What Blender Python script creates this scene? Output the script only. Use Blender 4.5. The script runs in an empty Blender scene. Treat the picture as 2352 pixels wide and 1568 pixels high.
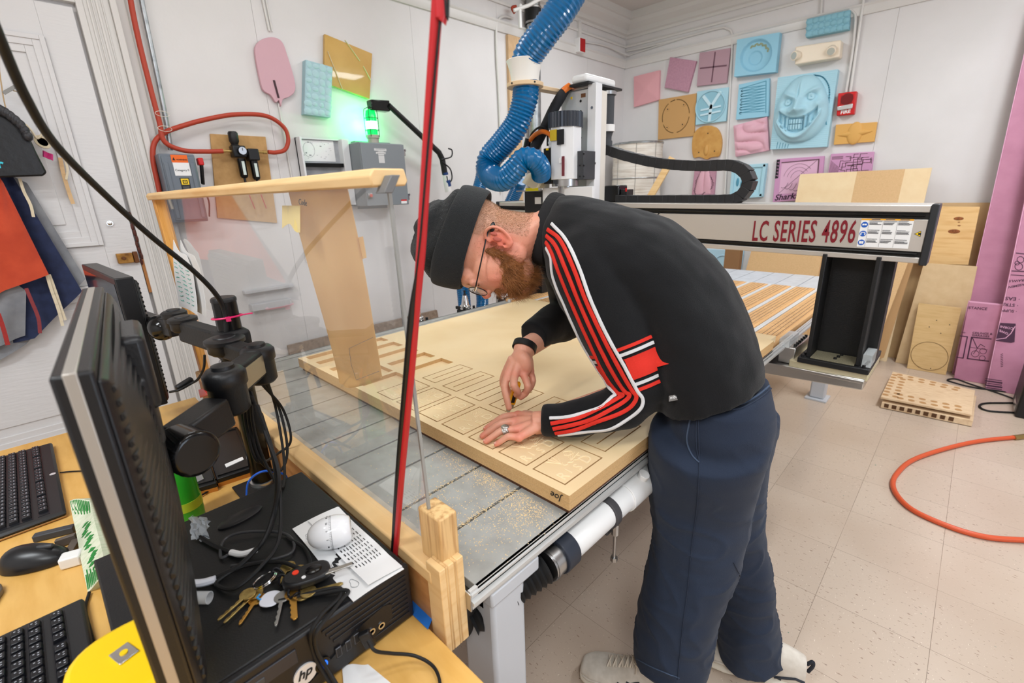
import bpy, bmesh, math, random
import numpy as np
from mathutils import Vector, Matrix
random.seed(7)
PI = math.pi
sc = bpy.context.scene
COL = sc.collection

# ---------------------------------------------------------------- camera
CAM = Vector((0.0, 0.0, 1.376))
FPX = 1078.9
def _cam_rows():
    a, b, c = -0.775326402, 0.306425607, -0.032384386
    Ry = Matrix(((math.cos(a), -math.sin(a), 0), (math.sin(a), math.cos(a), 0), (0, 0, 1)))
    B = Matrix(((1, 0, 0), (0, 0, -1), (0, 1, 0)))
    Rx = Matrix(((1, 0, 0), (0, math.cos(b), -math.sin(b)), (0, math.sin(b), math.cos(b))))
    Rz = Matrix(((math.cos(c), -math.sin(c), 0), (math.sin(c), math.cos(c), 0), (0, 0, 1)))
    return Rz @ Rx @ B @ Ry
RC = _cam_rows()
cd = bpy.data.cameras.new('camera'); cam = bpy.data.objects.new('camera', cd); COL.objects.link(cam)
cd.sensor_width = 36.0; cd.lens = FPX / 2352 * 36.0; cd.clip_start = 0.02; cd.clip_end = 60
r = RC
cam.matrix_world = Matrix(((r[0][0], -r[1][0], -r[2][0], CAM.x), (r[0][1], -r[1][1], -r[2][1], CAM.y),
                           (r[0][2], -r[1][2], -r[2][2], CAM.z), (0, 0, 0, 1)))
cd.dof.use_dof = True; cd.dof.focus_distance = 1.15; cd.dof.aperture_fstop = 5.0
sc.camera = cam

def at(x, y, X=None, Y=None, z=None):
    """survey helper: the point of the photograph's sight line through (x, y) that lies on a known plane of the room"""
    d = r.transposed() @ Vector(((x - 1176) / FPX, (y - 784) / FPX, 1.0))
    if X is not None: t = (X - CAM.x) / d.x
    elif Y is not None: t = (Y - CAM.y) / d.y
    else: t = (z - CAM.z) / d.z
    return CAM + d * t

# ---------------------------------------------------------------- view / world
sc.view_settings.view_transform = 'Standard'
sc.view_settings.look = 'None'
sc.view_settings.exposure = 0.12
sc.view_settings.gamma = 1.0
sc.view_settings.use_curve_mapping = False
w = bpy.data.worlds.new('world'); sc.world = w; w.use_nodes = True
w.node_tree.nodes['Background'].inputs[0].default_value = (0.75, 0.85, 1.0, 1)
w.node_tree.nodes['Background'].inputs[1].default_value = 0.6

# ---------------------------------------------------------------- room lights
def area(name, loc, sx, sy, power, color=(1, 1, 1), rot=(0, 0, 0)):
    l = bpy.data.lights.new(name, 'AREA'); l.shape = 'RECTANGLE'; l.size = sx; l.size_y = sy
    l.energy = power; l.color = color
    o = bpy.data.objects.new(name, l); o.location = loc; o.rotation_euler = rot; COL.objects.link(o)
    return o
LIGHTS = [(-1.9, 1.0), (-1.9, 3.2), (0.5, 1.0), (0.5, 3.2), (-0.7, -1.2), (1.0, -0.9)]
LPOW = [7, 19, 18, 42, 40, 34]
for (lx, ly), lp in zip(LIGHTS, LPOW):
    area('ceiling_lamp_light', (lx, ly, 2.93), 0.28, 1.16, lp, (0.90, 0.955, 1.0))
area('window_light', (2.86, 1.3, 1.7), 1.5, 1.3, 26.0, (0.74, 0.85, 1.0), (0, math.radians(90), 0))

# ---------------------------------------------------------------- materials
def lin(c):
    c = c / 255.0
    return c / 12.92 if c <= 0.04045 else ((c + 0.055) / 1.055) ** 2.4
def rgb(R, G, B): return (lin(R), lin(G), lin(B), 1.0)
MATS = {}
def mat(name, col, rough=0.5, metal=0.0, var=None, bump=None, spec=0.5, coat=0.0, sheen=0.0, emit=None, trans=0.0, ior=1.45, alpha=1.0, sss=0.0):
    """var=(scale, col2, lo, hi[, stretch]) mixes a second colour by noise; bump=(scale, strength[, stretch])"""
    if name in MATS: return MATS[name]
    m = bpy.data.materials.new(name); m.use_nodes = True
    nt = m.node_tree; N = nt.nodes; L = nt.links; b = N['Principled BSDF']
    c = rgb(*col); b.inputs['Base Color'].default_value = c
    b.inputs['Roughness'].default_value = rough; b.inputs['Metallic'].default_value = metal
    b.inputs['Specular IOR Level'].default_value = spec; b.inputs['IOR'].default_value = ior
    b.inputs['Coat Weight'].default_value = coat; b.inputs['Sheen Weight'].default_value = sheen
    b.inputs['Transmission Weight'].default_value = trans; b.inputs['Alpha'].default_value = alpha
    if sss:
        b.inputs['Subsurface Weight'].default_value = sss; b.inputs['Subsurface Radius'].default_value = (1.0, 0.35, 0.2); b.inputs['Subsurface Scale'].default_value = 0.006
    if emit:
        b.inputs['Emission Color'].default_value = rgb(*emit[0]); b.inputs['Emission Strength'].default_value = emit[1]
    tc = None
    def coords(st):
        nonlocal tc
        if tc is None: tc = N.new('ShaderNodeTexCoord')
        if st is None: return tc.outputs['Object']
        mp = N.new('ShaderNodeMapping'); mp.inputs['Scale'].default_value = st; L.new(tc.outputs['Object'], mp.inputs[0]); return mp.outputs[0]
    if var:
        n = N.new('ShaderNodeTexNoise'); n.inputs['Scale'].default_value = var[0]; n.inputs['Detail'].default_value = 5
        L.new(coords(var[4] if len(var) > 4 else None), n.inputs['Vector'])
        mr = N.new('ShaderNodeMapRange'); mr.inputs[1].default_value = var[2]; mr.inputs[2].default_value = var[3]
        L.new(n.outputs[0], mr.inputs[0])
        mx = N.new('ShaderNodeMix'); mx.data_type = 'RGBA'; mx.inputs[6].default_value = c; mx.inputs[7].default_value = rgb(*var[1])
        L.new(mr.outputs[0], mx.inputs[0]); L.new(mx.outputs[2], b.inputs['Base Color'])
    if bump:
        n = N.new('ShaderNodeTexNoise'); n.inputs['Scale'].default_value = bump[0]; n.inputs['Detail'].default_value = 4
        L.new(coords(bump[2] if len(bump) > 2 else None), n.inputs['Vector'])
        bp = N.new('ShaderNodeBump'); bp.inputs['Strength'].default_value = bump[1]; bp.inputs['Distance'].default_value = 0.002
        L.new(n.outputs[0], bp.inputs['Height']); L.new(bp.outputs[0], b.inputs['Normal'])
    MATS[name] = m
    return m

WALL = mat('wall_paint', (226, 223, 222), 0.5, bump=(60, 0.25), var=(2.0, (216, 213, 211), 0.35, 0.75))
TRIM = mat('trim_paint', (220, 217, 213), 0.35, bump=(40, 0.2))
CEIL = mat('ceiling_paint', (214, 207, 202), 0.7, bump=(50, 0.2))
DOORP = mat('door_paint', (220, 218, 218), 0.33, bump=(14, 0.5, (1, 1, 8)))
BLK = mat('black_plastic', (22, 22, 24), 0.42, bump=(400, 0.12))
BLKG = mat('black_gloss_plastic', (12, 12, 13), 0.16)
BLKM = mat('black_matte_metal', (20, 20, 21), 0.55, bump=(180, 0.3))
BLKR = mat('black_rubber', (17, 17, 18), 0.6)
DKG = mat('dark_grey_plastic', (60, 62, 66), 0.45)
GRYP = mat('grey_enclosure_paint', (132, 138, 143), 0.42)
SWG = mat('switch_box_paint', (108, 116, 126), 0.4)
ALU = mat('brushed_aluminium', (200, 198, 194), 0.32, 1.0, bump=(60, 0.15, (1, 20, 20)))
ALUD = mat('anodised_panel', (203, 197, 190), 0.42, 0.55)
STEEL = mat('steel', (175, 175, 175), 0.28, 1.0)
CHROME = mat('chrome', (225, 225, 225), 0.08, 1.0)
GALV = mat('galvanised_steel', (178, 182, 184), 0.36, 0.9, var=(30, (140, 146, 150), 0.4, 0.7))
WHP = mat('white_plastic', (236, 235, 233), 0.3)
WHM = mat('white_machine_paint', (228, 229, 231), 0.3)
PAPER = mat('white_paper', (240, 240, 240), 0.8)
INK = mat('black_ink', (28, 28, 30), 0.7)
GREYINK = mat('grey_ink', (120, 122, 126), 0.7)
REDH = mat('red_rubber_hose', (178, 62, 40), 0.45)
MDF = mat('mdf', (226, 196, 148), 0.62, var=(260, (208, 176, 128), 0.4, 0.75), bump=(700, 0.12))
MDFS = mat('mdf_edge', (206, 174, 126), 0.75, var=(300, (188, 154, 108), 0.35, 0.7, (1, 1, 6)), bump=(500, 0.25))
MDFB = mat('brown_hardboard', (104, 68, 46), 0.7, var=(200, (78, 48, 32), 0.35, 0.7))
TANB = mat('tan_mdf_sheet', (222, 184, 136), 0.68, var=(120, (212, 174, 124), 0.3, 0.7))
TANL = mat('pale_sheet', (240, 216, 174), 0.65, var=(14, (234, 206, 162), 0.3, 0.7))
TANK = mat('kraft_sheet', (222, 194, 152), 0.6, var=(20, (212, 182, 138), 0.3, 0.7))
PINE = mat('pine', (226, 186, 128), 0.5, var=(7, (196, 146, 88), 0.42, 0.72, (1, 9, 9)), bump=(20, 0.2, (1, 9, 9)))
PINEV = mat('pine_post', (222, 184, 128), 0.5, var=(9, (176, 130, 78), 0.45, 0.7, (14, 14, 1)), bump=(30, 0.2, (9, 9, 1)))
FIR = mat('fir_ply_face', (232, 196, 142), 0.55, var=(5, (214, 168, 108), 0.45, 0.75, (1, 1, 10)))
RAILW = mat('brown_ply_face', (196, 142, 88), 0.55, var=(9, (168, 114, 64), 0.35, 0.7, (1, 6, 6)))
DESK = mat('birch_desktop', (228, 180, 102), 0.38, var=(9, (212, 160, 80), 0.4, 0.75, (1, 4, 1)), bump=(50, 0.1, (1, 5, 1)))
FPINK = mat('pink_foam', (226, 176, 190), 0.7, bump=(300, 0.25))
FROSE = mat('rose_foam', (232, 170, 176), 0.65, bump=(200, 0.2))
FMAUVE = mat('mauve_foam', (196, 148, 166), 0.75, bump=(300, 0.3), var=(60, (184, 136, 154), 0.35, 0.7))
FMAG = mat('orchid_foam', (206, 152, 190), 0.7, bump=(300, 0.2))
FBLUE = mat('sky_blue_foam', (150, 204, 226), 0.6, bump=(300, 0.15))
FPALE = mat('pale_blue_foam', (172, 214, 228), 0.6, bump=(300, 0.15))
OCHRE = mat('ochre_tooling_board', (222, 170, 92), 0.6, bump=(300, 0.15))
OCHRT = mat('tan_tooling_board', (204, 158, 100), 0.6, bump=(300, 0.15))
GROOVE = mat('cut_groove_brown', (120, 90, 52), 0.9)
PINKB = mat('pink_insulation_board', (196, 134, 160), 0.5, bump=(500, 0.25), var=(12, (186, 124, 150), 0.35, 0.7))
PINKE = mat('pink_board_edge', (228, 170, 198), 0.6, bump=(200, 0.3))
BLUEH = mat('blue_ribbed_hose', (0, 100, 156), 0.22, coat=0.3)
ORNG = mat('orange_plastic', (236, 120, 30), 0.4)
YEL = mat('yellow_plastic', (250, 208, 8), 0.35)
GRN = mat('green_plastic', (46, 160, 40), 0.25)
REDP = mat('red_plastic', (206, 24, 26), 0.35)
BLUEP = mat('blue_print', (30, 92, 190), 0.5)

# ---------------------------------------------------------------- geometry helpers
def tag(o, label=None, cat=None, group=None, kind=None):
    if label: o['label'] = label
    if cat: o['category'] = cat
    if group: o['group'] = group
    if kind: o['kind'] = kind
    return o
def thing(name, loc, label, cat, group=None):
    o = bpy.data.objects.new(name, None); o.empty_display_size = 0.05; o.location = loc; COL.objects.link(o)
    return tag(o, label, cat, group)
def basis(d):
    d = Vector(d).normalized(); u = d.orthogonal().normalized(); return u, d.cross(u).normalized(), d
class MB:
    def __init__(s): s.v = []; s.f = []; s.m = []; s.mi = 0
    def add(s, vs, fs):
        o = len(s.v); s.v += [Vector(p) for p in vs]; s.f += [tuple(o + i for i in f) for f in fs]; s.m += [s.mi] * len(fs); return s
    def box(s, lo, hi):
        x0, y0, z0 = lo; x1, y1, z1 = hi
        return s.add([(x0, y0, z0), (x1, y0, z0), (x1, y1, z0), (x0, y1, z0), (x0, y0, z1), (x1, y0, z1), (x1, y1, z1), (x0, y1, z1)],
                     [(0, 3, 2, 1), (4, 5, 6, 7), (0, 1, 5, 4), (1, 2, 6, 5), (2, 3, 7, 6), (3, 0, 4, 7)])
    def obox(s, c, u, v, w, hu, hv, hw):
        c = Vector(c); u = Vector(u).normalized() * hu; v = Vector(v).normalized() * hv; w = Vector(w).normalized() * hw
        P = [c - u - v - w, c + u - v - w, c + u + v - w, c - u + v - w, c - u - v + w, c + u - v + w, c + u + v + w, c - u + v + w]
        return s.add(P, [(0, 3, 2, 1), (4, 5, 6, 7), (0, 1, 5, 4), (1, 2, 6, 5), (2, 3, 7, 6), (3, 0, 4, 7)])
    def bar(s, a, b, w, h, up=(0, 0, 1)):
        a = Vector(a); b = Vector(b); d = b - a; sd = d.cross(Vector(up)).normalized(); u = sd.cross(d).normalized()
        return s.obox((a + b) / 2, d, sd, u, d.length / 2, w / 2, h / 2)
    def prism(s, pts, ext):
        n = len(pts); ext = Vector(ext); P = [Vector(p) for p in pts]
        nrm = sum(((P[i] - P[0]).cross(P[(i + 1) % n] - P[0]) for i in range(n)), Vector())
        if nrm.dot(ext) > 0: P.reverse()
        return s.add(P + [p + ext for p in P], [tuple(range(n)), tuple(range(2 * n - 1, n - 1, -1))] + [(i, n + i, n + (i + 1) % n, (i + 1) % n) for i in range(n)])
    def tube(s, pts, rad, n=10, cap=True, closed=False):
        P = [Vector(p) for p in pts]; k = len(P); R = rad if isinstance(rad, (list, tuple)) else [rad] * k
        T = []
        for i in range(k):
            if closed: t = P[(i + 1) % k] - P[i - 1]
            else: t = P[min(i + 1, k - 1)] - P[max(i - 1, 0)]
            T.append(t.normalized() if t.length > 1e-9 else Vector((0, 0, 1)))
        u = T[0].orthogonal().normalized(); vs = []
        for i in range(k):
            u = (u - T[i] * u.dot(T[i])); u = u.normalized() if u.length > 1e-6 else T[i].orthogonal().normalized()
            w_ = T[i].cross(u)
            vs += [P[i] + (u * math.cos(2 * PI * j / n) + w_ * math.sin(2 * PI * j / n)) * R[i] for j in range(n)]
        fs = [(i * n + j, i * n + (j + 1) % n, (i + 1) * n + (j + 1) % n, (i + 1) * n + j) for i in range(k - 1) for j in range(n)]
        if closed:
            i = k - 1; fs += [(i * n + j, i * n + (j + 1) % n, (j + 1) % n, j) for j in range(n)]
        elif cap: fs += [tuple(range(n - 1, -1, -1)), tuple(range((k - 1) * n, k * n))]
        return s.add(vs, fs)
    def cyl(s, a, b, r0, r1=None, n=20):
        return s.tube([a, b], [r0, r0 if r1 is None else r1], n)
    def lathe(s, c, axis, prof, n=28, sx=1.0, up=None):
        c = Vector(c); u, v, d = basis(axis)
        if up is not None: v = Vector(up).normalized(); u = v.cross(d).normalized()
        vs = []
        for (ra, h) in prof: vs += [c + d * h + (u * math.cos(2 * PI * j / n) * sx + v * math.sin(2 * PI * j / n)) * ra for j in range(n)]
        k = len(prof)
        fs = [(i * n + j, i * n + (j + 1) % n, (i + 1) * n + (j + 1) % n, (i + 1) * n + j) for i in range(k - 1) for j in range(n)]
        fs += [tuple(range(n - 1, -1, -1)), tuple(range((k - 1) * n, k * n))]
        return s.add(vs, fs)
    def ell(s, c, rx, ry, rz, n=20, m=12, rot=None):
        c = Vector(c); vs = []; M_ = rot or Matrix.Identity(3)
        for i in range(m + 1):
            th = PI * i / m
            for j in range(n):
                ph = 2 * PI * j / n
                vs.append(c + M_ @ Vector((rx * math.sin(th) * math.cos(ph), ry * math.sin(th) * math.sin(ph), rz * math.cos(th))))
        return s.add(vs, [(i * n + j, (i + 1) * n + j, (i + 1) * n + (j + 1) % n, i * n + (j + 1) % n) for i in range(m) for j in range(n)])
    def grid(s, fn, nu, nv, thick=None):
        """fn(u, v) -> point, u, v in 0..1; thick: vector or function for a solid sheet"""
        vs = [Vector(fn(i / nu, j / nv)) for i in range(nu + 1) for j in range(nv + 1)]
        W = nv + 1
        fs = [(i * W + j, (i + 1) * W + j, (i + 1) * W + j + 1, i * W + j + 1) for i in range(nu) for j in range(nv)]
        if thick is not None:
            t = Vector(thick); n0 = len(vs); vs2 = [p + t for p in vs]
            back = [(a + n0, d + n0, c + n0, b + n0) for (a, b, c, d) in fs]
            rim = [i * W for i in range(nu + 1)] ; rim += [nu * W + j for j in range(1, nv + 1)]
            rim += [i * W + nv for i in range(nu - 1, -1, -1)]; rim += [j for j in range(nv - 1, 0, -1)]
            side = [(rim[(i + 1) % len(rim)], rim[i], rim[i] + n0, rim[(i + 1) % len(rim)] + n0) for i in range(len(rim))]
            vs += vs2; fs += back + side
        return s.add(vs, fs)
    def build(s, name, mats, parent=None, bevel=0.0, smooth=40, label=None, kind=None, segs=2):
        off = Vector((0, 0, 0)) if parent is None else root_loc(parent)
        me = bpy.data.meshes.new(name)
        me.from_pydata([tuple(p - off) for p in s.v], [], s.f)
        for m_ in (mats if isinstance(mats, (list, tuple)) else [mats]): me.materials.append(m_)
        me.polygons.foreach_set('material_index', s.m)
        me.validate(); me.update()
        bm = bmesh.new(); bm.from_mesh(me); bmesh.ops.recalc_face_normals(bm, faces=bm.faces); bm.to_mesh(me); bm.free()
        if smooth:
            me.polygons.foreach_set('use_smooth', [True] * len(me.polygons)); me.set_sharp_from_angle(angle=math.radians(smooth))
        o = bpy.data.objects.new(name, me); COL.objects.link(o)
        if parent is not None: o.parent = parent
        if bevel:
            b = o.modifiers.new('bevel', 'BEVEL'); b.width = bevel; b.segments = segs; b.limit_method = 'ANGLE'; b.angle_limit = math.radians(35); b.harden_normals = False
        if label: o['label'] = label
        if kind: o['kind'] = kind
        return o
def root_loc(p):
    v = Vector(p.location)
    while p.parent is not None: p = p.parent; v += Vector(p.location)
    return v
def recentre(o):
    """puts a one-mesh thing's origin at its base"""
    me = o.data; n = len(me.vertices); a = np.empty(n * 3); me.vertices.foreach_get('co', a); a = a.reshape(-1, 3)
    c = Vector(((a[:, 0].min() + a[:, 0].max()) / 2, (a[:, 1].min() + a[:, 1].max()) / 2, a[:, 2].min()))
    a -= np.array(c); me.vertices.foreach_set('co', a.ravel()); me.update(); o.location = Vector(o.location) + c
    for ch in o.children: ch.location = Vector(ch.location) - c
    return o
def one(mb, name, mats, label, cat, group=None, **k):
    o = mb.build(name, mats, None, **k); recentre(o); return tag(o, label, cat, group)
def spline(pts, n=8, closed=False):
    P = [Vector(p) for p in pts]; k = len(P); out = []
    rng = range(k) if closed else range(k - 1)
    for i in rng:
        p0 = P[(i - 1) % k] if closed or i > 0 else P[0] * 2 - P[1]
        p1 = P[i]; p2 = P[(i + 1) % k]
        p3 = P[(i + 2) % k] if closed or i + 2 < k else P[-1] * 2 - P[-2]
        for j in range(n):
            t = j / n
            out.append(0.5 * ((2 * p1) + (p2 - p0) * t + (2 * p0 - 5 * p1 + 4 * p2 - p3) * t * t + (3 * p1 - p0 - 3 * p2 + p3) * t ** 3))
    if not closed: out.append(P[-1])
    return out
def struct(mb, name, mats, **k): return tag(recentre(mb.build(name, mats, **k)), kind='structure')
def text_mesh(txt, o, u, v, size=None, width=None, height=None, ext=0.0006, bold=0.0, shear=0.0, name='lettering', material=None, parent=None, align='LEFT', space=1.0):
    """solid lettering; o = lower left corner, u = reading direction, v = up direction of the letters"""
    cu = bpy.data.curves.new('t', 'FONT'); cu.body = txt; cu.extrude = 0.5; cu.offset = bold; cu.shear = shear; cu.resolution_u = 3; cu.space_character = space
    to = bpy.data.objects.new('t', cu); COL.objects.link(to)
    dg = bpy.context.evaluated_depsgraph_get(); dg.update()
    me = bpy.data.meshes.new_from_object(to.evaluated_get(dg)); bpy.data.objects.remove(to); bpy.data.curves.remove(cu)
    n = len(me.vertices); a = np.empty(n * 3); me.vertices.foreach_get('co', a); a = a.reshape(-1, 3)
    x0, x1, y0, y1 = a[:, 0].min(), a[:, 0].max(), a[:, 1].min(), a[:, 1].max()
    sx = sy = size or 1.0
    if width: sx = width / (x1 - x0); sy = sx
    if height: sy = height / (y1 - y0); sx = sx if width else sy
    u = Vector(u).normalized(); v = Vector(v).normalized(); wv = u.cross(v)
    off = root_loc(parent) if parent is not None else Vector()
    A = np.outer((a[:, 0] - x0) * sx, np.array(u)) + np.outer((a[:, 1] - y0) * sy, np.array(v)) + np.outer((a[:, 2] + 0.5) * ext, np.array(wv)) + np.array(Vector(o) - off)
    me.vertices.foreach_set('co', A.ravel()); me.update(); me.name = name
    me.materials.clear(); me.materials.append(material or INK)
    ob = bpy.data.objects.new(name, me); COL.objects.link(ob)
    if parent is not None: ob.parent = parent
    return ob
def copy_tree(o, parent=None):
    c = o.copy(); COL.objects.link(c); c.parent = parent
    for ch in list(o.children): copy_tree(ch, c)
    return c
# ---------------------------------------------------------------- room shell
XL, XR, YB, YF, ZC = -3.0, 2.9, 4.9, -2.6, 3.05
def floor_material():
    m = bpy.data.materials.new('vinyl_tile_floor'); m.use_nodes = True; nt = m.node_tree; N = nt.nodes; L = nt.links; b = N['Principled BSDF']
    tc = N.new('ShaderNodeTexCoord'); mp = N.new('ShaderNodeMapping'); mp.inputs['Location'].default_value = (0.165 + 0.3048 * 20, -1.342 + 0.3048 * 20, 0)
    L.new(tc.outputs['Object'], mp.inputs[0])
    br = N.new('ShaderNodeTexBrick'); br.offset = 0; br.inputs['Scale'].default_value = 1.0; br.inputs['Brick Width'].default_value = 0.3048; br.inputs['Row Height'].default_value = 0.3048
    br.inputs['Mortar Size'].default_value = 0.0009; br.inputs['Mortar Smooth'].default_value = 0.3; br.inputs['Bias'].default_value = -0.1
    br.inputs['Color1'].default_value = rgb(204, 186, 168); br.inputs['Color2'].default_value = rgb(197, 178, 160); br.inputs['Mortar'].default_value = rgb(140, 122, 106)
    L.new(mp.outputs[0], br.inputs['Vector'])
    cur = br.outputs['Color']
    for sc_, st, col, lo, hi in ((55, (1, 2.6, 1), (150, 126, 108), 0.66, 0.70), (90, (2.2, 1, 1), (228, 214, 198), 0.68, 0.72), (80, (1, 2, 1), (108, 92, 86), 0.71, 0.735), (30, (1, 1, 1), (120, 140, 122), 0.755, 0.765), (2.2, (1, 1, 1), (188, 166, 146), 0.45, 0.9)):
        mp2 = N.new('ShaderNodeMapping'); mp2.inputs['Scale'].default_value = st; mp2.inputs['Location'].default_value = (sc_, lo, 0); L.new(tc.outputs['Object'], mp2.inputs[0])
        n = N.new('ShaderNodeTexNoise'); n.inputs['Scale'].default_value = sc_; n.inputs['Detail'].default_value = 2; L.new(mp2.outputs[0], n.inputs['Vector'])
        mr = N.new('ShaderNodeMapRange'); mr.inputs[1].default_value = lo; mr.inputs[2].default_value = hi; L.new(n.outputs[0], mr.inputs[0])
        mx = N.new('ShaderNodeMix'); mx.data_type = 'RGBA'; mx.inputs[7].default_value = rgb(*col); L.new(mr.outputs[0], mx.inputs[0]); L.new(cur, mx.inputs[6]); cur = mx.outputs[2]
    L.new(cur, b.inputs['Base Color']); b.inputs['Roughness'].default_value = 0.3; b.inputs['Specular IOR Level'].default_value = 0.45
    n = N.new('ShaderNodeTexNoise'); n.inputs['Scale'].default_value = 6; L.new(tc.outputs['Object'], n.inputs['Vector'])
    bp = N.new('ShaderNodeBump'); bp.inputs['Strength'].default_value = 0.15; bp.inputs['Distance'].default_value = 0.003; L.new(n.outputs[0], bp.inputs['Height']); L.new(bp.outputs[0], b.inputs['Normal'])
    return m
fl = MB().box((XL - .1, YF - .1, -.1), (XR + .1, YB + .1, 0)).build('floor', floor_material(), smooth=0); tag(fl, kind='structure')
struct(MB().box((XL - .1, YF - .1, ZC), (XR + .1, YB + .1, ZC + .1)), 'ceiling', CEIL, smooth=0)
# walls with the old panel seams as real shallow grooves between boards
def seamwall(name, horiz, plane, a0, a1, seams, sgn):
    mb = MB(); cuts = [a0] + sorted(seams) + [a1]
    for i in range(len(cuts) - 1):
        lo = cuts[i] + (0.0007 if i else 0); hi = cuts[i + 1] - (0.0007 if i < len(cuts) - 2 else 0)
        if horiz == 'Y': mb.box((min(plane, plane + sgn * .012), lo, 0), (max(plane, plane + sgn * .012), hi, ZC))
        else: mb.box((lo, min(plane, plane + sgn * .012), 0), (hi, max(plane, plane + sgn * .012), ZC))
    if horiz == 'Y': mb.box((min(plane + sgn * .012, plane + sgn * .1), a0, 0), (max(plane + sgn * .012, plane + sgn * .1), a1, ZC))
    else: mb.box((a0, min(plane + sgn * .012, plane + sgn * .1), 0), (a1, max(plane + sgn * .012, plane + sgn * .1), ZC))
    return struct(mb, name, WALL, smooth=0)
seamwall('wall_left', 'Y', XL, YF - .1, YB + .1, [1.165, 2.19, 3.005, 4.22], -1)
seamwall('wall_back', 'X', YB, XL, XR + .1, [-0.71, 0.51], 1)
# right wall with a window, front wall behind the camera
mb = MB()
mb.box((XR, YF, 0), (XR + .12, YB, .95)); mb.box((XR, YF, 2.45), (XR + .12, YB, ZC)); mb.box((XR, YF, .95), (XR + .12, 0.5, 2.45)); mb.box((XR, 2.1, .95), (XR + .12, YB, 2.45))
struct(mb, 'wall_right', WALL, smooth=0)
struct(MB().box((XL, YF - .12, 0), (XR, YF, ZC)), 'wall_front', WALL, smooth=0)
mb = MB()
for y in (0.5, 1.27, 2.03): mb.box((XR - .02, y, .95), (XR + .05, y + .07, 2.45))
for z in (.95, 1.68, 2.38): mb.box((XR - .02, .5, z), (XR + .05, 2.1, z + .07))
struct(mb, 'window_1', TRIM, bevel=.004)
# crown, picture rail and baseboards
def mould_profile(name, prof, side, m=TRIM, y0=None, y1=None):
    """prof: (out from wall, z) polygon"""
    mb = MB()
    if side == 'left':
        a = YF if y0 is None else y0; bq = YB if y1 is None else y1
        mb.prism([(XL + d, a, z) for d, z in prof], (0, bq - a, 0))
    else:
        mb.prism([(XL, YB - d, z) for d, z in prof], (XR - XL, 0, 0))
    return struct(mb, name, m, smooth=25)
CROWN = [(0, 3.05), (0, 2.86), (.012, 2.855), (.02, 2.875), (.045, 2.885), (.05, 2.92), (.10, 2.955), (.115, 2.985), (.135, 2.99), (.14, 3.05)]
RAILP = [(0, 2.655), (0, 2.585), (.014, 2.585), (.02, 2.60), (.02, 2.64), (.028, 2.65), (.024, 2.662)]
PICT = [(0, 2.80), (0, 2.775), (.014, 2.775), (.018, 2.787), (.012, 2.80)]
mould_profile('trim_1', CROWN, 'left'); mould_profile('trim_2', CROWN, 'back')
mould_profile('trim_3', RAILP, 'left'); mould_profile('trim_4', RAILP, 'back')
mould_profile('trim_5', PICT, 'left'); mould_profile('trim_6', PICT, 'back')
BASEP = [(0, 0), (.022, 0), (.022, .38), (.03, .385), (.03, .40), (.018, .425), (.01, .43), (0, .43)]
mould_profile('baseboard_left', BASEP, 'left', y0=.64)
mould_profile('baseboard_back', BASEP, 'back')
# ---- the tall white door in the left wall
dx = XL + .03
mb = MB()
mb.box((XL, -.62, 0.02), (dx, .405, 2.19))                         # slab
mb.box((dx, -.62, .02), (dx + .004, -.40, 2.19)); mb.box((dx, .285, .02), (dx + .004, .405, 2.19))
mb.box((dx, -.40, 2.06), (dx + .004, .285, 2.19)); mb.box((dx, -.40, .02), (dx + .004, .285, .33)); mb.box((dx, -.40, 1.02), (dx + .004, .285, 1.2))
def frame(mb, y0, y1, z0, z1, w_, d0, d1):
    for k, (ww, dd) in enumerate(((w_, d0), (w_ * .6, (d0 + d1) / 2), (w_ * .25, d1))):
        mb.box((dx, y0, z0), (dx + dd, y0 + ww, z1)); mb.box((dx, y1 - ww, z0), (dx + dd, y1, z1)); mb.box((dx, y0 + ww, z0), (dx + dd, y1 - ww, z0 + ww)); mb.box((dx, y0 + ww, z1 - ww), (dx + dd, y1 - ww, z1))
frame(mb, -.40, .285, 1.2, 2.06, .07, .008, .018); frame(mb, -.40, .285, .33, 1.02, .07, .008, .018)
mb.box((dx, -.29, 1.3), (dx + .006, .175, 1.96)); mb.box((dx, -.29, .44), (dx + .006, .175, .92))
door = struct(mb, 'door_1', DOORP, smooth=0, bevel=.0025)
def dpart(mb, name, m, **k):
    o = mb.build(name, m, None, **k); o.location = -Vector(door.location); o.parent = door; return o
p = at(252, 513, X=dx + .01); dpart(MB().cyl((dx, p.y, p.z), (dx + .014, p.y, p.z), .0115).ell((dx + .014, p.y, p.z), .004, .0105, .0105), 'lock_cylinder', CHROME)
p = at(288, 592, X=dx + .02)
mb = MB().box((dx, p.y - .032, p.z - .025), (dx + .028, p.y + .03, p.z + .022)); dpart(mb, 'latch_case', mat('brass_latch', (176, 128, 62), .4, .6, var=(30, (120, 78, 36), .45, .7)), bevel=.003)
mb = MB().cyl((dx + .028, p.y - .008, p.z), (dx + .045, p.y - .008, p.z), .008).box((dx + .006, p.y + .032, p.z - .028), (dx + .03, p.y + .05, p.z + .026)); dpart(mb, 'latch_knob', mat('worn_brown_metal', (112, 70, 40), .5, .5), bevel=.002)
mb = MB()
for k in range(9):                                                   # dark worn strip where the paint has gone along the door edge
    mb.ell((dx + .003, .413 + .004 * math.sin(k * 2.1), 1.33 - k * .028), .004, .007, .017, 8, 6)
dpart(mb, 'chipped_paint_edge', mat('old_dark_varnish', (84, 40, 30), .6))
dpart(MB().box((dx - .004, .408, .95), (dx + .003, .42, 1.12)), 'bare_wood_edge', mat('bare_old_wood', (170, 112, 60), .6))
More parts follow.
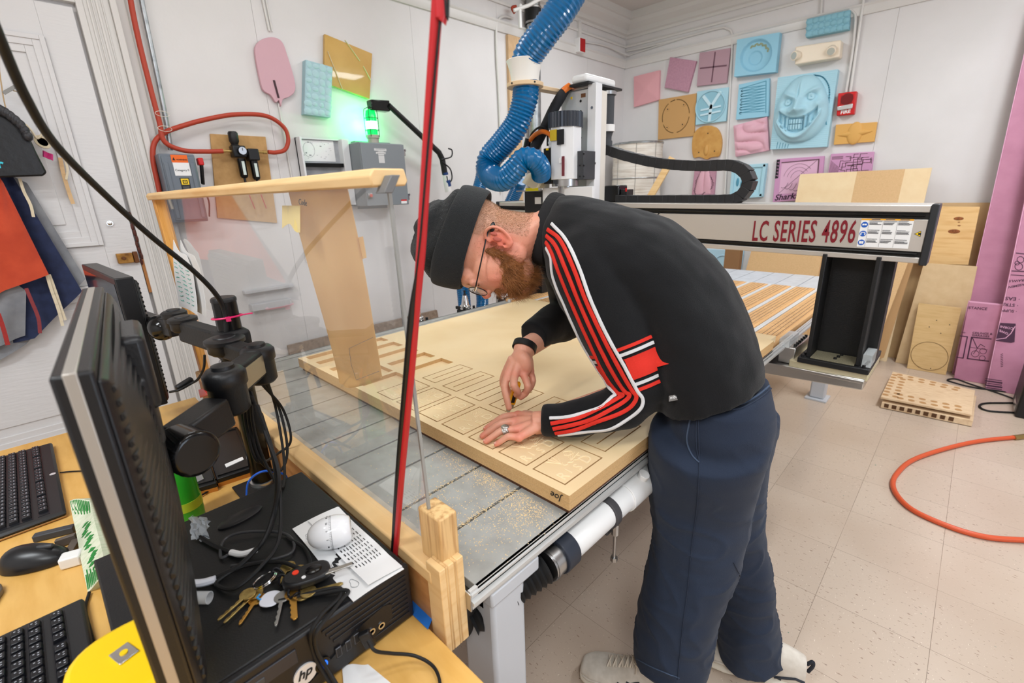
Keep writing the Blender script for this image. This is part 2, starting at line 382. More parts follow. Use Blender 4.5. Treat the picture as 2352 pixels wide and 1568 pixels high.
# casing
mb = MB()
mb.box((XL, .42, 0), (XL + .035, .445, 2.32)); mb.box((XL, .445, 0), (XL + .028, .54, 2.32)); mb.box((XL, .54, 0), (XL + .045, .565, 2.32)); mb.box((XL, .565, 0), (XL + .02, .60, 2.32))
mb.box((XL, -.70, 2.21), (XL + .035, .42, 2.235)); mb.box((XL, -.70, 2.235), (XL + .028, .445, 2.32)); mb.box((XL, -.78, 2.32), (XL + .05, .60, 2.35))
for q, ww in ((.46, .008), (.475, .006), (.49, .010), (.51, .006)): mb.box((XL + .028, q, 0), (XL + .034, q + ww, 2.3))
struct(mb, 'trim_7', TRIM, smooth=0, bevel=.003)
# fluorescent fixtures
LENS = mat('lamp_diffuser', (255, 250, 240), .5, emit=((255, 246, 232), 2.2))
flabels = ['white strip lamp on the ceiling above the door end of the router', 'white strip lamp on the ceiling above the far left corner', 'white strip lamp on the ceiling right of the router, nearer row', 'white strip lamp on the ceiling right of the router by the leaning sheets', 'white strip lamp on the ceiling behind the desk', 'white strip lamp on the ceiling nearest the window wall']
for (lx, ly), lb in zip(LIGHTS, flabels):
    t = thing('ceiling_lamp', (lx, ly, 2.95), lb, 'lamp', 'strip lamps on the ceiling')
    MB().box((lx - .16, ly - .62, 2.99), (lx + .16, ly + .62, 3.05)).build('housing', WHM, t, bevel=.006)
    MB().box((lx - .14, ly - .60, 2.972), (lx + .14, ly + .60, 2.99)).build('diffuser', LENS, t, bevel=.004)
# ---------------------------------------------------------------- left wall things
def hosepath(pts, X=None, Y=None, z=None, n=8): return spline([at(a, b, X=X, Y=Y, z=z) for a, b in pts], n)
mb = MB().tube(hosepath([(290, -80), (300, 0), (318, 90), (345, 200), (366, 280), (378, 325), (420, 345), (470, 348), (512, 347)], X=-2.93), .0115, 12)
one(mb, 'air_hose', REDH, 'red rubber air hose running down beside the grey conduit to the regulator inlet', 'hose')
mb = MB().tube(hosepath([(616, 349), (634, 350), (655, 343), (662, 318), (650, 290), (610, 266), (540, 263), (470, 275), (410, 292), (376, 306), (354, 330), (352, 370), (362, 420), (376, 490)], X=-2.945), .0115, 12)
one(mb, 'air_hose', REDH, 'red air hose looping from the regulator outlet, then down past the switch box', 'hose')
mb = MB().tube(hosepath([(318, -60), (325, 0), (352, 130), (380, 270), (392, 345)], X=-2.965), .011, 12)
one(mb, 'conduit', GALV, 'bare metal conduit running down the wall into the grey switch box', 'conduit')
for px_, zz in (((372, 262), 0), ((378, 296), 0)):
    p = at(*px_, X=-2.93)
    one(MB().tube([p + Vector((0, .03 * math.cos(a), .012 * math.sin(a))) + Vector((.016 * math.sin(a * .5), 0, 0)) for a in np.linspace(0, 2 * PI, 25)[:-1]] , .0012, 6, closed=True), 'cable_tie', mat('clear_nylon', (236, 228, 214), .4),
        'loose clear cable tie around the red hose and conduit, %s one' % ('upper' if px_[1] < 280 else 'lower'), 'cable tie')
# grey safety switch box
t = thing('switch_box', (XL + .0, .67, 1.30), 'dark grey safety switch box with orange warning sticker and red-tipped lever', 'electrical box')
a0 = at(362, 352, X=-2.86); a1 = at(445, 350, X=-2.86)
y0, y1, z1 = a0.y, a1.y, a0.z; z0 = z1 - .32
MB().box((XL, y0, z0), (-2.86, y1, z1)).build('body', SWG, t, bevel=.006)
MB().box((-2.86, y0 + .008, z0 + .01), (-2.852, y1 - .006, z1 - .012)).build('cover', SWG, t, bevel=.004)
MB().box((-2.852, y0 + .012, z0 + .02), (-2.846, y0 + .03, z1 - .04)).box((-2.852, y1 - .03, z0 + .02), (-2.846, y1 - .012, z1 - .04)).build('cover_rib', SWG, t, bevel=.004)
yc = (y0 + y1) / 2
OR = mat('orange_sticker', (240, 106, 22), .5)
MB().box((-2.852, yc - .028, z1 - .04), (-2.8505, yc + .04, z1 - .005)).build('warning_sticker', OR, t)
MB().box((-2.852, yc - .026, z1 - .10), (-2.8507, yc + .042, z1 - .04)).build('category_sticker', PAPER, t)
text_mesh('WARNING', (-2.8503, yc - .008, z1 - .03), (0, 1, 0), (0, 0, 1), width=.045, parent=t, bold=.02)
text_mesh('Category 0', (-2.8503, yc - .022, z1 - .082), (0, 1, 0), (0, 0, 1), width=.058, parent=t)
MB().prism([(-2.8504, yc - .024, z1 - .03), (-2.8504, yc - .012, z1 - .03), (-2.8504, yc - .018, z1 - .016)], (.0005, 0, 0)).build('warning_triangle', INK, t)
MB().box((-2.852, yc - .012, z1 - .20), (-2.8507, yc + .028, z1 - .11)).build('rating_label', mat('label_black', (30, 30, 34), .5), t)
MB().box((-2.8507, yc - .008, z1 - .142), (-2.8500, yc + .024, z1 - .114)).build('label_yellow_square', YEL, t)
mb = MB(); 
for (a, b, c, d) in ((-.002, .018, -.120, -.1235), (-.002, .018, -.1335, -.137), (-.002, .0015, -.120, -.137), (.0145, .018, -.120, -.137)): mb.box((-2.8500, yc + a, z1 + d), (-2.8494, yc + b, z1 + c))
mb.box((-2.85, yc + .006, z1 - .131), (-2.8494, yc + .010, z1 - .126)).build('label_logo', INK, t)
MB().box((-2.8507, yc - .008, z1 - .196), (-2.8500, yc + .024, z1 - .176)).build('label_red_band', mat('label_red', (150, 30, 34), .5), t)
for k in range(4): MB().box((-2.8507, yc - .006, z1 - .1535 - k * .006), (-2.8502, yc + .022 - .004 * (k % 2), z1 - .1515 - k * .006)).build('label_text_line', GREYINK, t)
MB().bar((-2.90, y1 + .02, z1 - .14), (-2.87, y1 + .026, z1 - .03), .012, .02).build('lever', BLK, t, bevel=.003)
MB().box((-2.90, y1 + .012, z1 - .05), (-2.86, y1 + .036, z1 - .015)).build('lever_tip', REDP, t, bevel=.005, label='red lever tip')
MB().tube(spline([(-2.93, y1 + .02, z1 - .16), (-2.92, y1 + .035, z1 - .22), (-2.95, y1 + .03, z1 - .30)], 6), .004).build('lever_linkage', DKG, t)
# regulator on its board
t = thing('air_regulator', (XL, .98, 1.28), 'black air regulator with round gauge and two bowls screwed to a tan board', 'air regulator')
q = [at(483, 307, X=-2.985), at(610, 314, X=-2.985), at(637, 512, X=-2.985), at(500, 500, X=-2.985)]
MB().prism(q, (-.013, 0, 0)).build('mounting_board', mat('brown_board', (196, 154, 100), .7, var=(30, (184, 142, 88), .4, .7)), t, bevel=.001)
g = at(556, 347, X=-2.92)
MB().box((-2.975, g.y - .045, g.z - .03), (-2.915, g.y + .02, g.z + .028)).box((-2.975, g.y + .028, g.z - .045), (-2.915, g.y + .085, g.z + .015)).box((-2.965, g.y + .0, g.z - .02), (-2.925, g.y + .05, g.z + .01)).build('regulator_body', BLK, t, bevel=.006)
MB().lathe((-2.945, g.y - .022, g.z + .02), (0, 0, 1), [(.02, 0), (.022, .01), (.017, .015), (.024, .03), (.024, .07), (.019, .078)]).build('adjusting_knob', BLK, t)
MB().cyl((-2.915, g.y - .005, g.z), (-2.895, g.y - .005, g.z), .022, n=28).build('gauge_case', BLKG, t)
go = MB().cyl((-2.896, g.y - .005, g.z), (-2.893, g.y - .005, g.z), .019, n=28).build('gauge_dial', mat('gauge_face', (206, 216, 232), .3), t)
MB().box((-2.893, g.y - .0065, g.z), (-2.892, g.y - .0035, g.z + .015)).build('gauge_needle', INK, t)
for k, (yy, zz) in enumerate(((g.y - .005, g.z - .035), (g.y + .057, g.z - .045))):
    b = MB().lathe((-2.945, yy, zz), (0, 0, -1), [(.02, 0), (.021, .01), (.020, .09), (.014, .10), (.006, .102), (.006, .122)]).build('filter_bowl', BLKG, t)
    MB().box((-2.927, yy - .007, zz - .085), (-2.9225, yy + .007, zz - .015)).build('level_window', mat('sight_label', (214, 226, 220), .4), b)
    for o in b.children: o.location = -Vector(t.location)*0
for s_, yy in ((-1, g.y - .045), (1, g.y + .085)):
    MB().cyl((-2.945, yy, g.z), (-2.945, yy + s_ * .035, g.z), .007, n=12).cyl((-2.945, yy + s_ * .03, g.z), (-2.945, yy + s_ * .05, g.z), .010, n=6).build('hose_fitting', mat('brass', (190, 160, 100), .3, .9), t)
for yy in (g.y - .005, g.y + .057):
    MB().tube(spline([(-2.95, yy, g.z - .15), (-2.955, yy + .01, g.z - .22), (-2.96, yy + .028, g.z - .30)], 6), .0025).build('drain_line', mat('red_line', (190, 40, 46), .4), t)
# pink paddle
def outline(cx, cz, pts): return [(cx + a, cz + b) for a, b in pts]
P = [at(*q_, X=-2.975) for q_ in [(586, 120), (592, 98), (610, 87), (632, 86), (648, 96), (658, 120), (676, 180), (678, 208), (665, 222), (650, 228), (646, 244), (641, 230), (634, 235), (622, 218), (606, 208), (598, 185)]]
t = thing('foam_paddle', (XL, 1.24, 1.9), 'pink paddle-shaped foam blank with a slit, hung above the regulator', 'foam sample')
MB().prism(spline(P, 3, closed=True), (-.022, 0, 0)).build('foam_blank', mat('dusty_pink_foam', (212, 170, 180), .75, bump=(300, .25)), t, bevel=.002)
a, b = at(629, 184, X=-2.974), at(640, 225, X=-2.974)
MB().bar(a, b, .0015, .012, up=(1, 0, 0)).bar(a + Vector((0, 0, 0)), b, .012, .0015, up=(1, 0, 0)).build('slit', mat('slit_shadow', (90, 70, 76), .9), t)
# two thin wires behind / above the paddle
mb = MB().tube([(-2.992, 1.215, 2.585), (-2.992, 1.235, 2.26)], .006).tube([(-2.992, 1.235, 2.585), (-2.992, 1.25, 2.26)], .004).tube([(-2.992, 1.22, 1.90), (-2.992, 1.235, 1.0)], .005)
one(mb, 'painted_wire_run', TRIM, 'white painted wires running up the wall behind the pink paddle', 'wiring')
# pale blue carved block and ochre glossy sheet
def wall_slab(px, X, th, name, m, label, cat='foam sample', **k):
    q = [at(*p_, X=X) for p_ in px]; return MB().prism(q, (XL + .001 - X, 0, 0)), q
t = thing('carved_foam_block', (XL, 1.48, 1.86), 'narrow pale blue carved foam block left of the glossy ochre sheet', 'foam sample')
mb, q = wall_slab([(702, 137), (764, 154), (760, 270), (699, 262)], -2.955, .045, '', FPALE, ''); 
mb.build('foam_block', mat('dusty_blue_foam', (168, 200, 208), .7, bump=(200, .3)), t, bevel=.002)
mb = MB(); rnd = random.Random(3)
for i in range(4):
    for j in range(7):
        c = q[0].lerp(q[1], (i + .5) / 4).lerp(q[3].lerp(q[2], (i + .5) / 4), (j + .5) / 7); mb.ell(c, .0035, .014 + rnd.random() * .012, .012 + rnd.random() * .012, 10, 6)
mb.build('carved_relief', mat('dusty_blue_relief', (176, 208, 214), .7, bump=(200, .3)), t)
t = thing('glossy_sheet', (XL, 1.71, 1.98), 'glossy ochre yellow plastic-faced square sheet mounted at an angle', 'sheet sample')
q = [at(*p_, X=-2.975) for p_ in [(746, 78), (855, 123), (849, 227), (745, 190)]]
MB().prism(q, (-.022, 0, 0)).build('sheet_core', mat('ochre_lacquer', (204, 160, 78), .3, var=(5, (190, 146, 62), .35, .7), coat=.25), t, bevel=.001)
mb = MB()
for (a, b) in (((752, 118), (786, 205)), ((792, 92), (826, 140)), ((834, 152), (851, 184))): mb.bar(at(*a, X=-2.974), at(*b, X=-2.974), .0012, .012, up=(1, 0, 0))
mb.build('scuffed_fold', mat('scuff_white', (236, 226, 200), .4), t)
# recessed white-framed pocket with drawings
t = thing('document_holder', (XL, 1.45, 1.36), 'white-edged wall holder with a printed drawing sheet, left of the grey cabinet', 'document holder')
c = [at(*p_, X=-2.93) for p_ in [(687, 313), (800, 322), (812, 560 - 90), (700, 560 - 90)]]
y0, y1, zt, zb = c[0].y, c[1].y, c[0].z, c[0].z - .40
mb = MB().box((XL, y0, zb), (-2.985, y1, zt))
mb.build('back_panel', mat('holder_back', (178, 180, 184), .5, var=(12, (150, 153, 158), .4, .7)), t)
MB().box((XL, y0, zb), (-2.93, y0 + .012, zt)).box((XL, y1 - .045, zb), (-2.93, y1, zt)).box((XL, y0, zb), (-2.93, y1, zb + .01)).box((XL, y0, zt - .008), (-2.97, y1, zt)).build('holder_frame', WHM, t, bevel=.002)
MB().box((-2.985, y0 + .02, zt - .13), (-2.982, y1 - .075, zt - .012)).build('drawing_sheet', PAPER, t)
mb = MB(); rnd = random.Random(5)
for k in range(26):
    yy = y0 + .03 + rnd.random() * (y1 - y0 - .13); zz = zt - .12 + rnd.random() * .10; mb.box((-2.982, yy, zz), (-2.9815, yy + .002 + rnd.random() * .012, zz + .0012 + .004 * (rnd.random() > .8)))
mb.tube([(-2.9815, y0 + .07 + .035 * math.cos(a), zt - .065 + .042 * math.sin(a)) for a in np.linspace(0, 6.2, 24)], .0007, 4, closed=True)
mb.build('drawing_lines', GREYINK, t)
MB().box((-2.985, y0 + .012, zt - .165), (-2.94, y1 - .045, zt - .142)).build('black_tray', BLKG, t, bevel=.002)
# grey control cabinet with push buttons
t = thing('control_cabinet', (XL, 1.9, 1.30), 'grey steel control cabinet under the lit green beacon', 'electrical cabinet')
X1 = -2.80
c0 = at(826, 325, X=X1); c1 = at(926, 333, X=X1); c2 = at(938, 469, X=X1)
y0, y1, zt, zb = c0.y, c1.y, c0.z, c2.z
MB().box((XL + .02, y0, zb), (X1 - .012, y1, zt)).build('cabinet_body', GRYP, t, bevel=.003)
MB().box((X1 - .012, y0 + .002, zb), (X1, y1 + .003, zt - .004)).build('cabinet_door', GRYP, t, bevel=.003)
MB().box((XL, y0 + .05, zt + .0), (XL + .05, y1 - .0, zt + .02)).box((XL, y0 + .04, zb - .02), (XL + .03, y1 - .06, zb)).build('mounting_flange', GRYP, t, bevel=.002)
for zz in (zt - .05, zb + .05):
    MB().box((X1 - .02, y1, zz - .022), (X1 - .002, y1 + .014, zz + .022)).cyl((X1 - .012, y1 + .014, zz + .012), (X1 - .002, y1 + .014, zz + .012), .009, n=14).build('door_clamp', STEEL, t, bevel=.002)
for px_, m_, nm in (((853, 424), mat('green_button', (56, 142, 70), .35), 'green_button'), ((852, 449), mat('red_button', (206, 96, 84), .35), 'red_button')):
    b = at(*px_, X=X1 + .012); MB().box((X1, b.y - .016, b.z - .016), (X1 + .008, b.y + .016, b.z + .016)).cyl((X1 + .008, b.y, b.z), (X1 + .014, b.y, b.z), .014, n=20).build('button_bezel', STEEL, t, bevel=.002)
    MB().cyl((X1 + .012, b.y, b.z), (X1 + .02, b.y, b.z), .010, n=20).build(nm, m_, t, bevel=.002)
b = at(874, 345, X=X1)
mb = MB().box((X1, b.y - .045, b.z - .004), (X1 + .0008, b.y + .042, b.z + .010)).box((X1, b.y - .02, b.z - .075), (X1 + .0009, b.y + .022, b.z + .002)).box((X1, b.y - .035, b.z - .022), (X1 + .001, b.y + .035, b.z - .010))
mb.build('paper_label', mat('label_tape', (214, 214, 214), .6), t)
for k in range(4): MB().box((X1 + .001, b.y - .034 + k * .002, b.z + .005 - k * .012), (X1 + .0013, b.y + .034 - .008 * (k % 2), b.z + .0068 - k * .012)).build('label_text_line', GREYINK, t)
b = at(928, 463, X=X1); MB().box((X1, b.y - .022, b.z - .012), (X1 + .0014, b.y + .022, b.z + .005)).build('danger_label', PAPER, t); MB().box((X1 + .0003, b.y - .022, b.z + .005), (X1 + .0014, b.y + .022, b.z + .014)).build('danger_header', REDP, t)
b = at(903, 480, X=-2.88); MB().cyl((-2.9, b.y, zb + .01), (-2.9, b.y, zb - .03), .014).cyl((-2.9, b.y, zb - .03), (-2.9, b.y, .44), .009).build('cable_conduit', GALV, t)
# beacon
b = at(857, 318, X=-2.88); bt = at(855, 250, X=-2.88)
t = thing('beacon_lamp', (-2.88, b.y, zt), 'lit green caged beacon lamp on top of the grey cabinet', 'warning light')
hz = zt
MB().lathe((-2.88, b.y, hz), (0, 0, 1), [(.034, -.005), (.034, .03), (.040, .032), (.040, .05), (.036, .052)]).build('base', mat('cast_grey', (176, 172, 160), .45, .3), t)
Hh = bt.z - hz
GG = bpy.data.materials.new('green_glass_lens'); GG.use_nodes = True; b_ = GG.node_tree.nodes['Principled BSDF']
b_.inputs['Base Color'].default_value = (0.0, .5, .10, 1); b_.inputs['Roughness'].default_value = .12; b_.inputs['Emission Color'].default_value = (0.0, .8, .10, 1); b_.inputs['Emission Strength'].default_value = 1.2
MB().lathe((-2.88, b.y, hz + .052), (0, 0, 1), [(.032, 0), (.033, .02), (.033, Hh - .09), (.028, Hh - .065), (.012, Hh - .055)]).build('green_lens', GG, t)
BE = mat('lit_lamp_core', (230, 255, 240), .4, emit=((150, 255, 180), 14.0))
MB().lathe((-2.88, b.y, hz + .085), (0, 0, 1), [(.0335, 0), (.0345, .01), (.0345, .035), (.0335, .045)]).build('glowing_band', BE, t)
mb = MB()
for k in range(4):
    a = PI / 4 + k * PI / 2; x_, y_ = .042 * math.cos(a), .042 * math.sin(a)
    mb.tube(spline([(-2.88 + x_, b.y + y_, hz + .04), (-2.88 + x_, b.y + y_, hz + Hh - .02), (-2.88 + x_ * .5, b.y + y_ * .5, hz + Hh + .005), (-2.88, b.y, hz + Hh + .01)], 5), .002, 6)
for zz in (.08, .15): mb.tube([(-2.88 + .043 * math.cos(a), b.y + .043 * math.sin(a), hz + zz) for a in np.linspace(0, 2 * PI, 21)[:-1]], .0018, 6, closed=True)
mb.build('wire_cage', BLKM, t)
l = bpy.data.lights.new('beacon_glow', 'POINT'); l.energy = 2.2; l.color = (.02, 1, .26); l.shadow_soft_size = .03
lo = bpy.data.objects.new('beacon_glow', l); lo.location = (-2.945, b.y - .03, hz + .125); COL.objects.link(lo)
# vacuum wand
t = thing('vacuum_wand', (-2.9, 2.1, 1.45), 'black vacuum wand with flat nozzle hung slanting beside the beacon', 'vacuum wand')
a = at(893, 242, X=-2.86); b2 = at(1008, 350, X=-2.9); c2 = at(1022, 400, X=-2.9)
n0 = at(850, 240, X=-2.82)
MB().tube([a, a.lerp(b2, .5), b2, at(1016, 366, X=-2.9), c2], [.017, .018, .02, .021, .021], 16).build('tube', BLKM, t)
mb = MB(); nz0 = at(852, 228, X=-2.83); nz1 = at(895, 230, X=-2.86); nz2 = at(897, 256, X=-2.86); nz3 = at(856, 252, X=-2.83)
mb.prism([nz0, nz1, nz2, nz3], (-.06, 0, 0)).build('nozzle_head', BLKG, t, bevel=.006)
MB().tube([c2, at(1026, 420, X=-2.9), at(1030, 440, X=-2.9)], [.020, .024, .024], 16).build('cuff', WHP, t)
MB().tube([c2 + Vector((.001, 0, .012)), c2 + Vector((.001, .003, -.005))], .0225, 16).tube([at(1026, 414, X=-2.899), at(1029, 428, X=-2.899)], .0255, 16).build('blue_band', mat('navy_blue_tape', (24, 60, 120), .4), t)
MB().tube(spline([at(1014, 366, X=-2.88), at(1036, 360, X=-2.88), at(1038, 345, X=-2.88), at(1030, 341, X=-2.88)], 5), .005).tube(spline([at(1016, 372, X=-2.88), at(1034, 388, X=-2.88), at(1038, 410, X=-2.88), at(1030, 420, X=-2.88), at(1026, 404, X=-2.88)], 5), .005).build('hook', BLK, t)
# batten + duct pipe + valve in the corner run
a, b = at(1167, 78, X=-2.97), at(1194, 80, X=-2.97)
one(MB().box((XL, a.y, .44), (-2.97, b.y, a.z)), 'wood_batten', mat('batten_wood', (214, 180, 140), .6, var=(20, (202, 164, 120), .4, .7, (4, 4, 1))), 'tall raw wood batten on the wall behind the blue hose', 'batten', bevel=.002)
t = thing('duct_pipe', (-2.93, 3.37, .44), 'grey metal duct pipe with a black rubber coupling rising behind the blue hose', 'duct')
MB().cyl((-2.93, 3.36, .44), (-2.93, 3.36, 2.70), .055, n=24).build('lower_pipe', GALV, t)
MB().cyl((-2.93, 3.36, 2.80), (-2.93, 3.36, 3.05), .058, n=24).build('upper_pipe', GALV, t)
MB().lathe((-2.93, 3.36, 2.68), (0, 0, 1), [(.058, 0), (.064, .004), (.064, .125), (.058, .13)]).build('coupling', BLKR, t)
MB().cyl((-2.93, 3.36, 2.685), (-2.93, 3.36, 2.70), .066, n=24).cyl((-2.93, 3.36, 2.79), (-2.93, 3.36, 2.803), .066, n=24).build('clamp_band', STEEL, t)
mb = MB().tube(spline([at(1195, 65, X=-2.84), at(1194, 20, X=-2.84), at(1196, 12, X=-2.84)], 3), .014).tube([at(1180, 24, X=-2.86), at(1215, 12, X=-2.80), at(1250, -8, X=-2.72)], .013)
one(mb, 'white_pipe', WHP, 'small white plastic tee pipe with a short drop, in front of the black coupling', 'pipe')
one(MB().tube(spline([at(1185, 15, X=-2.93), at(1176, 18, X=-2.93), at(1182, 30, X=-2.93)], 4), .011), 'rust_clamp', mat('rust_red', (170, 60, 36), .6), 'small rust-red clamp on the wall left of the white tee pipe', 'clamp')
# conduit with bend
mb = MB().tube(hosepath([(1178, 42), (1158, 38), (1146, 45), (1140, 65), (1141, 130), (1145, 200), (1150, 330), (1152, 440)], X=-2.985, n=5), .009, 8)
one(mb, 'painted_conduit', TRIM, 'white painted conduit that bends beside the wood batten', 'conduit')
# red-faced switch high on the wall
a = at(1331, 85, X=-2.94)
t = thing('pull_box', (XL, a.y + .03, a.z - .10), 'white surface box with a red face high on the wall near the corner', 'alarm box')
MB().box((XL, a.y, a.z - .115), (-2.94, a.y + .09, a.z + .0)).build('box_body', WHP, t, bevel=.003)
MB().box((-2.94, a.y + .012, a.z - .11), (-2.936, a.y + .088, a.z - .004)).build('red_face', mat('deep_red', (176, 20, 24), .4), t)
MB().box((XL, a.y + .04, a.z), (-2.97, a.y + .075, 2.86)).build('raceway', TRIM, t, bevel=.002)
mb = MB().tube(spline([(-2.985, a.y + .09, a.z - .11), (-2.985, 4.4, 2.655), (-2.985, 4.88, 2.64)], 4), .005).tube(spline([(-2.985, a.y + .09, a.z - .01), (-2.985, 4.5, 2.73), (-2.95, 4.86, 2.70), (-2.85, 4.885, 2.71), (-2.1, 4.885, 2.75)], 6), .007)
one(mb, 'surface_cable', TRIM, 'white cable run from the red-faced box round the wall corner', 'cable')
# brown board leaning low on the left wall, plinth box
one(MB().prism([(-2.97, 1.02, 0), (-2.86, 1.02, 0), (-2.955, 1.02, .51), (-2.975, 1.02, .51)], (0, 1.16, 0)), 'brown_board', mat('grey_brown_board', (150, 130, 112), .7, var=(50, (128, 108, 92), .4, .7)), 'dusty brown board leaning low against the left wall behind the router', 'board')
# electrical switch plate seen through the shield
t = thing('wall_conduit_box', (XL, 1.08, .72), 'small grey-white box on the wall behind the shield with its short pipe', 'box')
MB().box((XL, .86, .76), (-2.95, 1.09, .80)).box((XL, .84, .865), (-2.955, 1.12, .885)).build('shelf_bracket', mat('dull_white', (206, 206, 208), .5), t, bevel=.003)
# hanging items on the door
DEN = mat('navy_denim', (34, 46, 82), .85, sheen=.3, bump=(400, .4), var=(30, (26, 36, 68), .4, .7))
GRC = mat('grey_canvas', (150, 152, 156), .85, bump=(400, .4), var=(12, (126, 128, 134), .35, .7))
LEA = mat('orange_suede', (206, 76, 40), .8, sheen=.4, bump=(160, .5), var=(9, (180, 56, 26), .35, .7))
def cloth(name, m, top, bot, X0, amp, n, label, cat, th=.006, ph=0.0, grp=None, col=None):
    """a hanging cloth: top and bottom edges as pixel polylines on the door plane, with folds"""
    T = [at(*p_, X=X0) for p_ in top]; Bq = [at(*p_, X=X0) for p_ in bot]
    def lerpl(L, u):
        s_ = u * (len(L) - 1); i = min(int(s_), len(L) - 2); return L[i].lerp(L[i + 1], s_ - i)
    def fn(u, v):
        p_ = lerpl(T, u).lerp(lerpl(Bq, u), v)
        return p_ + Vector((amp * (.3 + v) * (math.sin(u * n * 2 * PI + ph) + .4 * math.sin(u * n * 4.3 + v * 3)) + amp * .3 * math.sin(v * 9 + u * 5), 0, 0))
    return MB().grid(fn, 30, 24, thick=(-th, 0, 0))
DXX = -2.93
one(cloth('', 0, [(-130, 300), (-40, 352), (20, 400), (62, 420)], [(-260, 860), (-40, 850), (60, 790), (196, 640)], DXX, .008, 2, '', '', ph=1), 'grey_apron', GRC, 'grey canvas apron hanging at the back of the door hooks', 'apron')
one(cloth('', 0, [(-120, 330), (-40, 380), (0, 395), (28, 402)], [(-230, 870), (-60, 812), (80, 776), (188, 668)], DXX + .02, .010, 3, '', '', ph=2), 'navy_apron', DEN, 'navy denim apron with long white ties on the door', 'apron')
one(cloth('', 0, [(-110, 500), (-60, 560), (20, 640), (60, 668)], [(-110, 960), (-40, 806), (10, 790), (58, 770)], DXX + .04, .008, 2, '', '', ph=.4), 'grey_apron', GRC, 'lower grey apron edge hanging below the orange jacket', 'apron')
one(cloth('', 0, [(-140, 330), (-60, 390), (0, 408), (8, 420)], [(-200, 800), (-60, 705), (10, 668), (112, 630)], DXX + .075, .012, 2, '', '', ph=2.6, th=.012), 'suede_jacket', LEA, 'orange suede welding jacket hanging on the door', 'jacket')
TIE = mat('cream_cotton_tie', (226, 212, 184), .8)
def strap(pts, X, w_, m, label, cat='tie', name='apron_tie', th=.002):
    P = hosepath(pts, X=X, n=4); mb = MB()
    for i in range(len(P) - 1): mb.bar(P[i], P[i + 1] + (P[i + 1] - P[i]) * .05, th, w_, up=(1, 0, 0)) if False else mb.obox((P[i] + P[i + 1]) / 2, (P[i + 1] - P[i]), (P[i + 1] - P[i]).cross(Vector((1, 0, 0))), (1, 0, 0), (P[i + 1] - P[i]).length * .52, w_ / 2, th / 2)
    return one(mb, name, m, label, cat)
strap([(108, 632), (118, 665), (134, 710), (144, 748)], DXX + .06, .011, TIE, 'left one of the two long white ties on the navy apron')
strap([(113, 630), (125, 662), (142, 712), (150, 735)], DXX + .055, .010, TIE, 'right one of the two long white ties on the navy apron')
strap([(60, 662), (72, 690), (88, 730), (92, 765)], DXX + .10, .012, mat('wine_red_strap', (142, 58, 62), .7), 'dark red strap with white tip hanging from the orange jacket')
strap([(-4, 720), (8, 755), (18, 792)], DXX + .11, .014, mat('brick_red_strap', (168, 48, 44), .7), 'brick red strap at the far left under the orange jacket')
strap([(45, 410), (55, 440), (70, 470), (77, 498)], DXX + .05, .010, TIE, 'short cream tie over the top of the grey apron')
strap([(138, 362), (146, 400), (158, 440), (168, 468)], DXX - .01, .014, mat('tan_strap', (222, 186, 140), .8), 'tan doubled strap hanging alone right of the black pouch')
strap([(148, 362), (155, 388), (152, 412)], DXX - .005, .008, TIE, 'thin cream loop beside the tan doubled strap')
# black leather piece with a fluted rim, roll of tape, hook with cord
t = thing('leather_pouch', (-2.9, -.25, 1.38), 'black leather pouch with fluted rim and turquoise lettering on the door', 'pouch')
P = [at(*q_, X=-2.83) for q_ in [(-120, 250), (-30, 246), (10, 262), (60, 298), (84, 350), (108, 396), (100, 404), (-20, 408), (-130, 400)]]
MB().prism(P, (-.03, 0, 0)).build('pouch_body', mat('black_leather', (20, 19, 20), .35, bump=(40, .5)), t, bevel=.006)
mb = MB(); rim = hosepath([(-30, 244), (0, 252), (18, 262), (36, 276), (52, 292), (64, 312)], X=-2.81, n=3)
for i, p_ in enumerate(rim): mb.ell(p_, .014, .012 + .004 * (i % 2), .020, 10, 8)
mb.build('fluted_rim', mat('charcoal_vinyl', (48, 48, 52), .4), t)
tx = text_mesh('r', at(-3, 386, X=-2.826), (0, 1, 0), (0, 0, 1), height=.024, parent=t, material=mat('turquoise_print', (60, 200, 220), .5), bold=.03, ext=.001)
tt = thing('tape_roll', (-2.88, .02, 1.55), 'cream roll of tape on a cord beside the black pouch', 'tape')
c = at(98, 326, X=-2.88)
MB().lathe(c + Vector((-.01, 0, 0)), (1, 0, 0), [(.018, 0), (.028, 0), (.028, .02), (.018, .02), (.018, 0)], n=24, sx=.8).build('tape_ring', mat('cream_tape', (214, 200, 170), .6), tt)
MB().tube(hosepath([(58, 285), (72, 300), (86, 318), (98, 300), (88, 270), (80, 255)], X=-2.87, n=4), .004).build('cord', TIE, tt)
one(MB().grid(lambda u, v: at(98 + 24 * u, 345 + 14 * v + 10 * u, X=-2.89) + Vector((.006 * math.sin(u * 9), 0, 0)), 8, 6, thick=(-.008, 0, 0)), 'pink_cloth', mat('magenta_cloth', (206, 60, 128), .8), 'magenta scrap of cloth behind the tape roll', 'cloth')
t = thing('door_hook', (-2.93, -.05, 1.75), 'small grey door hook with a thin cord above the pouch', 'hook')
MB().bar(at(8, 214, X=-2.9), at(36, 198, X=-2.9), .012, .010, up=(1, 0, 0)).build('hook_bar', mat('grey_hook', (140, 138, 134), .5, .5), t)
MB().tube(hosepath([(2, 100), (-2, 150), (4, 200), (8, 225), (14, 252)], X=-2.9, n=4), .0022).tube(hosepath([(30, 208), (60, 215)], X=-2.91, n=2), .002).build('cord', mat('waxed_cord', (190, 160, 120), .6), t)
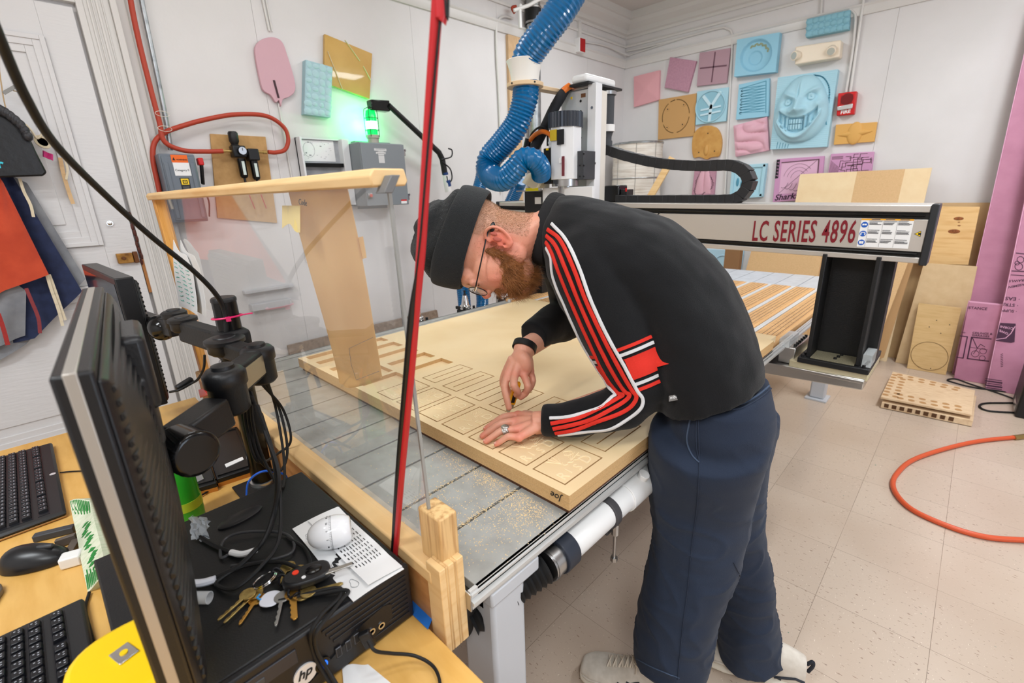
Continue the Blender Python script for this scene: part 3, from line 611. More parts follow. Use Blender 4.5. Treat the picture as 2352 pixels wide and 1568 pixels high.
# ---------------------------------------------------------------- back wall samples
class Pan:
    """a board on the back wall: bilinear frame u (right), v (down), w (out of the wall)"""
    def __init__(s, px, th, Y=None):
        s.Y = (YB if Y is None else Y) - th; s.th = th; s.q = [at(*p_, Y=s.Y) for p_ in px]
    def F(s, u, v, w=0.0):
        q = s.q; p_ = q[0].lerp(q[1], u).lerp(q[3].lerp(q[2], u), v); return p_ + Vector((0, -w, 0))
    def slab(s): return MB().prism([Vector(p_) for p_ in s.q], (0, s.th - .0005, 0))
    def poly(s, pts, w0, w1): return MB().prism([s.F(u, v, w1) for u, v in pts], (0, w1 - w0, 0))
    def line(s, mb, pts, wd, w0=.0, h=.0012, n=0):
        P = [s.F(u, v, w0) for u, v in pts]; P = spline(P, n) if n else P
        for i in range(len(P) - 1):
            d = P[i + 1] - P[i]
            if d.length < 1e-6: continue
            mb.obox((P[i] + P[i + 1]) / 2, d, d.cross(Vector((0, 1, 0))), (0, 1, 0), d.length / 2 + wd * .3, wd / 2, h)
def circ(cu, cv, ru, rv, n=32, a0=0, a1=2 * PI): return [(cu + ru * math.cos(a0 + (a1 - a0) * i / n), cv + rv * math.sin(a0 + (a1 - a0) * i / n)) for i in range(n + (0 if abs(a1 - a0 - 2 * PI) < 1e-6 else 1))]
G = 'foam and board samples on the back wall'
def sample(name, px, th, m, label, loc=None, bevel=.002, slab=True, cat='sample panel'):
    p_ = Pan(px, th); c = p_.F(.5, 1); t = thing(name, (c.x, c.y + th / 2, c.z), label, cat)
    if slab: p_.slab().build('panel', m, t, bevel=bevel)
    return p_, t
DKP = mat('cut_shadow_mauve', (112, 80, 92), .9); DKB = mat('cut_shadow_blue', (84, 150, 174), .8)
# 1 rose pyramid
p_, t = sample('foam_carving', [(1456, 176), (1515, 161), (1513, 229), (1456, 246)], .03, FROSE, 'rose pink foam square faceted into a shallow pyramid, nearest the room corner')
def pyr(u, v): return p_.F(u, v, .022 * (1 - max(abs(2 * u - 1), abs(2 * v - 1))) + .001)
MB().grid(pyr, 12, 12).build('faceted_face', FROSE, t, smooth=5)
# 2 mauve tilted
p_, t = sample('plain_foam_panel', [(1539, 131), (1599, 140), (1580, 211), (1526, 201)], .03, FMAUVE, 'plain mauve foam rectangle hung tilted clockwise')
MB().prism([p_.F(0, 1, .0), p_.F(1, 1, .0), p_.F(1, 1, -.015), p_.F(0, 1, -.015)], (0, 0, -.001)).build('lower_edge', FMAUVE, t)
# 3 cross
p_, t = sample('slotted_foam_panel', [(1607, 121), (1678, 110), (1669, 190), (1600, 198)], .025, mat('grey_mauve_foam', (182, 148, 158), .75, bump=(300, .3)), 'grey-mauve foam square with a dark plus-shaped slot')
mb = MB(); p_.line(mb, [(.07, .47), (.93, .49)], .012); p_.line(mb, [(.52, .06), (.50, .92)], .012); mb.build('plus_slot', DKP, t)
# 4 bowl
p_, t = sample('bowl_foam_panel', [(1693, 91), (1791, 74), (1781, 165), (1686, 176)], .07, FBLUE, 'sky blue foam block with a round stepped bowl carved in it', slab=False)
cu, cv = .49, .50
def bowl(u, v):
    a = math.atan2(v - cv, u - cu); rr = math.hypot((u - cu) / .38, (v - cv) / .43)
    d = 0 if rr >= 1 else -.030 * min(1, (1 - rr) / .12)
    if rr < .88: d -= .012 * math.sin(min(1, (.88 - rr) / .45) * PI * .5)
    e = math.hypot((u - .45) / .17, (v - .54) / .20)
    if e < 1: d -= .012 * min(1, (1 - e) / .2)
    return p_.F(u, v, d)
mb = MB().grid(bowl, 64, 64)
q = p_.q; n_ = len(mb.v)
mb.prism([q[0], q[1], q[2], q[3]][::-1], (0, .069, 0))
mb.f = [f for f in mb.f if not (len(f) == 4 and all(i >= n_ for i in f) and all(abs(mb.v[i].y - p_.Y) < 1e-5 for i in f))]; mb.m = mb.m[:len(mb.f)]
mb.build('panel', FBLUE, t, smooth=35)
mb = MB(); 
for k in range(18):
    a = -2.2 + k * .11; rr = .74 + .05 * math.sin(k * 1.7); u, v = cu + .38 * rr * math.cos(a), cv + .43 * rr * math.sin(a)
    pt = bowl(u, v); mb.ell(pt + Vector((0, .0005, 0)), .012, .002, .010, 8, 4)
mb.build('brown_stain', mat('resin_stain', (150, 160, 128), .5), t)
# 5 mdf circle
p_, t = sample('ring_cut_board', [(1513, 229), (1600, 214), (1594, 312), (1511, 321)], .02, OCHRT, 'tan board with a circle of dark cut slots and four round bosses')
mb = MB()
for a0, a1 in ((.15, 1.42), (1.7, 2.7), (2.9, 4.1), (4.3, 4.62), (4.75, 6.2)): p_.line(mb, circ(.48, .47, .365, .40, 14, a0, a1), .007)
mb.build('ring_slot', GROOVE, t)
for u, v in ((.26, .27), (.69, .22), (.26, .72), (.68, .69)):
    b = MB().cyl(p_.F(u, v, -.002), p_.F(u, v, .004), .018, n=20).build('boss', OCHRT, t, bevel=.001); MB().cyl(p_.F(u, v, .004), p_.F(u, v, .0048), .006, n=12).build('screw_hole', INK, b)
# 6 yen
p_, t = sample('yen_foam_panel', [(1601, 210), (1674, 200), (1667, 278), (1597, 287)], .03, FPALE, 'pale blue foam square with a raised ring and yen sign')
mb = MB(); c_ = [p_.F(u, v, .006) for u, v in circ(.47, .50, .47, .46, 44)]; mb.tube(c_, .006, 8, closed=True); mb.build('raised_ring', FPALE, t)
mb = MB()
for a, b in (((.24, .18), (.50, .50)), ((.76, .12), (.50, .50)), ((.50, .50), (.47, .92))): p_.line(mb, [a, b], .028, .004, .006)
p_.line(mb, [(.18, .58), (.80, .53)], .016, .004, .006); p_.line(mb, [(.18, .73), (.80, .68)], .016, .004, .006); mb.build('yen_sign', mat('pale_cut_blue', (204, 232, 242), .6), t, bevel=.001)
p_.poly(circ(.47, .50, .44, .43, 40), 0, .0012).build('recess_field', mat('recess_blue', (146, 194, 210), .7), t)
# 7 zigzag
p_, t = sample('zigzag_foam_panel', [(1697, 194), (1767, 179), (1765, 267), (1690, 275)], .035, FBLUE, 'sky blue foam block with closely cut zigzag waves')
mb = MB()
z_ = [(.12 + (.76 if k % 2 else 0), .13 + .038 * k) for k in range(20)]; p_.line(mb, z_, .0048, 0, .0012)
for k in range(6): p_.line(mb, circ(.16, .20 + .125 * k, .06, .03, 10, PI / 2, 3 * PI / 2), .0045)
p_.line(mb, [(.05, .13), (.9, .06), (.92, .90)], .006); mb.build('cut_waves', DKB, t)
# 8 domed wood
P = [at(*q_, Y=YB - .03) for q_ in [(1592, 361), (1589, 330), (1594, 306), (1608, 292), (1628, 288), (1646, 294), (1656, 312), (1657, 335), (1651, 358), (1640, 360), (1631, 362), (1622, 366), (1606, 360)]]
t = thing('domed_board', (P[0].x + .15, YB - .01, P[0].z), 'tan arch-topped board with three holes and a small ridge', 'sample panel')
MB().prism(spline(P, 3, closed=True), (0, .029, 0)).build('panel', mat('honey_board', (210, 160, 88), .5, var=(16, (196, 142, 70), .4, .7)), t, bevel=.003)
for px_ in ((1626, 306), (1605, 350), (1641, 347)): q_ = at(*px_, Y=YB - .03); MB().cyl(q_, q_ + Vector((0, -.0012, 0)), .006, n=12).build('drilled_hole', INK, t)
q_ = at(1622, 345, Y=YB - .03); MB().ell(q_, .022, .014, .05, 16, 10).build('ridge', MATS['honey_board'], t)
# 9 pink flames
p_, t = sample('wavy_foam_panel', [(1685, 289), (1762, 268), (1767, 345), (1690, 360)], .03, FPINK, 'pink foam relief of flowing folds under the zigzag block', slab=False)
def wav(u, v):
    e = min(1, 8 * min(u, 1 - u, v, 1 - v) + .2); s_ = u * .9 - v * .55
    h = .022 * abs(math.sin(7 * s_ + 2.2 * math.sin(4 * v + 2 * u))) ** .6 + .010 * math.sin(13 * v + 5 * u) * u
    return p_.F(u, v, .002 + e * max(h, 0))
mb = MB().grid(wav, 48, 48).prism([p_.F(0, 0, 0), p_.F(1, 0, 0), p_.F(1, 1, 0), p_.F(0, 1, 0)], (0, .029, 0)); mb.build('panel', FPINK, t, smooth=60)
# 10 demon relief
p_, t = sample('demon_mask_relief', [(1787, 178), (1925, 159), (1899, 337), (1769, 343)], .06, FPALE, 'large pale blue foam relief of a grinning fanged demon face', slab=True, cat='relief carving')
MB().grid(lambda u, v: p_.F(u, v, .001 + .0012 * (1 if math.sin(v * 230) > 0 else 0)), 2, 150).build('routed_lines', FPALE, t, smooth=0)
def gs(u, v, cu, cv, su, sv, rot=0): 
    x, y = u - cu, v - cv; c_, s_ = math.cos(rot), math.sin(rot); x, y = x * c_ + y * s_, -x * s_ + y * c_; return math.exp(-(x / su) ** 2 - (y / sv) ** 2)
def demon(u, v):
    # face outline: broad superellipse, wider at jaw
    hw = .37 + .10 * v - .05 * math.cos(v * 6); x = (u - .47 - .02 * (1 - v)) / hw; y = (v - .47) / .45
    rr = (abs(x) ** 2.6 + abs(y) ** 2.8) ** (1 / 2.7)
    if rr >= 1: return 0.0
    h = .075 * (1 - rr ** 3.2) ** .55
    h += .016 * gs(u, v, .47, .16, .06, .14)                                        # brow knot
    h += .030 * gs(u, v, .30, .29, .13, .035, .35) + .030 * gs(u, v, .66, .25, .14, .035, -.38)   # brows
    h -= .030 * gs(u, v, .28, .37, .10, .05) + .030 * gs(u, v, .67, .32, .10, .05)  # sockets
    for cx, cy in ((.27, .375), (.66, .325)):
        d = math.hypot((u - cx) / .062, (v - cy) / .045)
        if d < 1: h += .028 * math.sqrt(1 - d * d)
        if d < .16: h -= .010
    h += .055 * gs(u, v, .45, .42, .07, .10) + .045 * gs(u, v, .44, .49, .11, .045) + .02 * gs(u, v, .33, .51, .045, .03) + .02 * gs(u, v, .56, .48, .045, .03)
    h += .022 * gs(u, v, .16, .47, .07, .06) + .022 * gs(u, v, .80, .42, .07, .06)  # cheeks
    h -= .012 * gs(u, v, .44, .25, .012, .10)
    # mouth: wide crescent
    mc = .62 - .26 * (u - .45) ** 2 * 4 + .02; top = mc - .06 - .18 * (abs(u - .44) - .12) ** 2; bot = mc + .16 - .9 * (u - .44) ** 2
    if .13 < u < .80 and top < v < bot:
        e = min(1, (v - top) / .025, (bot - v) / .025, (u - .13) / .03, (.80 - u) / .03); h -= .038 * e
        for cx, w_, y0_, y1_ in ((.44, .115, .60, .665), (.44, .12, .675, .745)):       # tooth rows
            if abs(u - cx) < w_ and y0_ < v < y1_:
                k = abs(((u - cx) / .048) % 1 - .5) * 2; h += .026 * min(1, (1 - k) * 5)
        for cx, s_ in ((.215, .03), (.29, .025), (.60, .025), (.68, .035)):             # fangs
            d = abs(u - cx) / s_; 
            if d < 1 and .56 < v < .80: h += .032 * math.sqrt(1 - d) * min(1, (.80 - v) / .10)
    h += .020 * math.exp(-((v - (bot + .05)) / .03) ** 2) * (1 if .1 < u < .85 else 0)  # lower lip
    h += .014 * gs(u, v, .44, .93, .2, .05)
    return max(h, 0)
MB().grid(lambda u, v: p_.F(u, v, .0015 + demon(u, v)), 150, 170).build('face_relief', FPALE, t, smooth=80)
mb = MB()
p_.line(mb, [(.16, .56), (.14, .42), (.20, .24), (.30, .12), (.44, .035)], .006, .003, .001, 6); p_.line(mb, [(.62, .03), (.78, .08), (.90, .22), (.93, .42)], .009, .003, .001, 6); p_.line(mb, [(.90, .58), (.94, .70)], .008, .003, .001); p_.line(mb, [(.42, .05), (.56, .045)], .010, .003, .001)
for k in range(5): p_.line(mb, [(.13 + k * .05, .90 + .01 * k), (.12 + k * .05, .99)], .004, .003, .001)
mb.build('hairline_cut', DKB, t)
# 11 ochre bird
p_, t = sample('winged_board', [(1920, 286), (2015, 280), (2008, 325), (1914.5, 332.5)], .025, OCHRE, 'ochre board with a raised round body and two pointed wings', cat='sample panel')
mb = MB(); mb.grid(lambda u, v: p_.F(.06 + .88 * u, .5 + (v - .5) * .42 * (1 - abs(2 * u - 1) ** 1.6) - .10 * (u - .5), .014 * (1 - abs(2 * v - 1) ** 2) * (1 - abs(2 * u - 1) ** 3) + .0005), 30, 10)
mb.build('raised_wings', OCHRE, t); c_ = p_.F(.50, .5, 0)
MB().ell(c_, .052, .016, .085, 20, 12).build('raised_body', OCHRE, t)
# 12 maze
p_, t = sample('maze_foam_panel', [(1909, 353.5), (2007.7, 348), (1999, 418), (1898, 424)], .03, FMAG, 'orchid foam panel with a maze of narrow dark grooves')
mb = MB(); rnd = random.Random(11)
for k in range(11): p_.line(mb, [(.04 + .012 * k * 0, .10 + .035 * (k % 3)), (.3, .10 + .035 * (k % 3))], .004) if k < 3 else p_.line(mb, [(.03 + .028 * (k - 3), .22 + .03 * (k - 3)), (.03 + .028 * (k - 3), .98)], .003)
for k in range(26):
    u0, v0 = .28 + .65 * rnd.random(), .10 + .75 * rnd.random(); L_ = [(u0, v0)]
    for s_ in range(3):
        if s_ % 2: L_.append((L_[-1][0], min(.97, max(.05, L_[-1][1] + rnd.choice((-.14, .14, .2))))))
        else: L_.append((min(.97, max(.25, L_[-1][0] + rnd.choice((-.12, .1, .16)))), L_[-1][1]))
    p_.line(mb, L_, .0045)
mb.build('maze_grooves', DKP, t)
# 13 Sharks
p_, t = sample('lettered_foam_panel', [(1784.4, 365.4), (1893, 358), (1885, 457), (1774.7, 464)], .03, FMAG, 'orchid foam panel with Sharks lettering and an inset picture, partly behind the leaning sheet')
p_.poly([(.12, .09), (.90, .07), (.90, .82), (.12, .82)], 0, .0015).build('inset_picture', mat('light_orchid', (224, 180, 206), .7), t)
mb = MB(); p_.line(mb, [(.12, .09), (.90, .07), (.90, .60)], .009, .002); p_.line(mb, [(.12, .80), (.86, .09)], .003, .002)
for k in range(4): p_.line(mb, circ(.20 + .09 * k, .42, .12, .26 + .03 * k, 10, .6, 1.9), .003, .002)
for k in range(3): p_.line(mb, circ(.5, .5, .16 + .08 * k, .2 + .08 * k, 16, 3.4, 5.6), .0018, .002)
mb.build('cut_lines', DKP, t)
p_.poly([(.0, .02), (.07, .015), (.07, .44), (.0, .45)], 0, .001).build('black_lettered_strip', INK, t)
mb = MB()
for k in range(5): p_.line(mb, [(.02, .08 + k * .075), (.055, .07 + k * .075), (.05, .10 + k * .075)], .003, .0025)
mb.build('strip_marks', FMAG, t)
text_mesh('Sharks', p_.F(.04, .97, .001), p_.F(1, .9, 0) - p_.F(0, .95, 0), (0, 0, 1), width=.19, parent=t, material=mat('dark_plum', (58, 34, 52), .8), bold=.015, shear=.2, ext=.002)
# 14 blue framed
p_, t = sample('framed_foam_panel', [(1683, 380), (1761, 375), (1751, 452), (1676, 458)], .045, FPALE, 'pale blue foam panel with a raised rim, behind the end of the cable chain')
mb = MB(); 
for a, b in (((.04, .05), (.96, .05)), ((.96, .05), (.96, .95)), ((.96, .95), (.04, .95)), ((.04, .95), (.04, .05))): p_.line(mb, [a, b], .026, .006, .007)
mb.build('raised_rim', FPALE, t, bevel=.001)
mb = MB()
for k in range(5): mb.ell(p_.F(.2 + .13 * k, .5 + .1 * math.sin(k * 2), 0), .014, .006, .04, 8, 6)
mb.build('relief_shapes', DKB, t)
# 15 jigsaw cone
p_, t = sample('leaf_foam_panel', [(1597, 372), (1646, 368), (1639, 452), (1588, 454)], .03, FMAUVE, 'mauve foam panel with a leaf shape outlined by a wavy dark cut')
L_ = [(.50, .14), (.62, .22), (.70, .36), (.86, .50), (.94, .64), (.86, .78), (.62, .84), (.52, .90), (.44, .98), (.20, .92), (.10, .80), (.16, .66), (.14, .52), (.26, .36), (.36, .22)]
L2 = []
for i, a in enumerate(L_):
    b = L_[(i + 1) % len(L_)]
    for k in range(4):
        f_ = k / 4; L2.append((a[0] + (b[0] - a[0]) * f_ + .02 * (1 if k % 2 else -1), a[1] + (b[1] - a[1]) * f_))
mb = MB(); mb.grid(lambda u, v: p_.F(.5 + (u - .5) * .70 * (.35 + .65 * math.sin(min(1, v * 1.25) * PI / 2)) , .16 + .74 * v, .014 * abs(math.sin(u * 6.3)) ** .5 * math.sin(PI * v) + .0005), 24, 24); mb.build('leaf_relief', FPINK, t)
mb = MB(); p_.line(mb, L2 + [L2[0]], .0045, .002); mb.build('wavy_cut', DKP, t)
# 16 rough blue strip on the rail
p_, t = sample('rough_foam_block', [(1853, 44), (1952.5, 22), (1949, 67), (1851, 86)], .06, mat('rough_blue_foam', (138, 190, 206), .7, bump=(80, .6)), 'rough blue foam strip lying across the picture rail above the emergency light')
mb = MB(); rnd = random.Random(8)
for i in range(7):
    for j in range(3): mb.ell(p_.F((i + .5) / 7, (j + .5) / 3, 0), .026, .006 + .006 * rnd.random(), .022, 10, 6)
mb.build('rough_relief', MATS['rough_blue_foam'], t)
# 17 blue panel seen under the beam
p_, t = sample('heart_foam_panel', [(1580, 570), (1708, 576), (1699, 632), (1578, 640)], .03, mat('bright_pale_blue_foam', (186, 222, 240), .6), 'pale blue foam block with rounded heart-like curves, seen under the gantry beam')
mb = MB()
for cx in (.36, .66): mb.tube([p_.F(u, v, .003) for u, v in circ(cx, .50, .14, .30, 20, PI, 2 * PI)] + [p_.F(cx + .14, .95, .003)], .006, 8)
mb.build('curved_relief', MATS['bright_pale_blue_foam'], t)
# emergency light
t = thing('emergency_light', (-1.2, 4.85, 2.33), 'cream two-headed emergency light on the back wall', 'emergency light')
P = Pan([(1826, 107), (1932, 91), (1928, 131), (1825, 149)], .10)
P.slab().build('housing', mat('cream_plastic', (240, 226, 204), .4), t, bevel=.010)
for u, v, d in ((.06, .50, (-.55, -1, -.15)), (.83, .50, (0, -1, -.5))):
    c = P.F(u, v, .0); e = c + Vector(d).normalized() * .035
    h_ = MB().lathe(c, d, [(.030, -.01), (.036, .01), (.034, .034), (.028, .036)], n=24).build('lamp_head', MATS['cream_plastic'], t)
    MB().cyl(e, e + Vector(d).normalized() * .003, .026, n=20).build('glass_lens', mat('lens_glass', (190, 200, 196), .1, .3), h_)
# conduits on back wall
mb = MB().tube([at(1884, 75, Y=4.885), at(1889, -40, Y=4.885)], .009, 8); one(mb, 'painted_conduit', TRIM, 'white painted conduit dropping from the ceiling into the emergency light', 'conduit')
mb = MB().tube(hosepath([(1440, 118), (1500, 104), (1600, 78), (1655, 64), (1670, 66), (1681, 78), (1680, 140), (1672, 300), (1664, 470)], Y=4.885, n=4), .009, 8); one(mb, 'painted_conduit', TRIM, 'white painted conduit running along the rail then down between the foam panels', 'conduit')
mb = MB().tube(hosepath([(1950, 22), (1960, 28), (1965, 45), (1958, 120), (1943, 212)], Y=4.88, n=4), .009, 8); one(mb, 'painted_conduit', TRIM, 'bent white conduit entering the fire alarm, left of the straight one', 'conduit')
mb = MB().tube([at(1985, -10, Y=4.88), at(1953, 212, Y=4.88)], .010, 8); one(mb, 'painted_conduit', TRIM, 'straight white conduit from the ceiling to the fire alarm', 'conduit')
# fire alarm
t = thing('fire_alarm', (-.95, 4.86, 1.88), 'red fire alarm sounder with clear strobe and FIRE lettering', 'fire alarm')
P = Pan([(1925, 214), (1968, 209), (1961, 262), (1921, 266)], .06)
P.slab().build('housing', REDP, t, bevel=.006)
mb = MB()
for k in range(9): mb.box((P.F(.2, 0, 0).x, P.Y - .003, P.F(.5, .15 + k * .045).z), (P.F(.85, 0, 0).x, P.Y, P.F(.5, .15 + k * .045).z + .003))
mb.cyl(P.F(.52, .30, -.001), P.F(.52, .30, .0015), .042, n=28); mb.build('speaker_grille', mat('dark_red_grille', (120, 12, 16), .6), t)
P.poly([(.04, .60), (.90, .54), (.88, .74), (.06, .78)], 0, .02).build('strobe_lens', mat('clear_strobe', (225, 225, 225), .08, .4), t, bevel=.004)
text_mesh('FIRE', P.F(.24, .95, .001), (1, 0, .06), (0, 0, 1), width=.065, parent=t, material=PAPER, bold=.03)
# filter drum in the corner, stick, small black box
t = thing('filter_drum', (-2.60, 4.60, 0), 'tall white pleated filter drum standing in the far corner', 'filter drum')
c = Vector((-2.62, 4.58, 0))
prof = [(.245, 0)]
for k in range(14): prof += [(.245, .13 * k + .01), (.240, .13 * k + .06), (.245, .13 * k + .12)]
prof = [(a, min(b, 1.80)) for a, b in prof] + [(.235, 1.80)]
MB().lathe(c, (0, 0, 1), prof, n=48).build('drum_body', mat('filter_fabric', (232, 226, 216), .8, var=(6, (204, 192, 178), .4, .7, (1, 1, 12))), t)
MB().lathe(c + Vector((0, 0, 1.795)), (0, 0, 1), [(.25, 0), (.252, .012), (.246, .018), (.235, .018)], n=48).build('rim', GALV, t)
for zz in (.75, 1.15, 1.47): MB().lathe(c + Vector((0, 0, zz)), (0, 0, 1), [(.247, 0), (.249, .006), (.247, .012)], n=48).build('wire_band', STEEL, t)
for a in (-1.1, -1.9, -.3): MB().box((c.x + .248 * math.cos(a) - .0015, c.y + .248 * math.sin(a) - .0015, .02), (c.x + .248 * math.cos(a) + .0015, c.y + .248 * math.sin(a) + .0015, 1.8)).build('seam_wire', STEEL, t)
a, b2 = at(1545, 362, Y=4.30), at(1330, 740, z=.02)
b2 = Vector((-2.90, b2.y - .02, .02))
one(MB().bar(a, b2, .065, .02, up=(0, -1, 0)), 'wood_stick', FIR, 'pale wood stick leaning in front of the white filter drum', 'stick', bevel=.002)
# leaning sheets ------------------------------------------------------------
def lean(name, px, z0y, topY, th, m, label, cat='sheet', bottom=None, **k):
    """a sheet standing on the floor: top corners as pixels on the plane Y = topY, bottom at floor distance z0y"""
    a, b = at(*px[0], Y=topY), at(*px[1], Y=topY)
    xa, xb = (a.x, b.x) if bottom is None else bottom
    zt0, zt1 = a.z, b.z
    q = [a, b, Vector((xb, z0y, .001)), Vector((xa, z0y, .001))]
    n = (q[1] - q[0]).cross(q[3] - q[0]).normalized(); n = n if n.y > 0 else -n
    return MB().prism(q, n * th), q, n
mb, q, n = lean('', [(2095, 466), (2277, 465)], 4.72, 4.86, .018, None, '', bottom=(-.50, .095)); one(mb, 'mdf_sheet', mat('tan_sheet_back', (206, 172, 124), .6, var=(10, (198, 162, 114), .4, .7)), 'largest tan sheet standing right against the back wall', 'sheet', bevel=.001)
def face(q, n, u, v, d=.0): return q[0].lerp(q[1], u).lerp(q[3].lerp(q[2], u), v) - n * d
# three-tone pale board above beam
T0, T1 = at(1838, 400, Y=4.78), at(2141, 385, Y=4.78)
t = thing('striped_sheet', ((T0.x + T1.x) / 2, 4.66, 0), 'pale sheet with a darker tan middle stripe leaning behind the gantry beam', 'sheet')
def strip(u0, u1, m, nm):
    a, b = T0.lerp(T1, u0), T0.lerp(T1, u1); q = [a, b, Vector((b.x, 4.58, .001)), Vector((a.x, 4.58, .001))]; nn = Vector((0, 1, 0)); MB().prism(q, (0, .012, 0)).build(nm, m, t)
strip(0, .47, TANL, 'pale_left_part'); strip(.47, .82, TANB, 'darker_middle_part'); strip(.82, 1, TANL, 'pale_right_part')
# orange-tan sheet beyond the table end
mb = MB().prism([at(1730, 560, Y=4.50), at(1893, 560, Y=4.50), Vector((-.86, 4.40, .001)), Vector((-1.50, 4.40, .001))], (0, .016, 0)); one(mb, 'mdf_sheet', TANB, 'tan sheet standing behind the far end of the router table', 'sheet', bevel=.001)
one(MB().box((-1.60, 4.42, 0), (-1.47, 4.5, 1.02)), 'wood_post', mat('dark_brown_board', (142, 104, 68), .7), 'brown post beside the pale blue heart block', 'post', bevel=.002)
# two tan sheets right of the column
for k, (xa, xb, yb_, topx) in enumerate(((-.88, -.40, 4.40, (1880, 2102)), (-.80, -.335, 4.50, (1900, 2112)))):
    A, Bq = at(topx[0], 560, Y=yb_ + .16), at(topx[1], 560, Y=yb_ + .16)
    P = [A, Bq, Vector((xb, yb_ + .01, .05)), Vector((xb - .06, yb_, .012)), Vector((xb - .22, yb_, .001)), Vector((xa, yb_, .001))]
    one(MB().prism(P, (0, .016, 0)), 'tan_sheet', [TANB, mat('tan_sheet_mid', (194, 154, 106), .68)][k], ['tan sheet with a chipped lower corner, frontmost one right of the gantry column', 'tan sheet just behind the chipped one, right of the gantry column'][k], 'sheet', bevel=.001)
# pine ply with knots, translucent sheet, ply with circle
P = Pan([(2140, 474), (2251, 475), (2224, 608), (2112, 606)], 0, Y=4.70)
t = thing('pine_board', (P.F(.5, 1).x, 4.66, P.F(.5, 1).z), 'pine board with two dark knots propped on top of the kraft sheet', 'board')
MB().prism([P.F(0, 0), P.F(1, 0), P.F(1, 1), P.F(0, 1)], (0, .018, 0)).build('board', mat('pine_ply', (236, 196, 136), .5, var=(5, (218, 168, 104), .45, .75, (1, 1, 9))), t, bevel=.001)
for u, v, s_ in ((.62, .20, .018), (.58, .42, .022), (.66, .32, .006), (.64, .26, .005)): MB().ell(P.F(u, v, 0), s_ * 1.5, .0015, s_ * .7, 14, 8).build('knot', mat('pine_knot', (158, 92, 44), .6, var=(80, (110, 60, 26), .4, .7)), t)
P = Pan([(2122, 604), (2245, 612), (2196, 851), (2058, 826)], 0, Y=4.62)
q = [P.F(0, 0), P.F(1, 0), Vector((P.F(1, 1).x, 4.60, .001)), Vector((P.F(0, 1).x, 4.60, .001))]
t = thing('kraft_sheet', (q[2].x - .15, 4.6, 0), 'kraft-coloured sheet with faint packing creases under the pine board', 'sheet')
MB().prism(q, (0, .012, 0)).build('sheet', TANK, t, bevel=.001)
P = Pan([(2110, 696), (2209, 707), (2176, 846), (2087, 833)], 0, Y=4.57)
q = [P.F(0, 0), P.F(1, 0), Vector((P.F(1, 1).x, 4.50, .001)), Vector((P.F(0, 1).x, 4.50, .001))]
t = thing('plywood_offcut', ((q[2].x + q[3].x) / 2, 4.50, 0), 'small plywood offcut with a shallow round recess near its foot', 'plywood')
nn = (q[1] - q[0]).cross(q[3] - q[0]).normalized(); nn = nn if nn.y > 0 else -nn
MB().prism(q, nn * .018).build('board', mat('ply_offcut', (214, 180, 126), .6, var=(12, (204, 168, 112), .4, .7, (1, 1, 6))), t, bevel=.001)
c = q[0].lerp(q[1], .5).lerp(q[3].lerp(q[2], .5), .76) - nn * .001
uu = (q[1] - q[0]).normalized(); vv = (q[3] - q[0]).normalized()
MB().tube([c + uu * .105 * math.cos(a) + vv * .105 * math.sin(a) for a in np.linspace(0, 2 * PI, 49)[:-1]], .0016, 6, closed=True).build('round_recess_edge', GROOVE, t)
for u, v in ((.5, .22), (.36, .33), (.82, .26), (.66, .40), (.3, .95), (.6, .94)): c2 = q[0].lerp(q[1], u).lerp(q[3].lerp(q[2], u), v) - nn * .0008; MB().cyl(c2, c2 - nn * .0006, .0035, n=10).build('screw_hole', INK, t)
# pink insulation boards 
def pinkboard(nm, q, th, label):
    t = thing(nm, ((q[2].x + q[3].x) / 2, (q[2].y + q[3].y) / 2, 0), label, 'insulation board')
    n = (q[1] - q[0]).cross(q[3] - q[0]).normalized(); n = n if n.y > 0 else -n
    MB().prism(q, n * th).build('foam_board', PINKB, t, bevel=.002); return t, n
x0 = .085
F1 = [Vector((.005, 4.80, 2.42)), Vector((.62, 4.80, 2.42)), Vector((.70, 4.56, .001)), Vector((x0 - .01, 4.56, .001))]
t1, n1 = pinkboard('insulation_board', F1, .05, 'tallest pink insulation board, plain faced, leaning at the back')
F2 = [at(2226, 694, Y=4.47), at(2226, 694, Y=4.47) + Vector((.165, .0, 0)), Vector((.252, 4.45, .001)), Vector((x0, 4.45, .001))]
t2, n2 = pinkboard('insulation_board', F2, .045, 'low pink insulation board printed CEILINGS & GARAGES')
F3 = [Vector((.158, 4.62, 1.9)), Vector((.62, 4.62, 1.9)), Vector((.70, 4.34, .001)), Vector((.255, 4.34, .001))]
t3, n3 = pinkboard('insulation_board', F3, .05, 'frontmost tall pink insulation board with upside-down black printing')
PL = mat('plum_print', (70, 36, 62), .6)
MB().prism([F3[0] + Vector((-.004, 0, 0)), F3[3] + Vector((-.004, 0, 0)), F3[3] + n3 * .05 + Vector((-.004, 0, 0)), F3[0] + n3 * .05 + Vector((-.004, 0, 0))], (.004, 0, 0)).build('pale_edge', PINKE, t3)
MB().prism([F1[0] + Vector((-.004, 0, 0)), F1[3] + Vector((-.004, 0, 0)), F1[3] + n1 * .05 + Vector((-.004, 0, 0)), F1[0] + n1 * .05 + Vector((-.004, 0, 0))], (.004, 0, 0)).build('pale_edge', PINKE, t1)
MB().prism([F2[0] + Vector((0, 0, .004)), F2[1] + Vector((0, 0, .004)), F2[1] + n2 * .045 + Vector((0, 0, .004)), F2[0] + n2 * .045 + Vector((0, 0, .004))], (0, 0, -.004)).build('pale_edge', PINKE, t2)
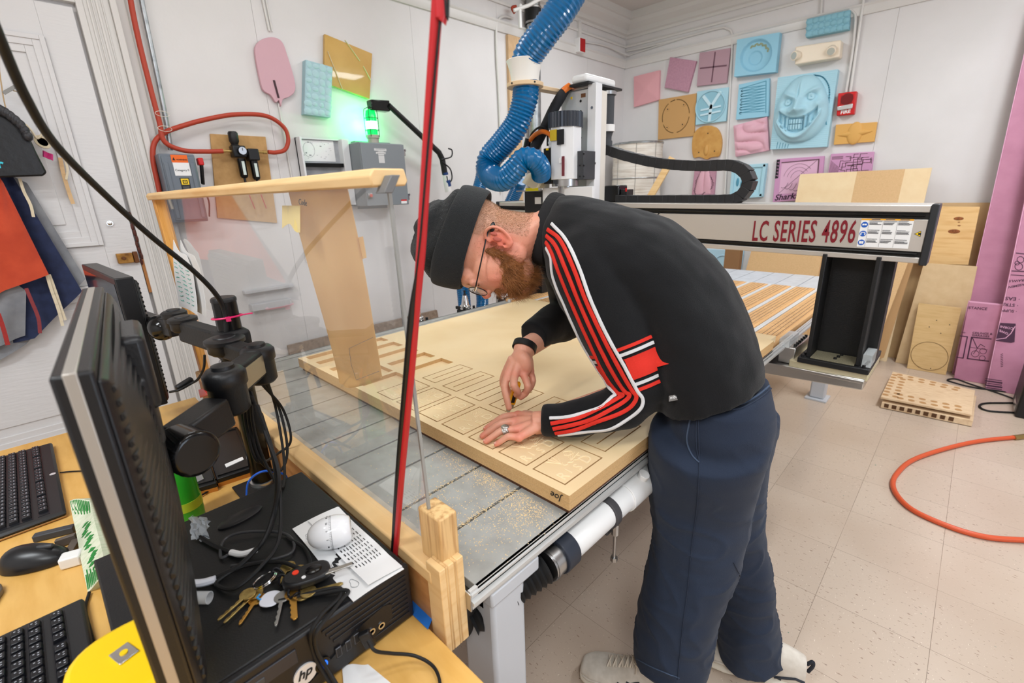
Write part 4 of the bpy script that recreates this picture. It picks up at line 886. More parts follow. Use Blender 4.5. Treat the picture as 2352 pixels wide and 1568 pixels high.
def onface(F, px):
    """point where the sight line of the photograph meets the board face"""
    n = (F[1] - F[0]).cross(F[3] - F[0]).normalized(); d = (r.transposed() @ Vector(((px[0] - 1176) / FPX, (px[1] - 784) / FPX, 1.0)))
    return CAM + d * ((F[3] - CAM).dot(n) / d.dot(n)) - (n if n.y > 0 else -n) * .001
def ftext(txt, F, a, b, h, parent, m=PL, flip=False, **k):
    A, Bq = onface(F, a), onface(F, b); up = (F[0] - F[3]).normalized(); u = (Bq - A).normalized()
    if flip: up = -up
    ln = text_mesh(txt, A, u, up, width=(Bq - A).length, parent=parent, material=m, **k)
    return ln
def fline(mb, F, pts, wd):
    P = [onface(F, p_) for p_ in pts]
    n = (F[1] - F[0]).cross(F[3] - F[0]).normalized()
    for i in range(len(P) - 1):
        d = P[i + 1] - P[i]; mb.obox((P[i] + P[i + 1]) / 2, d, d.cross(n), n, d.length / 2 + wd / 2, wd / 2, .0006)
ftext('ISTANCE', F2, (2222, 709), (2267, 712), 0, t2, bold=.01)
ftext('CEILINGS &', F2, (2233, 766), (2279, 769), 0, t2, bold=.01); ftext('GARAGES', F2, (2232, 771), (2272, 775), 0, t2, bold=.01)
mb = MB(); fline(mb, F2, [(2276, 778), (2232, 774), (2222, 823), (2270, 829)], .007); fline(mb, F2, [(2206, 771), (2222, 773), (2212, 822), (2199, 820)], .006)
fline(mb, F2, [(2234, 776), (2244, 798)], .004); fline(mb, F2, [(2228, 797), (2243, 799), (2268, 803)], .002)
for cx, cy, rr in ((2258, 806, 8), (2240, 812, 9), (2256, 822, 7)): fline(mb, F2, [(cx + rr * math.cos(a), cy + rr * .8 * math.sin(a)) for a in np.linspace(0, 6.28, 12)], .0022)
fline(mb, F2, [(2236, 812), (2246, 798), (2252, 790), (2262, 796)], .003)
mb.build('printed_picture', PL, t2)
ftext('NG', F2, (2209, 764), (2217, 765), 0, t2)
for txt, a, b in (('· EAS', (2343, 683), (2310, 681)), ('· STRI', (2339, 698), (2306, 695)), ('· SUPP', (2336, 712), (2303, 709))): ftext(txt, F3, a, b, 0, t3, flip=True, bold=.012)
ftext('BASEMEN', F3, (2360, 649), (2317, 657), 0, t3, flip=True, bold=.015); ftext('CRAWLS', F3, (2360, 640), (2318, 643), 0, t3, flip=True, bold=.015)
P = [onface(F3, p_) for p_ in [(2297, 741), (2333, 743), (2330, 785), (2322, 787), (2287, 782)]]
MB().prism(P, n3 * -.0015).build('dark_print_block', PL, t3)
ftext('CORNI', F3, (2328, 752), (2298, 747), 0, t3, m=PINKE, flip=True, bold=.01, ext=.0025); ftext('OWE', F3, (2316, 764), (2296, 756), 0, t3, m=PINKE, flip=True, bold=.015, ext=.0025)
mb = MB(); fline(mb, F3, [(2331, 750), (2322, 765), (2310, 776), (2288, 779)], .004); mb.build('curved_white_line', PINKE, t3)
for o in t3.children:
    if o.name.startswith('curved'): o.location = Vector(o.location) - n3 * .002
mb = MB()
fline(mb, F3, [(2370, 585), (2335, 581)], .006); fline(mb, F3, [(2370, 624), (2325, 622)], .006); fline(mb, F3, [(2370, 634), (2323, 631)], .004)
for cx, cy, rr in ((2340, 612, 9), (2344, 596, 8), (2336, 604, 5)): fline(mb, F3, [(cx + rr * math.cos(a), cy + rr * .9 * math.sin(a)) for a in np.linspace(0, 6.28, 14)], .003)
for k in range(5): fline(mb, F3, [(2263 + 1, 869 + k * 5), (2300, 874 + k * 5)], .009 if k % 2 else .004)
for k in range(8): fline(mb, F3, [(2303, 812 + k * 4), (2299, 814 + k * 4)], .003)
mb.build('printed_picture', PL, t3)
# perforated boards on the floor
t = thing('perforated_board', (0, 3.9, 0.03), 'pale board with two rows of oval holes, upper of two on the floor', 'perforated board')
C4 = [at(2051, 853, z=.07), at(2240, 896, z=.07), at(2232, 952, z=.07), at(2023, 911, z=.07)]
PERF = mat('perforated_ply', (232, 206, 170), .6, var=(22, (206, 172, 132), .4, .7, (1, 8, 1)))
MB().prism(C4, (0, 0, -.012)).build('board', PERF, t, bevel=.001)
HB = mat('hole_brown', (184, 140, 92), .9)
mb = MB()
def fp(u, v, dz=.0003): return C4[0].lerp(C4[1], u).lerp(C4[3].lerp(C4[2], u), v) + Vector((0, 0, dz))
H_ = [(u, .07) for u in np.linspace(.10, .80, 6)] + [(u, .17) for u in np.linspace(.12, .78, 6)] + [(.04, v) for v in np.linspace(.12, .9, 8)] + [(.16, v) for v in np.linspace(.22, .9, 7)] + [(u, .80) for u in np.linspace(.2, .85, 6)] + [(u, .92) for u in np.linspace(.22, .86, 6)]
for u, v in H_: mb.lathe(fp(u, v, -.0002), (0, 0, 1), [(.017, 0), (.017, .0008)], n=14, sx=1.0)
mb.build('oval_holes', HB, t)
t = thing('perforated_board', (0.02, 3.9, 0.0), 'matching perforated board lying underneath the upper one on the floor', 'perforated board')
MB().prism([p_ + Vector((.012, -.015, -.030)) for p_ in C4], (0, 0, -.036)).build('board', PERF, t, bevel=.001)
mb = MB()
for k in range(9): c = C4[3].lerp(C4[2], .06 + k * .09) + Vector((.012, -.016, -.045)); mb.box((c.x - .010, c.y - .002, c.z - .012), (c.x + .012, c.y + .02, c.z + .012))
mb.build('edge_notches', mat('notch_brown', (92, 62, 38), .9), t)
# hose, cables, black case at the right edge
mb = MB().tube(hosepath([(2480, 990), (2352, 1002), (2230, 1016), (2110, 1050), (2062, 1085), (2052, 1120), (2088, 1165), (2170, 1205), (2260, 1232), (2352, 1240), (2480, 1246)], z=.011, n=10), .011, 12)
one(mb, 'air_hose', mat('orange_rubber_hose', (214, 88, 48), .4), 'orange air hose curving across the floor at the right', 'hose')
mb = MB().tube([at(2328, 1005, z=.011), at(2385, 998, z=.011)], .014, 12); one(mb, 'hose_fitting', mat('brass_fitting', (176, 150, 96), .35, .8), 'brass hose fitting on the floor at the right edge', 'fitting')
mb = MB().tube(hosepath([(2352, 925), (2300, 905), (2230, 882), (2195, 870), (2176, 872), (2190, 878), (2240, 890), (2352, 905)], z=.006, n=6), .005, 8)
one(mb, 'power_cable', BLKR, 'thin black cable looping on the floor before the pink boards', 'cable')
mb = MB().tube(hosepath([(2352, 925), (2310, 925), (2262, 926), (2250, 934), (2275, 944), (2352, 948)], z=.006, n=6), .006, 8)
one(mb, 'power_cable', BLKR, 'black cable loop on the floor right of the perforated boards', 'cable')
t = thing('equipment_case', (.50, 4.0, 0), 'black equipment case at the right edge of the floor', 'case')
MB().box((.375, 3.90, 0), (.85, 4.22, .30)).build('case_body', BLK, t, bevel=.01); MB().box((.372, 3.95, .02), (.376, 4.1, .07)).build('corner_plate', STEEL, t)
# ---------------------------------------------------------------- the router machine
DECK = mat('grey_deck', (168, 168, 164), .42, var=(26, (150, 149, 144), .4, .75), bump=(250, .15))
TAIL = mat('pale_deck', (196, 200, 206), .4, var=(20, (184, 188, 194), .4, .7))
RLW = mat('bright_rail', (222, 222, 220), .35, .2)
FRM = mat('frame_paint', (196, 198, 202), .4)
DUST = mat('sawdust', (230, 204, 158), .9)
XT0, XT1, ZT = -1.885, -.462, .785
t = thing('router_machine', (-1.16, 2.0, 0), 'large grey gantry router with deck, beam and spindle lettered LC SERIES 4896', 'router')
xs = [XT1] + [-.590 - .125 * k for k in range(11)]; xs = [x for x in xs if x > XT0 + .03] + [XT0]
for k in range(len(xs) - 1):
    g0 = .0035 if k else 0; g1 = .0035 if k < len(xs) - 2 else 0
    MB().box((xs[k + 1] + g1, .375, ZT - .018), (xs[k] - g0, 1.862, ZT)).build('deck_plank', DECK, t, bevel=.001)
    MB().box((xs[k + 1] + g1 - .001, 3.13, ZT - .018), (xs[k] - g0 + .001, 3.64, ZT)).build('tail_plank', TAIL, t, bevel=.001)
MB().box((XT0, .36, ZT - .04), (XT1 - .008, 3.64, ZT - .019)).build('deck_base', mat('slot_dark', (60, 56, 50), .6), t)
for k in range(1, len(xs) - 1):                                      # bright rails standing proud between the vacuum strips
    MB().box((xs[k] - .010, 1.862, ZT - .018), (xs[k] + .010, 3.13, ZT + .013)).build('clamp_rail', RLW, t, bevel=.002)
VAC = bpy.data.materials.new('gasket_grid'); VAC.use_nodes = True
nt = VAC.node_tree; N = nt.nodes; L = nt.links; b_ = N['Principled BSDF']; tc = N.new('ShaderNodeTexCoord'); mp = N.new('ShaderNodeMapping'); L.new(tc.outputs['Object'], mp.inputs[0])
br = N.new('ShaderNodeTexBrick'); br.inputs['Scale'].default_value = 1; br.inputs['Brick Width'].default_value = .021; br.inputs['Row Height'].default_value = .017; br.offset = .5; br.inputs['Mortar Size'].default_value = .0016; br.inputs['Mortar Smooth'].default_value = .1
br.inputs['Color1'].default_value = rgb(226, 180, 124); br.inputs['Color2'].default_value = rgb(216, 168, 110); br.inputs['Mortar'].default_value = rgb(120, 82, 50); mp.inputs['Rotation'].default_value = (0, 0, PI / 2); L.new(mp.outputs[0], br.inputs['Vector']); L.new(br.outputs[0], b_.inputs['Base Color']); b_.inputs['Roughness'].default_value = .6
TANV = mat('phenolic_edge', (222, 174, 118), .6)
for k in range(len(xs) - 1):
    a, b = xs[k + 1] + .014, xs[k] - .014
    v = MB().box((a, 1.868, ZT - .018), (b, 3.125, ZT + .012)).build('vacuum_strip', TANV, t, bevel=.001)
    MB().box((a + .012, 1.875, ZT + .012), (b - .016, 3.12, ZT + .0135)).build('gasket_grid', VAC, v)
# side extrusion
pr = [(-.006, 0), (0, 0), (0, -.005), (.003, -.006), (.003, -.010), (0, -.011), (0, -.016), (.008, -.018), (.008, -.024), (.004, -.025), (.004, -.032), (-.006, -.032)]
MB().prism([(XT1 + a, .36, ZT + b) for a, b in pr], (0, 3.28, 0)).build('side_extrusion', mat('edge_aluminium', (206, 206, 204), .35, .35), t, smooth=20)
MB().prism([(XT0 - a, .36, ZT + b) for a, b in pr], (0, 3.28, 0)).build('side_extrusion', mat('edge_aluminium', (206, 206, 204), .35, .35), t, smooth=20)
MB().box((XT0, .357, ZT - .036), (XT1 + .003, .36, ZT - .002)).build('end_plate', ALU, t, bevel=.001)
for x in (-.60, -1.16, -1.72): MB().box((x - .05, .40, ZT - .15), (x + .05, 3.60, ZT - .05)).build('long_frame_beam', FRM, t, bevel=.004)
for y in (.445, 3.50): MB().box((XT0 + .03, y - .04, ZT - .09), (XT1 - .02, y + .04, ZT - .041)).build('cross_frame_beam', FRM, t, bevel=.004)
MB().box((-.54, .40, .72), (-.458, .52, .750)).build('frame_bracket', FRM, t, bevel=.004)
for x0_, y0_ in ((-.547, .405), (-1.88, .405), (-.60, 3.44), (-1.88, 3.44)):
    lg = MB().box((x0_, y0_, .012), (x0_ + .085, y0_ + .08, ZT - .06)).build('leg', FRM, t, bevel=.008)
    MB().box((x0_ - .02, y0_ - .025, 0), (x0_ + .105, y0_ + .105, .012)).build('foot_plate', FRM, lg, bevel=.002)
# gantry
BX0, BX1, BY0, BY1 = -2.03, -.113, 2.0, 2.20
def zt_(x): return 1.2985 - (x + .11) * .0145
def zb_(x): return 1.1175 - (x + .11) * .018
def beamface(f0, f1, d0, d1, nm, m, bev=.001):
    P = []
    for x, f_ in ((BX0, f1), (BX1, f1), (BX1, f0), (BX0, f0)): P.append((x, BY0 - d0, zt_(x) + (zb_(x) - zt_(x)) * f_))
    return MB().prism(P, (0, d1, 0)).build(nm, m, t, bevel=bev)
beamface(0, .125, 0, .20, 'beam_upper_lip', ALUD, .003)
beamface(.125, .24, -.012, .18, 'upper_rail_recess', mat('rail_black', (16, 15, 14), .35), .0)
beamface(.24, .80, 0, .19, 'beam_face_panel', ALUD, .0015)
beamface(.80, .895, -.012, .18, 'lower_rail_recess', MATS['rail_black'], .0)
beamface(.895, 1.0, 0, .20, 'beam_lower_lip', ALUD, .003)
for f_ in (.175, .84):
    MB().tube([(BX0, BY0 - .002, zt_(BX0) + (zb_(BX0) - zt_(BX0)) * f_), (BX1 - .01, BY0 - .002, zt_(BX1) + (zb_(BX1) - zt_(BX1)) * f_)], .0045, 8).build('guide_rail', mat('rail_dark', (40, 40, 40), .2, .8), t)
MB().prism([(BX1, BY0 - .006, 1.302), (BX1, BY0 + .085, 1.302), (BX1, BY0 + .085, 1.112), (BX1, BY0 - .006, 1.112)], (.020, 0, 0)).build('beam_end_cap', mat('charcoal_cap', (38, 40, 44), .4), t, bevel=.003)
MB().box((BX0 - .02, BY0 - .006, 1.14), (BX0, BY1 + .01, 1.33)).build('beam_end_cap', MATS['charcoal_cap'], t, bevel=.003)
DRED = mat('dark_red_lettering', (124, 14, 32), .5)
a, b = at(1727, 554, Y=BY0 - .001), at(1961, 559, Y=BY0 - .001); h = at(1733, 506, Y=BY0).z - a.z
text_mesh('LC SERIES 4896', a, (b - a), (0, 0, 1), width=(b - a).length, height=h * 1.0, ext=.0008, bold=.014, shear=.0, parent=t, material=DRED, name='machine_lettering', space=1.12)
sx0, sx1 = at(1979, 505, Y=BY0).x, at(2099, 509, Y=BY0).x; sz1, sz0 = at(1979, 501, Y=BY0).z - .001, at(1968, 566, Y=BY0).z
stk = MB().box((sx0, BY0 - .0012, sz0), (sx1, BY0, sz1)).build('safety_sticker', PAPER, t)
W_ = sx1 - sx0; H_ = sz1 - sz0
MB().box((sx0, BY0 - .0018, sz1 - .005), (sx1, BY0 - .0012, sz1)).build('sticker_header', mat('amber', (240, 170, 30), .5), stk)
for k in range(3):
    cz = sz1 - .005 - (k + .5) * (H_ - .005) / 3; d_ = MB().cyl((sx0 + .011, BY0 - .0012, cz), (sx0 + .011, BY0 - .0019, cz), .0095, n=24).build('blue_pictogram', BLUEP, stk)
mb = MB()
for k in range(3):
    cz = sz1 - .005 - (k + .5) * (H_ - .005) / 3
    if k == 0: mb.box((sx0 + .005, BY0 - .0024, cz - .002), (sx0 + .0105, BY0 - .0019, cz + .003)).box((sx0 + .0115, BY0 - .0024, cz - .002), (sx0 + .017, BY0 - .0019, cz + .003))
    elif k == 1: mb.box((sx0 + .004, BY0 - .0024, cz - .005), (sx0 + .007, BY0 - .0019, cz + .003)).box((sx0 + .015, BY0 - .0024, cz - .005), (sx0 + .018, BY0 - .0019, cz + .003)).box((sx0 + .006, BY0 - .0024, cz + .003), (sx0 + .016, BY0 - .0019, cz + .005))
    else: mb.box((sx0 + .005, BY0 - .0024, cz - .004), (sx0 + .0107, BY0 - .0019, cz + .004)).box((sx0 + .0113, BY0 - .0024, cz - .004), (sx0 + .017, BY0 - .0019, cz + .004))
mb.build('pictogram_marks', PAPER, stk)
mb = MB(); rnd = random.Random(2)
for j in range(3):
    x0_ = sx0 + .024 + j * (W_ - .024) / 3; w1 = (W_ - .026) / 3 - .003
    mb.box((x0_ + .004, BY0 - .0024, sz1 - .0038), (x0_ + w1 * .8, BY0 - .0018, sz1 - .001)); mb.box((x0_ - .002, BY0 - .0018, sz0 + .002), (x0_ - .0016, BY0 - .0012, sz1 - .006))
    for k in range(3):
        cz = sz1 - .008 - k * (H_ - .005) / 3
        for i in range(5): mb.box((x0_, BY0 - .0018, cz - i * .0026 - (.001 if i > 1 else 0)), (x0_ + w1 * (.6 + .4 * rnd.random()), BY0 - .0012, cz - i * .0026 + (.0014 if i < 1 else .0007)))
mb.build('sticker_text_lines', mat('sticker_ink', (96, 96, 98), .7), stk)
P = [at(*p_, Y=BY0 - .0012) for p_ in [(2100, 537), (2116, 530), (2114, 544)]]
MB().prism(P, (0, .001, 0)).build('warning_triangle', INK, t); c_ = sum(P, Vector()) / 3; MB().prism([c_ + (p_ - c_) * .78 + Vector((0, -.0006, 0)) for p_ in P], (0, .001, 0)).build('warning_triangle_face', YEL, t)
MB().box((c_.x - .001, BY0 - .0022, c_.z - .003), (c_.x + .006, BY0 - .0017, c_.z + .003)).build('warning_hand_mark', INK, t)
MB().cyl((-1.02, BY0 - .001, 1.275), (-1.035, BY0 - .001, 1.255), .003, n=6).build('beam_screw', BLK, t)
# posts
for xo, lab in ((0, None), (-1.615, None)):
    cx0, cx1 = -.380 + xo, -.212 + xo; z0_, z1_ = .742, 1.132
    po = MB().box((cx0, 2.10, z0_), (cx1 + .03, 2.17, z1_)).build('gantry_post', BLKM, t, bevel=.003)
    for x in (cx0, cx1 - .012): MB().box((x, 1.995, z0_), (x + .014, 2.11, z1_)).build('post_flange', BLKM, po, bevel=.002)
    MB().prism([(cx1 + .028, 2.10, z0_), (cx1 + .032, 2.10, z0_), (cx1 + .032, 2.10, z1_), (cx1 + .028, 2.10, z1_)], (0, .07, 0)).build('post_side_plate', BLKM, po)
    MB().box((cx0 - .022, 1.972, .722), (cx1 + .034, 2.25, .742)).build('post_base_plate', BLKM, t, bevel=.002)
    MB().box((cx0 + .016, 1.99, .742), (cx1 - .014, 2.095, .745)).build('base_pad', mat('zinc_pad', (176, 168, 140), .5, .5, var=(200, (150, 142, 116), .4, .7)), t)
    bo = [(cx0 + .09, 2.02), (cx0 + .095, 2.05), (cx0 + .10, 2.08), (cx0 - .01, 1.99), (cx0 - .008, 2.02), (cx1 + .015, 1.99), (cx1 + .018, 2.02), (cx1 + .02, 2.05)]
    for x, y in bo: MB().cyl((x, y, .742), (x, y, .752), .0055, n=10).build('socket_bolt', BLK, t)
    # carriage: beige angle, clear guard and silver channel under the post
    MB().box((-.43 + xo, 1.98, .695), (cx1 + .034, 2.24, .722)).build('carriage_plate', mat('zinc_beige', (206, 194, 160), .45, .4), t, bevel=.003)
    MB().box((-.475 + xo, 2.0, .700), (-.418 + xo, 2.22, .765)).build('bearing_block', ALU, t, bevel=.003)
    for k in range(6): MB().cyl((-.428 + xo, 2.03 + k * .032, .765), (-.428 + xo, 2.03 + k * .032, .774), .0055, n=10).build('socket_bolt', BLK, t)
mb = MB().prism([(-.70, 1.972, .690), (-.185, 1.972, .704), (-.185, 1.972, .640 + .022), (-.70, 1.972, .640)], (0, .28, 0)); mb.build('lower_carriage_beam', ALU, t, bevel=.004)
MB().box((-.75, 1.965, .688), (-.185, 1.975, .700)).build('beam_lip', ALU, t, bevel=.002)
GLS = mat('clear_acrylic_guard', (235, 240, 240), .08, alpha=.35)
MB().box((-.475, 1.985, .768), (-.44, 2.12, .80)).build('clear_guard', GLS, t)
MB().box((-.205, 1.99, .745), (-.178, 2.09, .79)).build('clear_guard', GLS, t)
# vertical axis tower
YT = 1.93
q0, q1 = at(1289, 205, Y=YT), at(1352, 198, Y=YT)
xa, xb = q0.x, at(1352, 300, Y=YT).x; xc = at(1371, 300, Y=YT).x
MB().box((xa, YT, 1.30), (xb, YT + .03, q0.z - .02)).build('tower_face_plate', mat('milled_plate', (214, 216, 216), .35, .35, bump=(160, .3)), t, bevel=.002)
MB().box((xb, YT - .012, 1.30), (xc, YT + .035, q0.z - .004)).build('tower_side', WHM, t, bevel=.002)
MB().box((xa - .02, YT + .03, 1.30), (xb, YT + .06, q0.z - .03)).build('tower_back', WHM, t, bevel=.003)
MB().box((xa + .01, YT - .004, q0.z - .018), (xb, YT + .03, q0.z - .002)).build('tower_top_lip', ALU, t, bevel=.001)
MB().box((xc - .05, YT + .036, 1.30), (xc - .002, YT + .080, q0.z - .03)).build('tower_rear_channel', mat('warm_white_paint', (222, 216, 206), .45), t, bevel=.003)
for py in (232, 256, 293, 316): c_ = at(1334, py, Y=YT); MB().cyl((c_.x, YT - .002, c_.z), (c_.x, YT + .001, c_.z), .0055, n=12).build('bolt_hole', BLK, t)
for p_ in ((1360, 247), (1366, 375)): c_ = at(*p_, Y=YT - .012); MB().cyl((c_.x, YT - .015, c_.z), (c_.x, YT - .011, c_.z), .006, n=12).build('bolt_head', STEEL, t)
c_ = at(1313, 225, Y=YT); MB().cyl((c_.x, YT - .002, c_.z), (c_.x, YT, c_.z), .008, n=3).build('yellow_warning_mark', YEL, t)
c_ = at(1340, 219, Y=YT); MB().box((c_.x - .012, YT - .002, c_.z - .008), (c_.x + .012, YT, c_.z + .008)).build('brown_label', mat('brown_label', (120, 78, 48), .6), t)
# white cover on top
MB().box((-1.435, 1.895, 1.830), (-1.350, 2.135, 1.866)).build('motor_cover', WHP, t, bevel=.014, segs=3)
MB().box((-1.44, 1.89, 1.820), (-1.335, 2.165, 1.830)).build('motor_cover_base', BLK, t, bevel=.001)
c_ = at(1394, 214, X=-1.37)
MB().lathe((c_.x, c_.y, c_.z), (0, 0, -1), [(.040, 0), (.042, .01), (.036, .016), (.036, .135), (.040, .14), (.040, .165), (.034, .17), (.028, .19), (.028, .205), (.032, .21), (.032, .27)]).build('counterbalance_bellows', mat('charcoal_fabric', (66, 68, 72), .8), t)
MB().lathe((c_.x, c_.y, c_.z - .138), (0, 0, -1), [(.042, 0), (.042, .03)]).build('white_band', WHP, t); MB().lathe((c_.x, c_.y, c_.z + .004), (0, 0, -1), [(.044, 0), (.044, .014)]).build('top_band', STEEL, t)
MB().tube(spline([(c_.x + .0, c_.y - .035, c_.z - .01), (c_.x - .01, c_.y - .046, c_.z - .12), (c_.x + .0, c_.y - .034, c_.z - .26)], 5), .002).build('balance_wire', STEEL, t)
# spindle
YS = 1.80
a, b = at(1258, 268, Y=YS), at(1322, 268, Y=YS); cx, rs = (a.x + b.x) / 2, (b.x - a.x) / 2
zt1, zm1, zb1 = a.z, at(1290, 291, Y=YS).z, at(1290, 412, Y=YS).z
prof_n = 30
sp = MB()
vs = []; 
for k in range(60):
    a_ = 2 * PI * k / 60; rr = rs * (1.0 if k % 2 else .93); vs.append((cx + rr * math.cos(a_), YS + .03 + rr * math.sin(a_), zm1 - .004))
sp.prism(vs, (0, 0, zt1 - zm1 + .012)).build('spindle_fan_housing', mat('ribbed_charcoal', (60, 64, 72), .35, .3), t, smooth=0)
MB().prism([(cx + rs * .94 * math.cos(PI / 8 + k * PI / 4), YS + .03 + rs * .94 * math.sin(PI / 8 + k * PI / 4), zb1) for k in range(8)], (0, 0, zm1 - zb1)).build('spindle_body', WHM, t, bevel=.002, smooth=20)
MB().cyl((cx, YS + .03, zb1 - .03), (cx, YS + .03, zb1), rs * .8, n=24).build('spindle_nose', STEEL, t)
MB().cyl((cx, YS + .03, 1.05), (cx, YS + .03, zb1 - .03), rs * .45, n=24).build('collet', STEEL, t)
for nm, m_, u0, v0, u1, v1 in (('black_label', INK, 1279, 298, 1294, 331), ('yellow_label', mat('mustard_label', (206, 176, 40), .5), 1263, 299, 1278, 322), ('maroon_label', mat('maroon_label', (116, 50, 56), .5), 1290, 359, 1295, 404), ('white_label', PAPER, 1284, 363, 1288, 374)):
    a, b = at(u0, v0, Y=YS - .046), at(u1, v1, Y=YS - .046); MB().box((a.x, YS - .046, b.z), (b.x, YS - .040, a.z)).build('spindle_' + nm, m_, t)
a, b = at(1325, 348, Y=YS + .05), at(1346, 412, Y=YS + .05); MB().box((a.x, YS + .03, b.z), (b.x, YS + .12, a.z)).build('side_bracket', DKG, t, bevel=.002)
for k, (px_, py_) in enumerate(((1341, 353), (1341, 380), (1341, 405), (1332, 380), (1332, 405))): c_ = at(px_, py_, Y=YS + .03); MB().cyl((c_.x, YS + .028, c_.z), (c_.x, YS + .031, c_.z), .004, n=10).build('bracket_screw', BLK, t)
a, b = at(1248, 341, Y=YS - .03), at(1268, 422, Y=YS - .03); MB().box((a.x, YS - .03, b.z), (b.x, YS + .05, a.z)).build('connector_box', BLK, t, bevel=.003)
a, b = at(1269, 335, Y=YS - .035), at(1281, 422, Y=YS - .035); MB().box((a.x, YS - .035, b.z), (b.x, YS + .05, a.z)).build('connector_plate', DKG, t, bevel=.002)
a = at(1257, 343, Y=YS - .032); MB().box((a.x - .006, YS - .034, a.z - .004), (a.x + .006, YS - .03, a.z + .004)).build('yellow_tab', YEL, t)
a = at(1268, 322, Y=YS - .01); MB().lathe((a.x, YS - .01, a.z - .03), (0, 0, 1), [(.016, 0), (.016, .012), (.018, .014), (.018, .024), (.013, .026), (.013, .036)], n=12).build('cable_gland', WHP, t)
MB().tube(spline([(a.x, YS - .01, a.z + .005), at(1262, 308, Y=YS - .01), at(1245, 302, Y=YS - .01), at(1228, 310, Y=YS + .0), at(1218, 322, Y=YS + .02)], 6), .010, 12).build('orange_cable', ORNG, t)
mb = MB().tube(spline([at(1216, 325, Y=YS + .02), at(1222, 306, Y=YS + .02), at(1240, 292, Y=YS), at(1256, 300, Y=YS), at(1258, 335, Y=YS)], 6), .005, 8); mb.build('black_cable', BLKR, t)
MB().tube(spline([at(1308, 200, Y=YT - .01), at(1295, 212, Y=YT - .03), at(1272, 250, Y=YT - .05), at(1248, 300, Y=YS + .05), at(1225, 345, Y=YS + .03)], 6), [.014 + .010 * min(1, k / 8) for k in range(25)], 12).build('cable_sleeve', mat('braided_sleeve', (36, 36, 40), .7, bump=(250, .5)), t)
MB().tube(spline([at(1308, 198, Y=YT - .012), at(1300, 204, Y=YT - .03), at(1294, 210, Y=YT - .04)], 4), .016, 10).build('orange_cable_top', ORNG, t)
MB().tube([at(1214, 318, Y=YS + .02), at(1208, 346, Y=YS + .02)], [.016, .018], 10).build('sleeve_end', BLK, t); MB().tube([at(1207, 343, Y=YS + .02), at(1206, 347, Y=YS + .02)], .019, 10).build('green_tie', mat('lime', (120, 200, 60), .4), t)
# shoe carriage under the spindle (mostly hidden by the man)
a, b = at(1246, 432, Y=YS), at(1352, 470, Y=YS); MB().box((a.x, YS, b.z - .1), (b.x + .02, YS + .015, a.z)).build('front_guard_plate', WHM, t, bevel=.002)
a, b = at(1204, 438, Y=YS + .03), at(1252, 500, Y=YS + .03); MB().box((a.x, YS + .03, b.z), (b.x, YS + .10, a.z)).build('shoe_carriage', BLK, t, bevel=.004)
a, b = at(1229, 453, Y=YS + .028), at(1243, 468, Y=YS + .028); MB().box((a.x, YS + .026, b.z), (b.x, YS + .03, a.z)).build('white_tag', PAPER, t)
a, b = at(1207, 432, Y=YS - .02), at(1235, 438, Y=YS - .02); MB().box((a.x, YS - .02, b.z), (b.x, YS - .015, a.z)).build('yellow_strip', mat('bright_yellow', (240, 232, 20), .4), t)
MB().box((at(1190, 436, Y=YS).x, YS - .015, b.z - .002), (b.x + .01, YS + .02, b.z + .004)).build('strip_bar', STEEL, t)
MB().prism([at(*p_, Y=YS - .03) for p_ in [(1198, 419), (1212, 398), (1222, 398), (1238, 420), (1234, 431), (1222, 433)]], (0, .05, 0)).build('cream_nozzle', mat('cream_resin', (236, 228, 206), .4), t, bevel=.003)
a = at(1243, 432, Y=YS + .02); b = at(1244, 398, Y=YS + .02); MB().tube([a, b], [.040, .040], 20).build('clear_collar', mat('smoky_clear', (196, 186, 160), .25, alpha=.75), t)
# cable chain and the little black unit on the beam
YC = 2.09
path = spline([at(*p_, Y=YC) for p_ in [(1374, 332), (1400, 345), (1440, 358), (1500, 372), (1560, 379), (1620, 381), (1670, 379), (1700, 385), (1721, 404), (1722, 424), (1708, 446), (1690, 457), (1640, 459), (1560, 459), (1480, 459), (1420, 458)]], 14)
cum = [0]
for i in range(1, len(path)): cum.append(cum[-1] + (path[i] - path[i - 1]).length)
n_l = 46; mb = MB(); mb2 = MB()
def along(s_):
    for i in range(1, len(path)):
        if cum[i] >= s_: f_ = (s_ - cum[i - 1]) / max(1e-9, cum[i] - cum[i - 1]); return path[i - 1].lerp(path[i], f_)
    return path[-1].copy()
for k in range(n_l):
    a, b = along(cum[-1] * k / n_l), along(cum[-1] * (k + 1.16) / n_l); d = b - a; up = d.cross(Vector((0, 1, 0)))
    mb.obox((a + b) / 2 + Vector((0, .0012 * (k % 2), 0)), d, (0, 1, 0), up, d.length / 2, .030, .0205 + .001 * (k % 2))
mb.build('cable_chain', mat('chain_black', (34, 34, 36), .5), t, bevel=.002)
a = at(1398, 415, Y=2.12); MB().box((a.x, 2.08, 1.315), (a.x + .085, 2.16, 1.395)).build('sensor_box', BLKG, t, bevel=.006); MB().box((a.x + .088, 2.09, 1.315), (a.x + .125, 2.15, 1.375)).build('sensor_cover', BLK, t, bevel=.003)
a = at(1438, 436, Y=2.088); MB().box((a.x - .004, 2.087, a.z - .008), (a.x + .004, 2.09, a.z + .008)).build('red_mark', REDP, t)
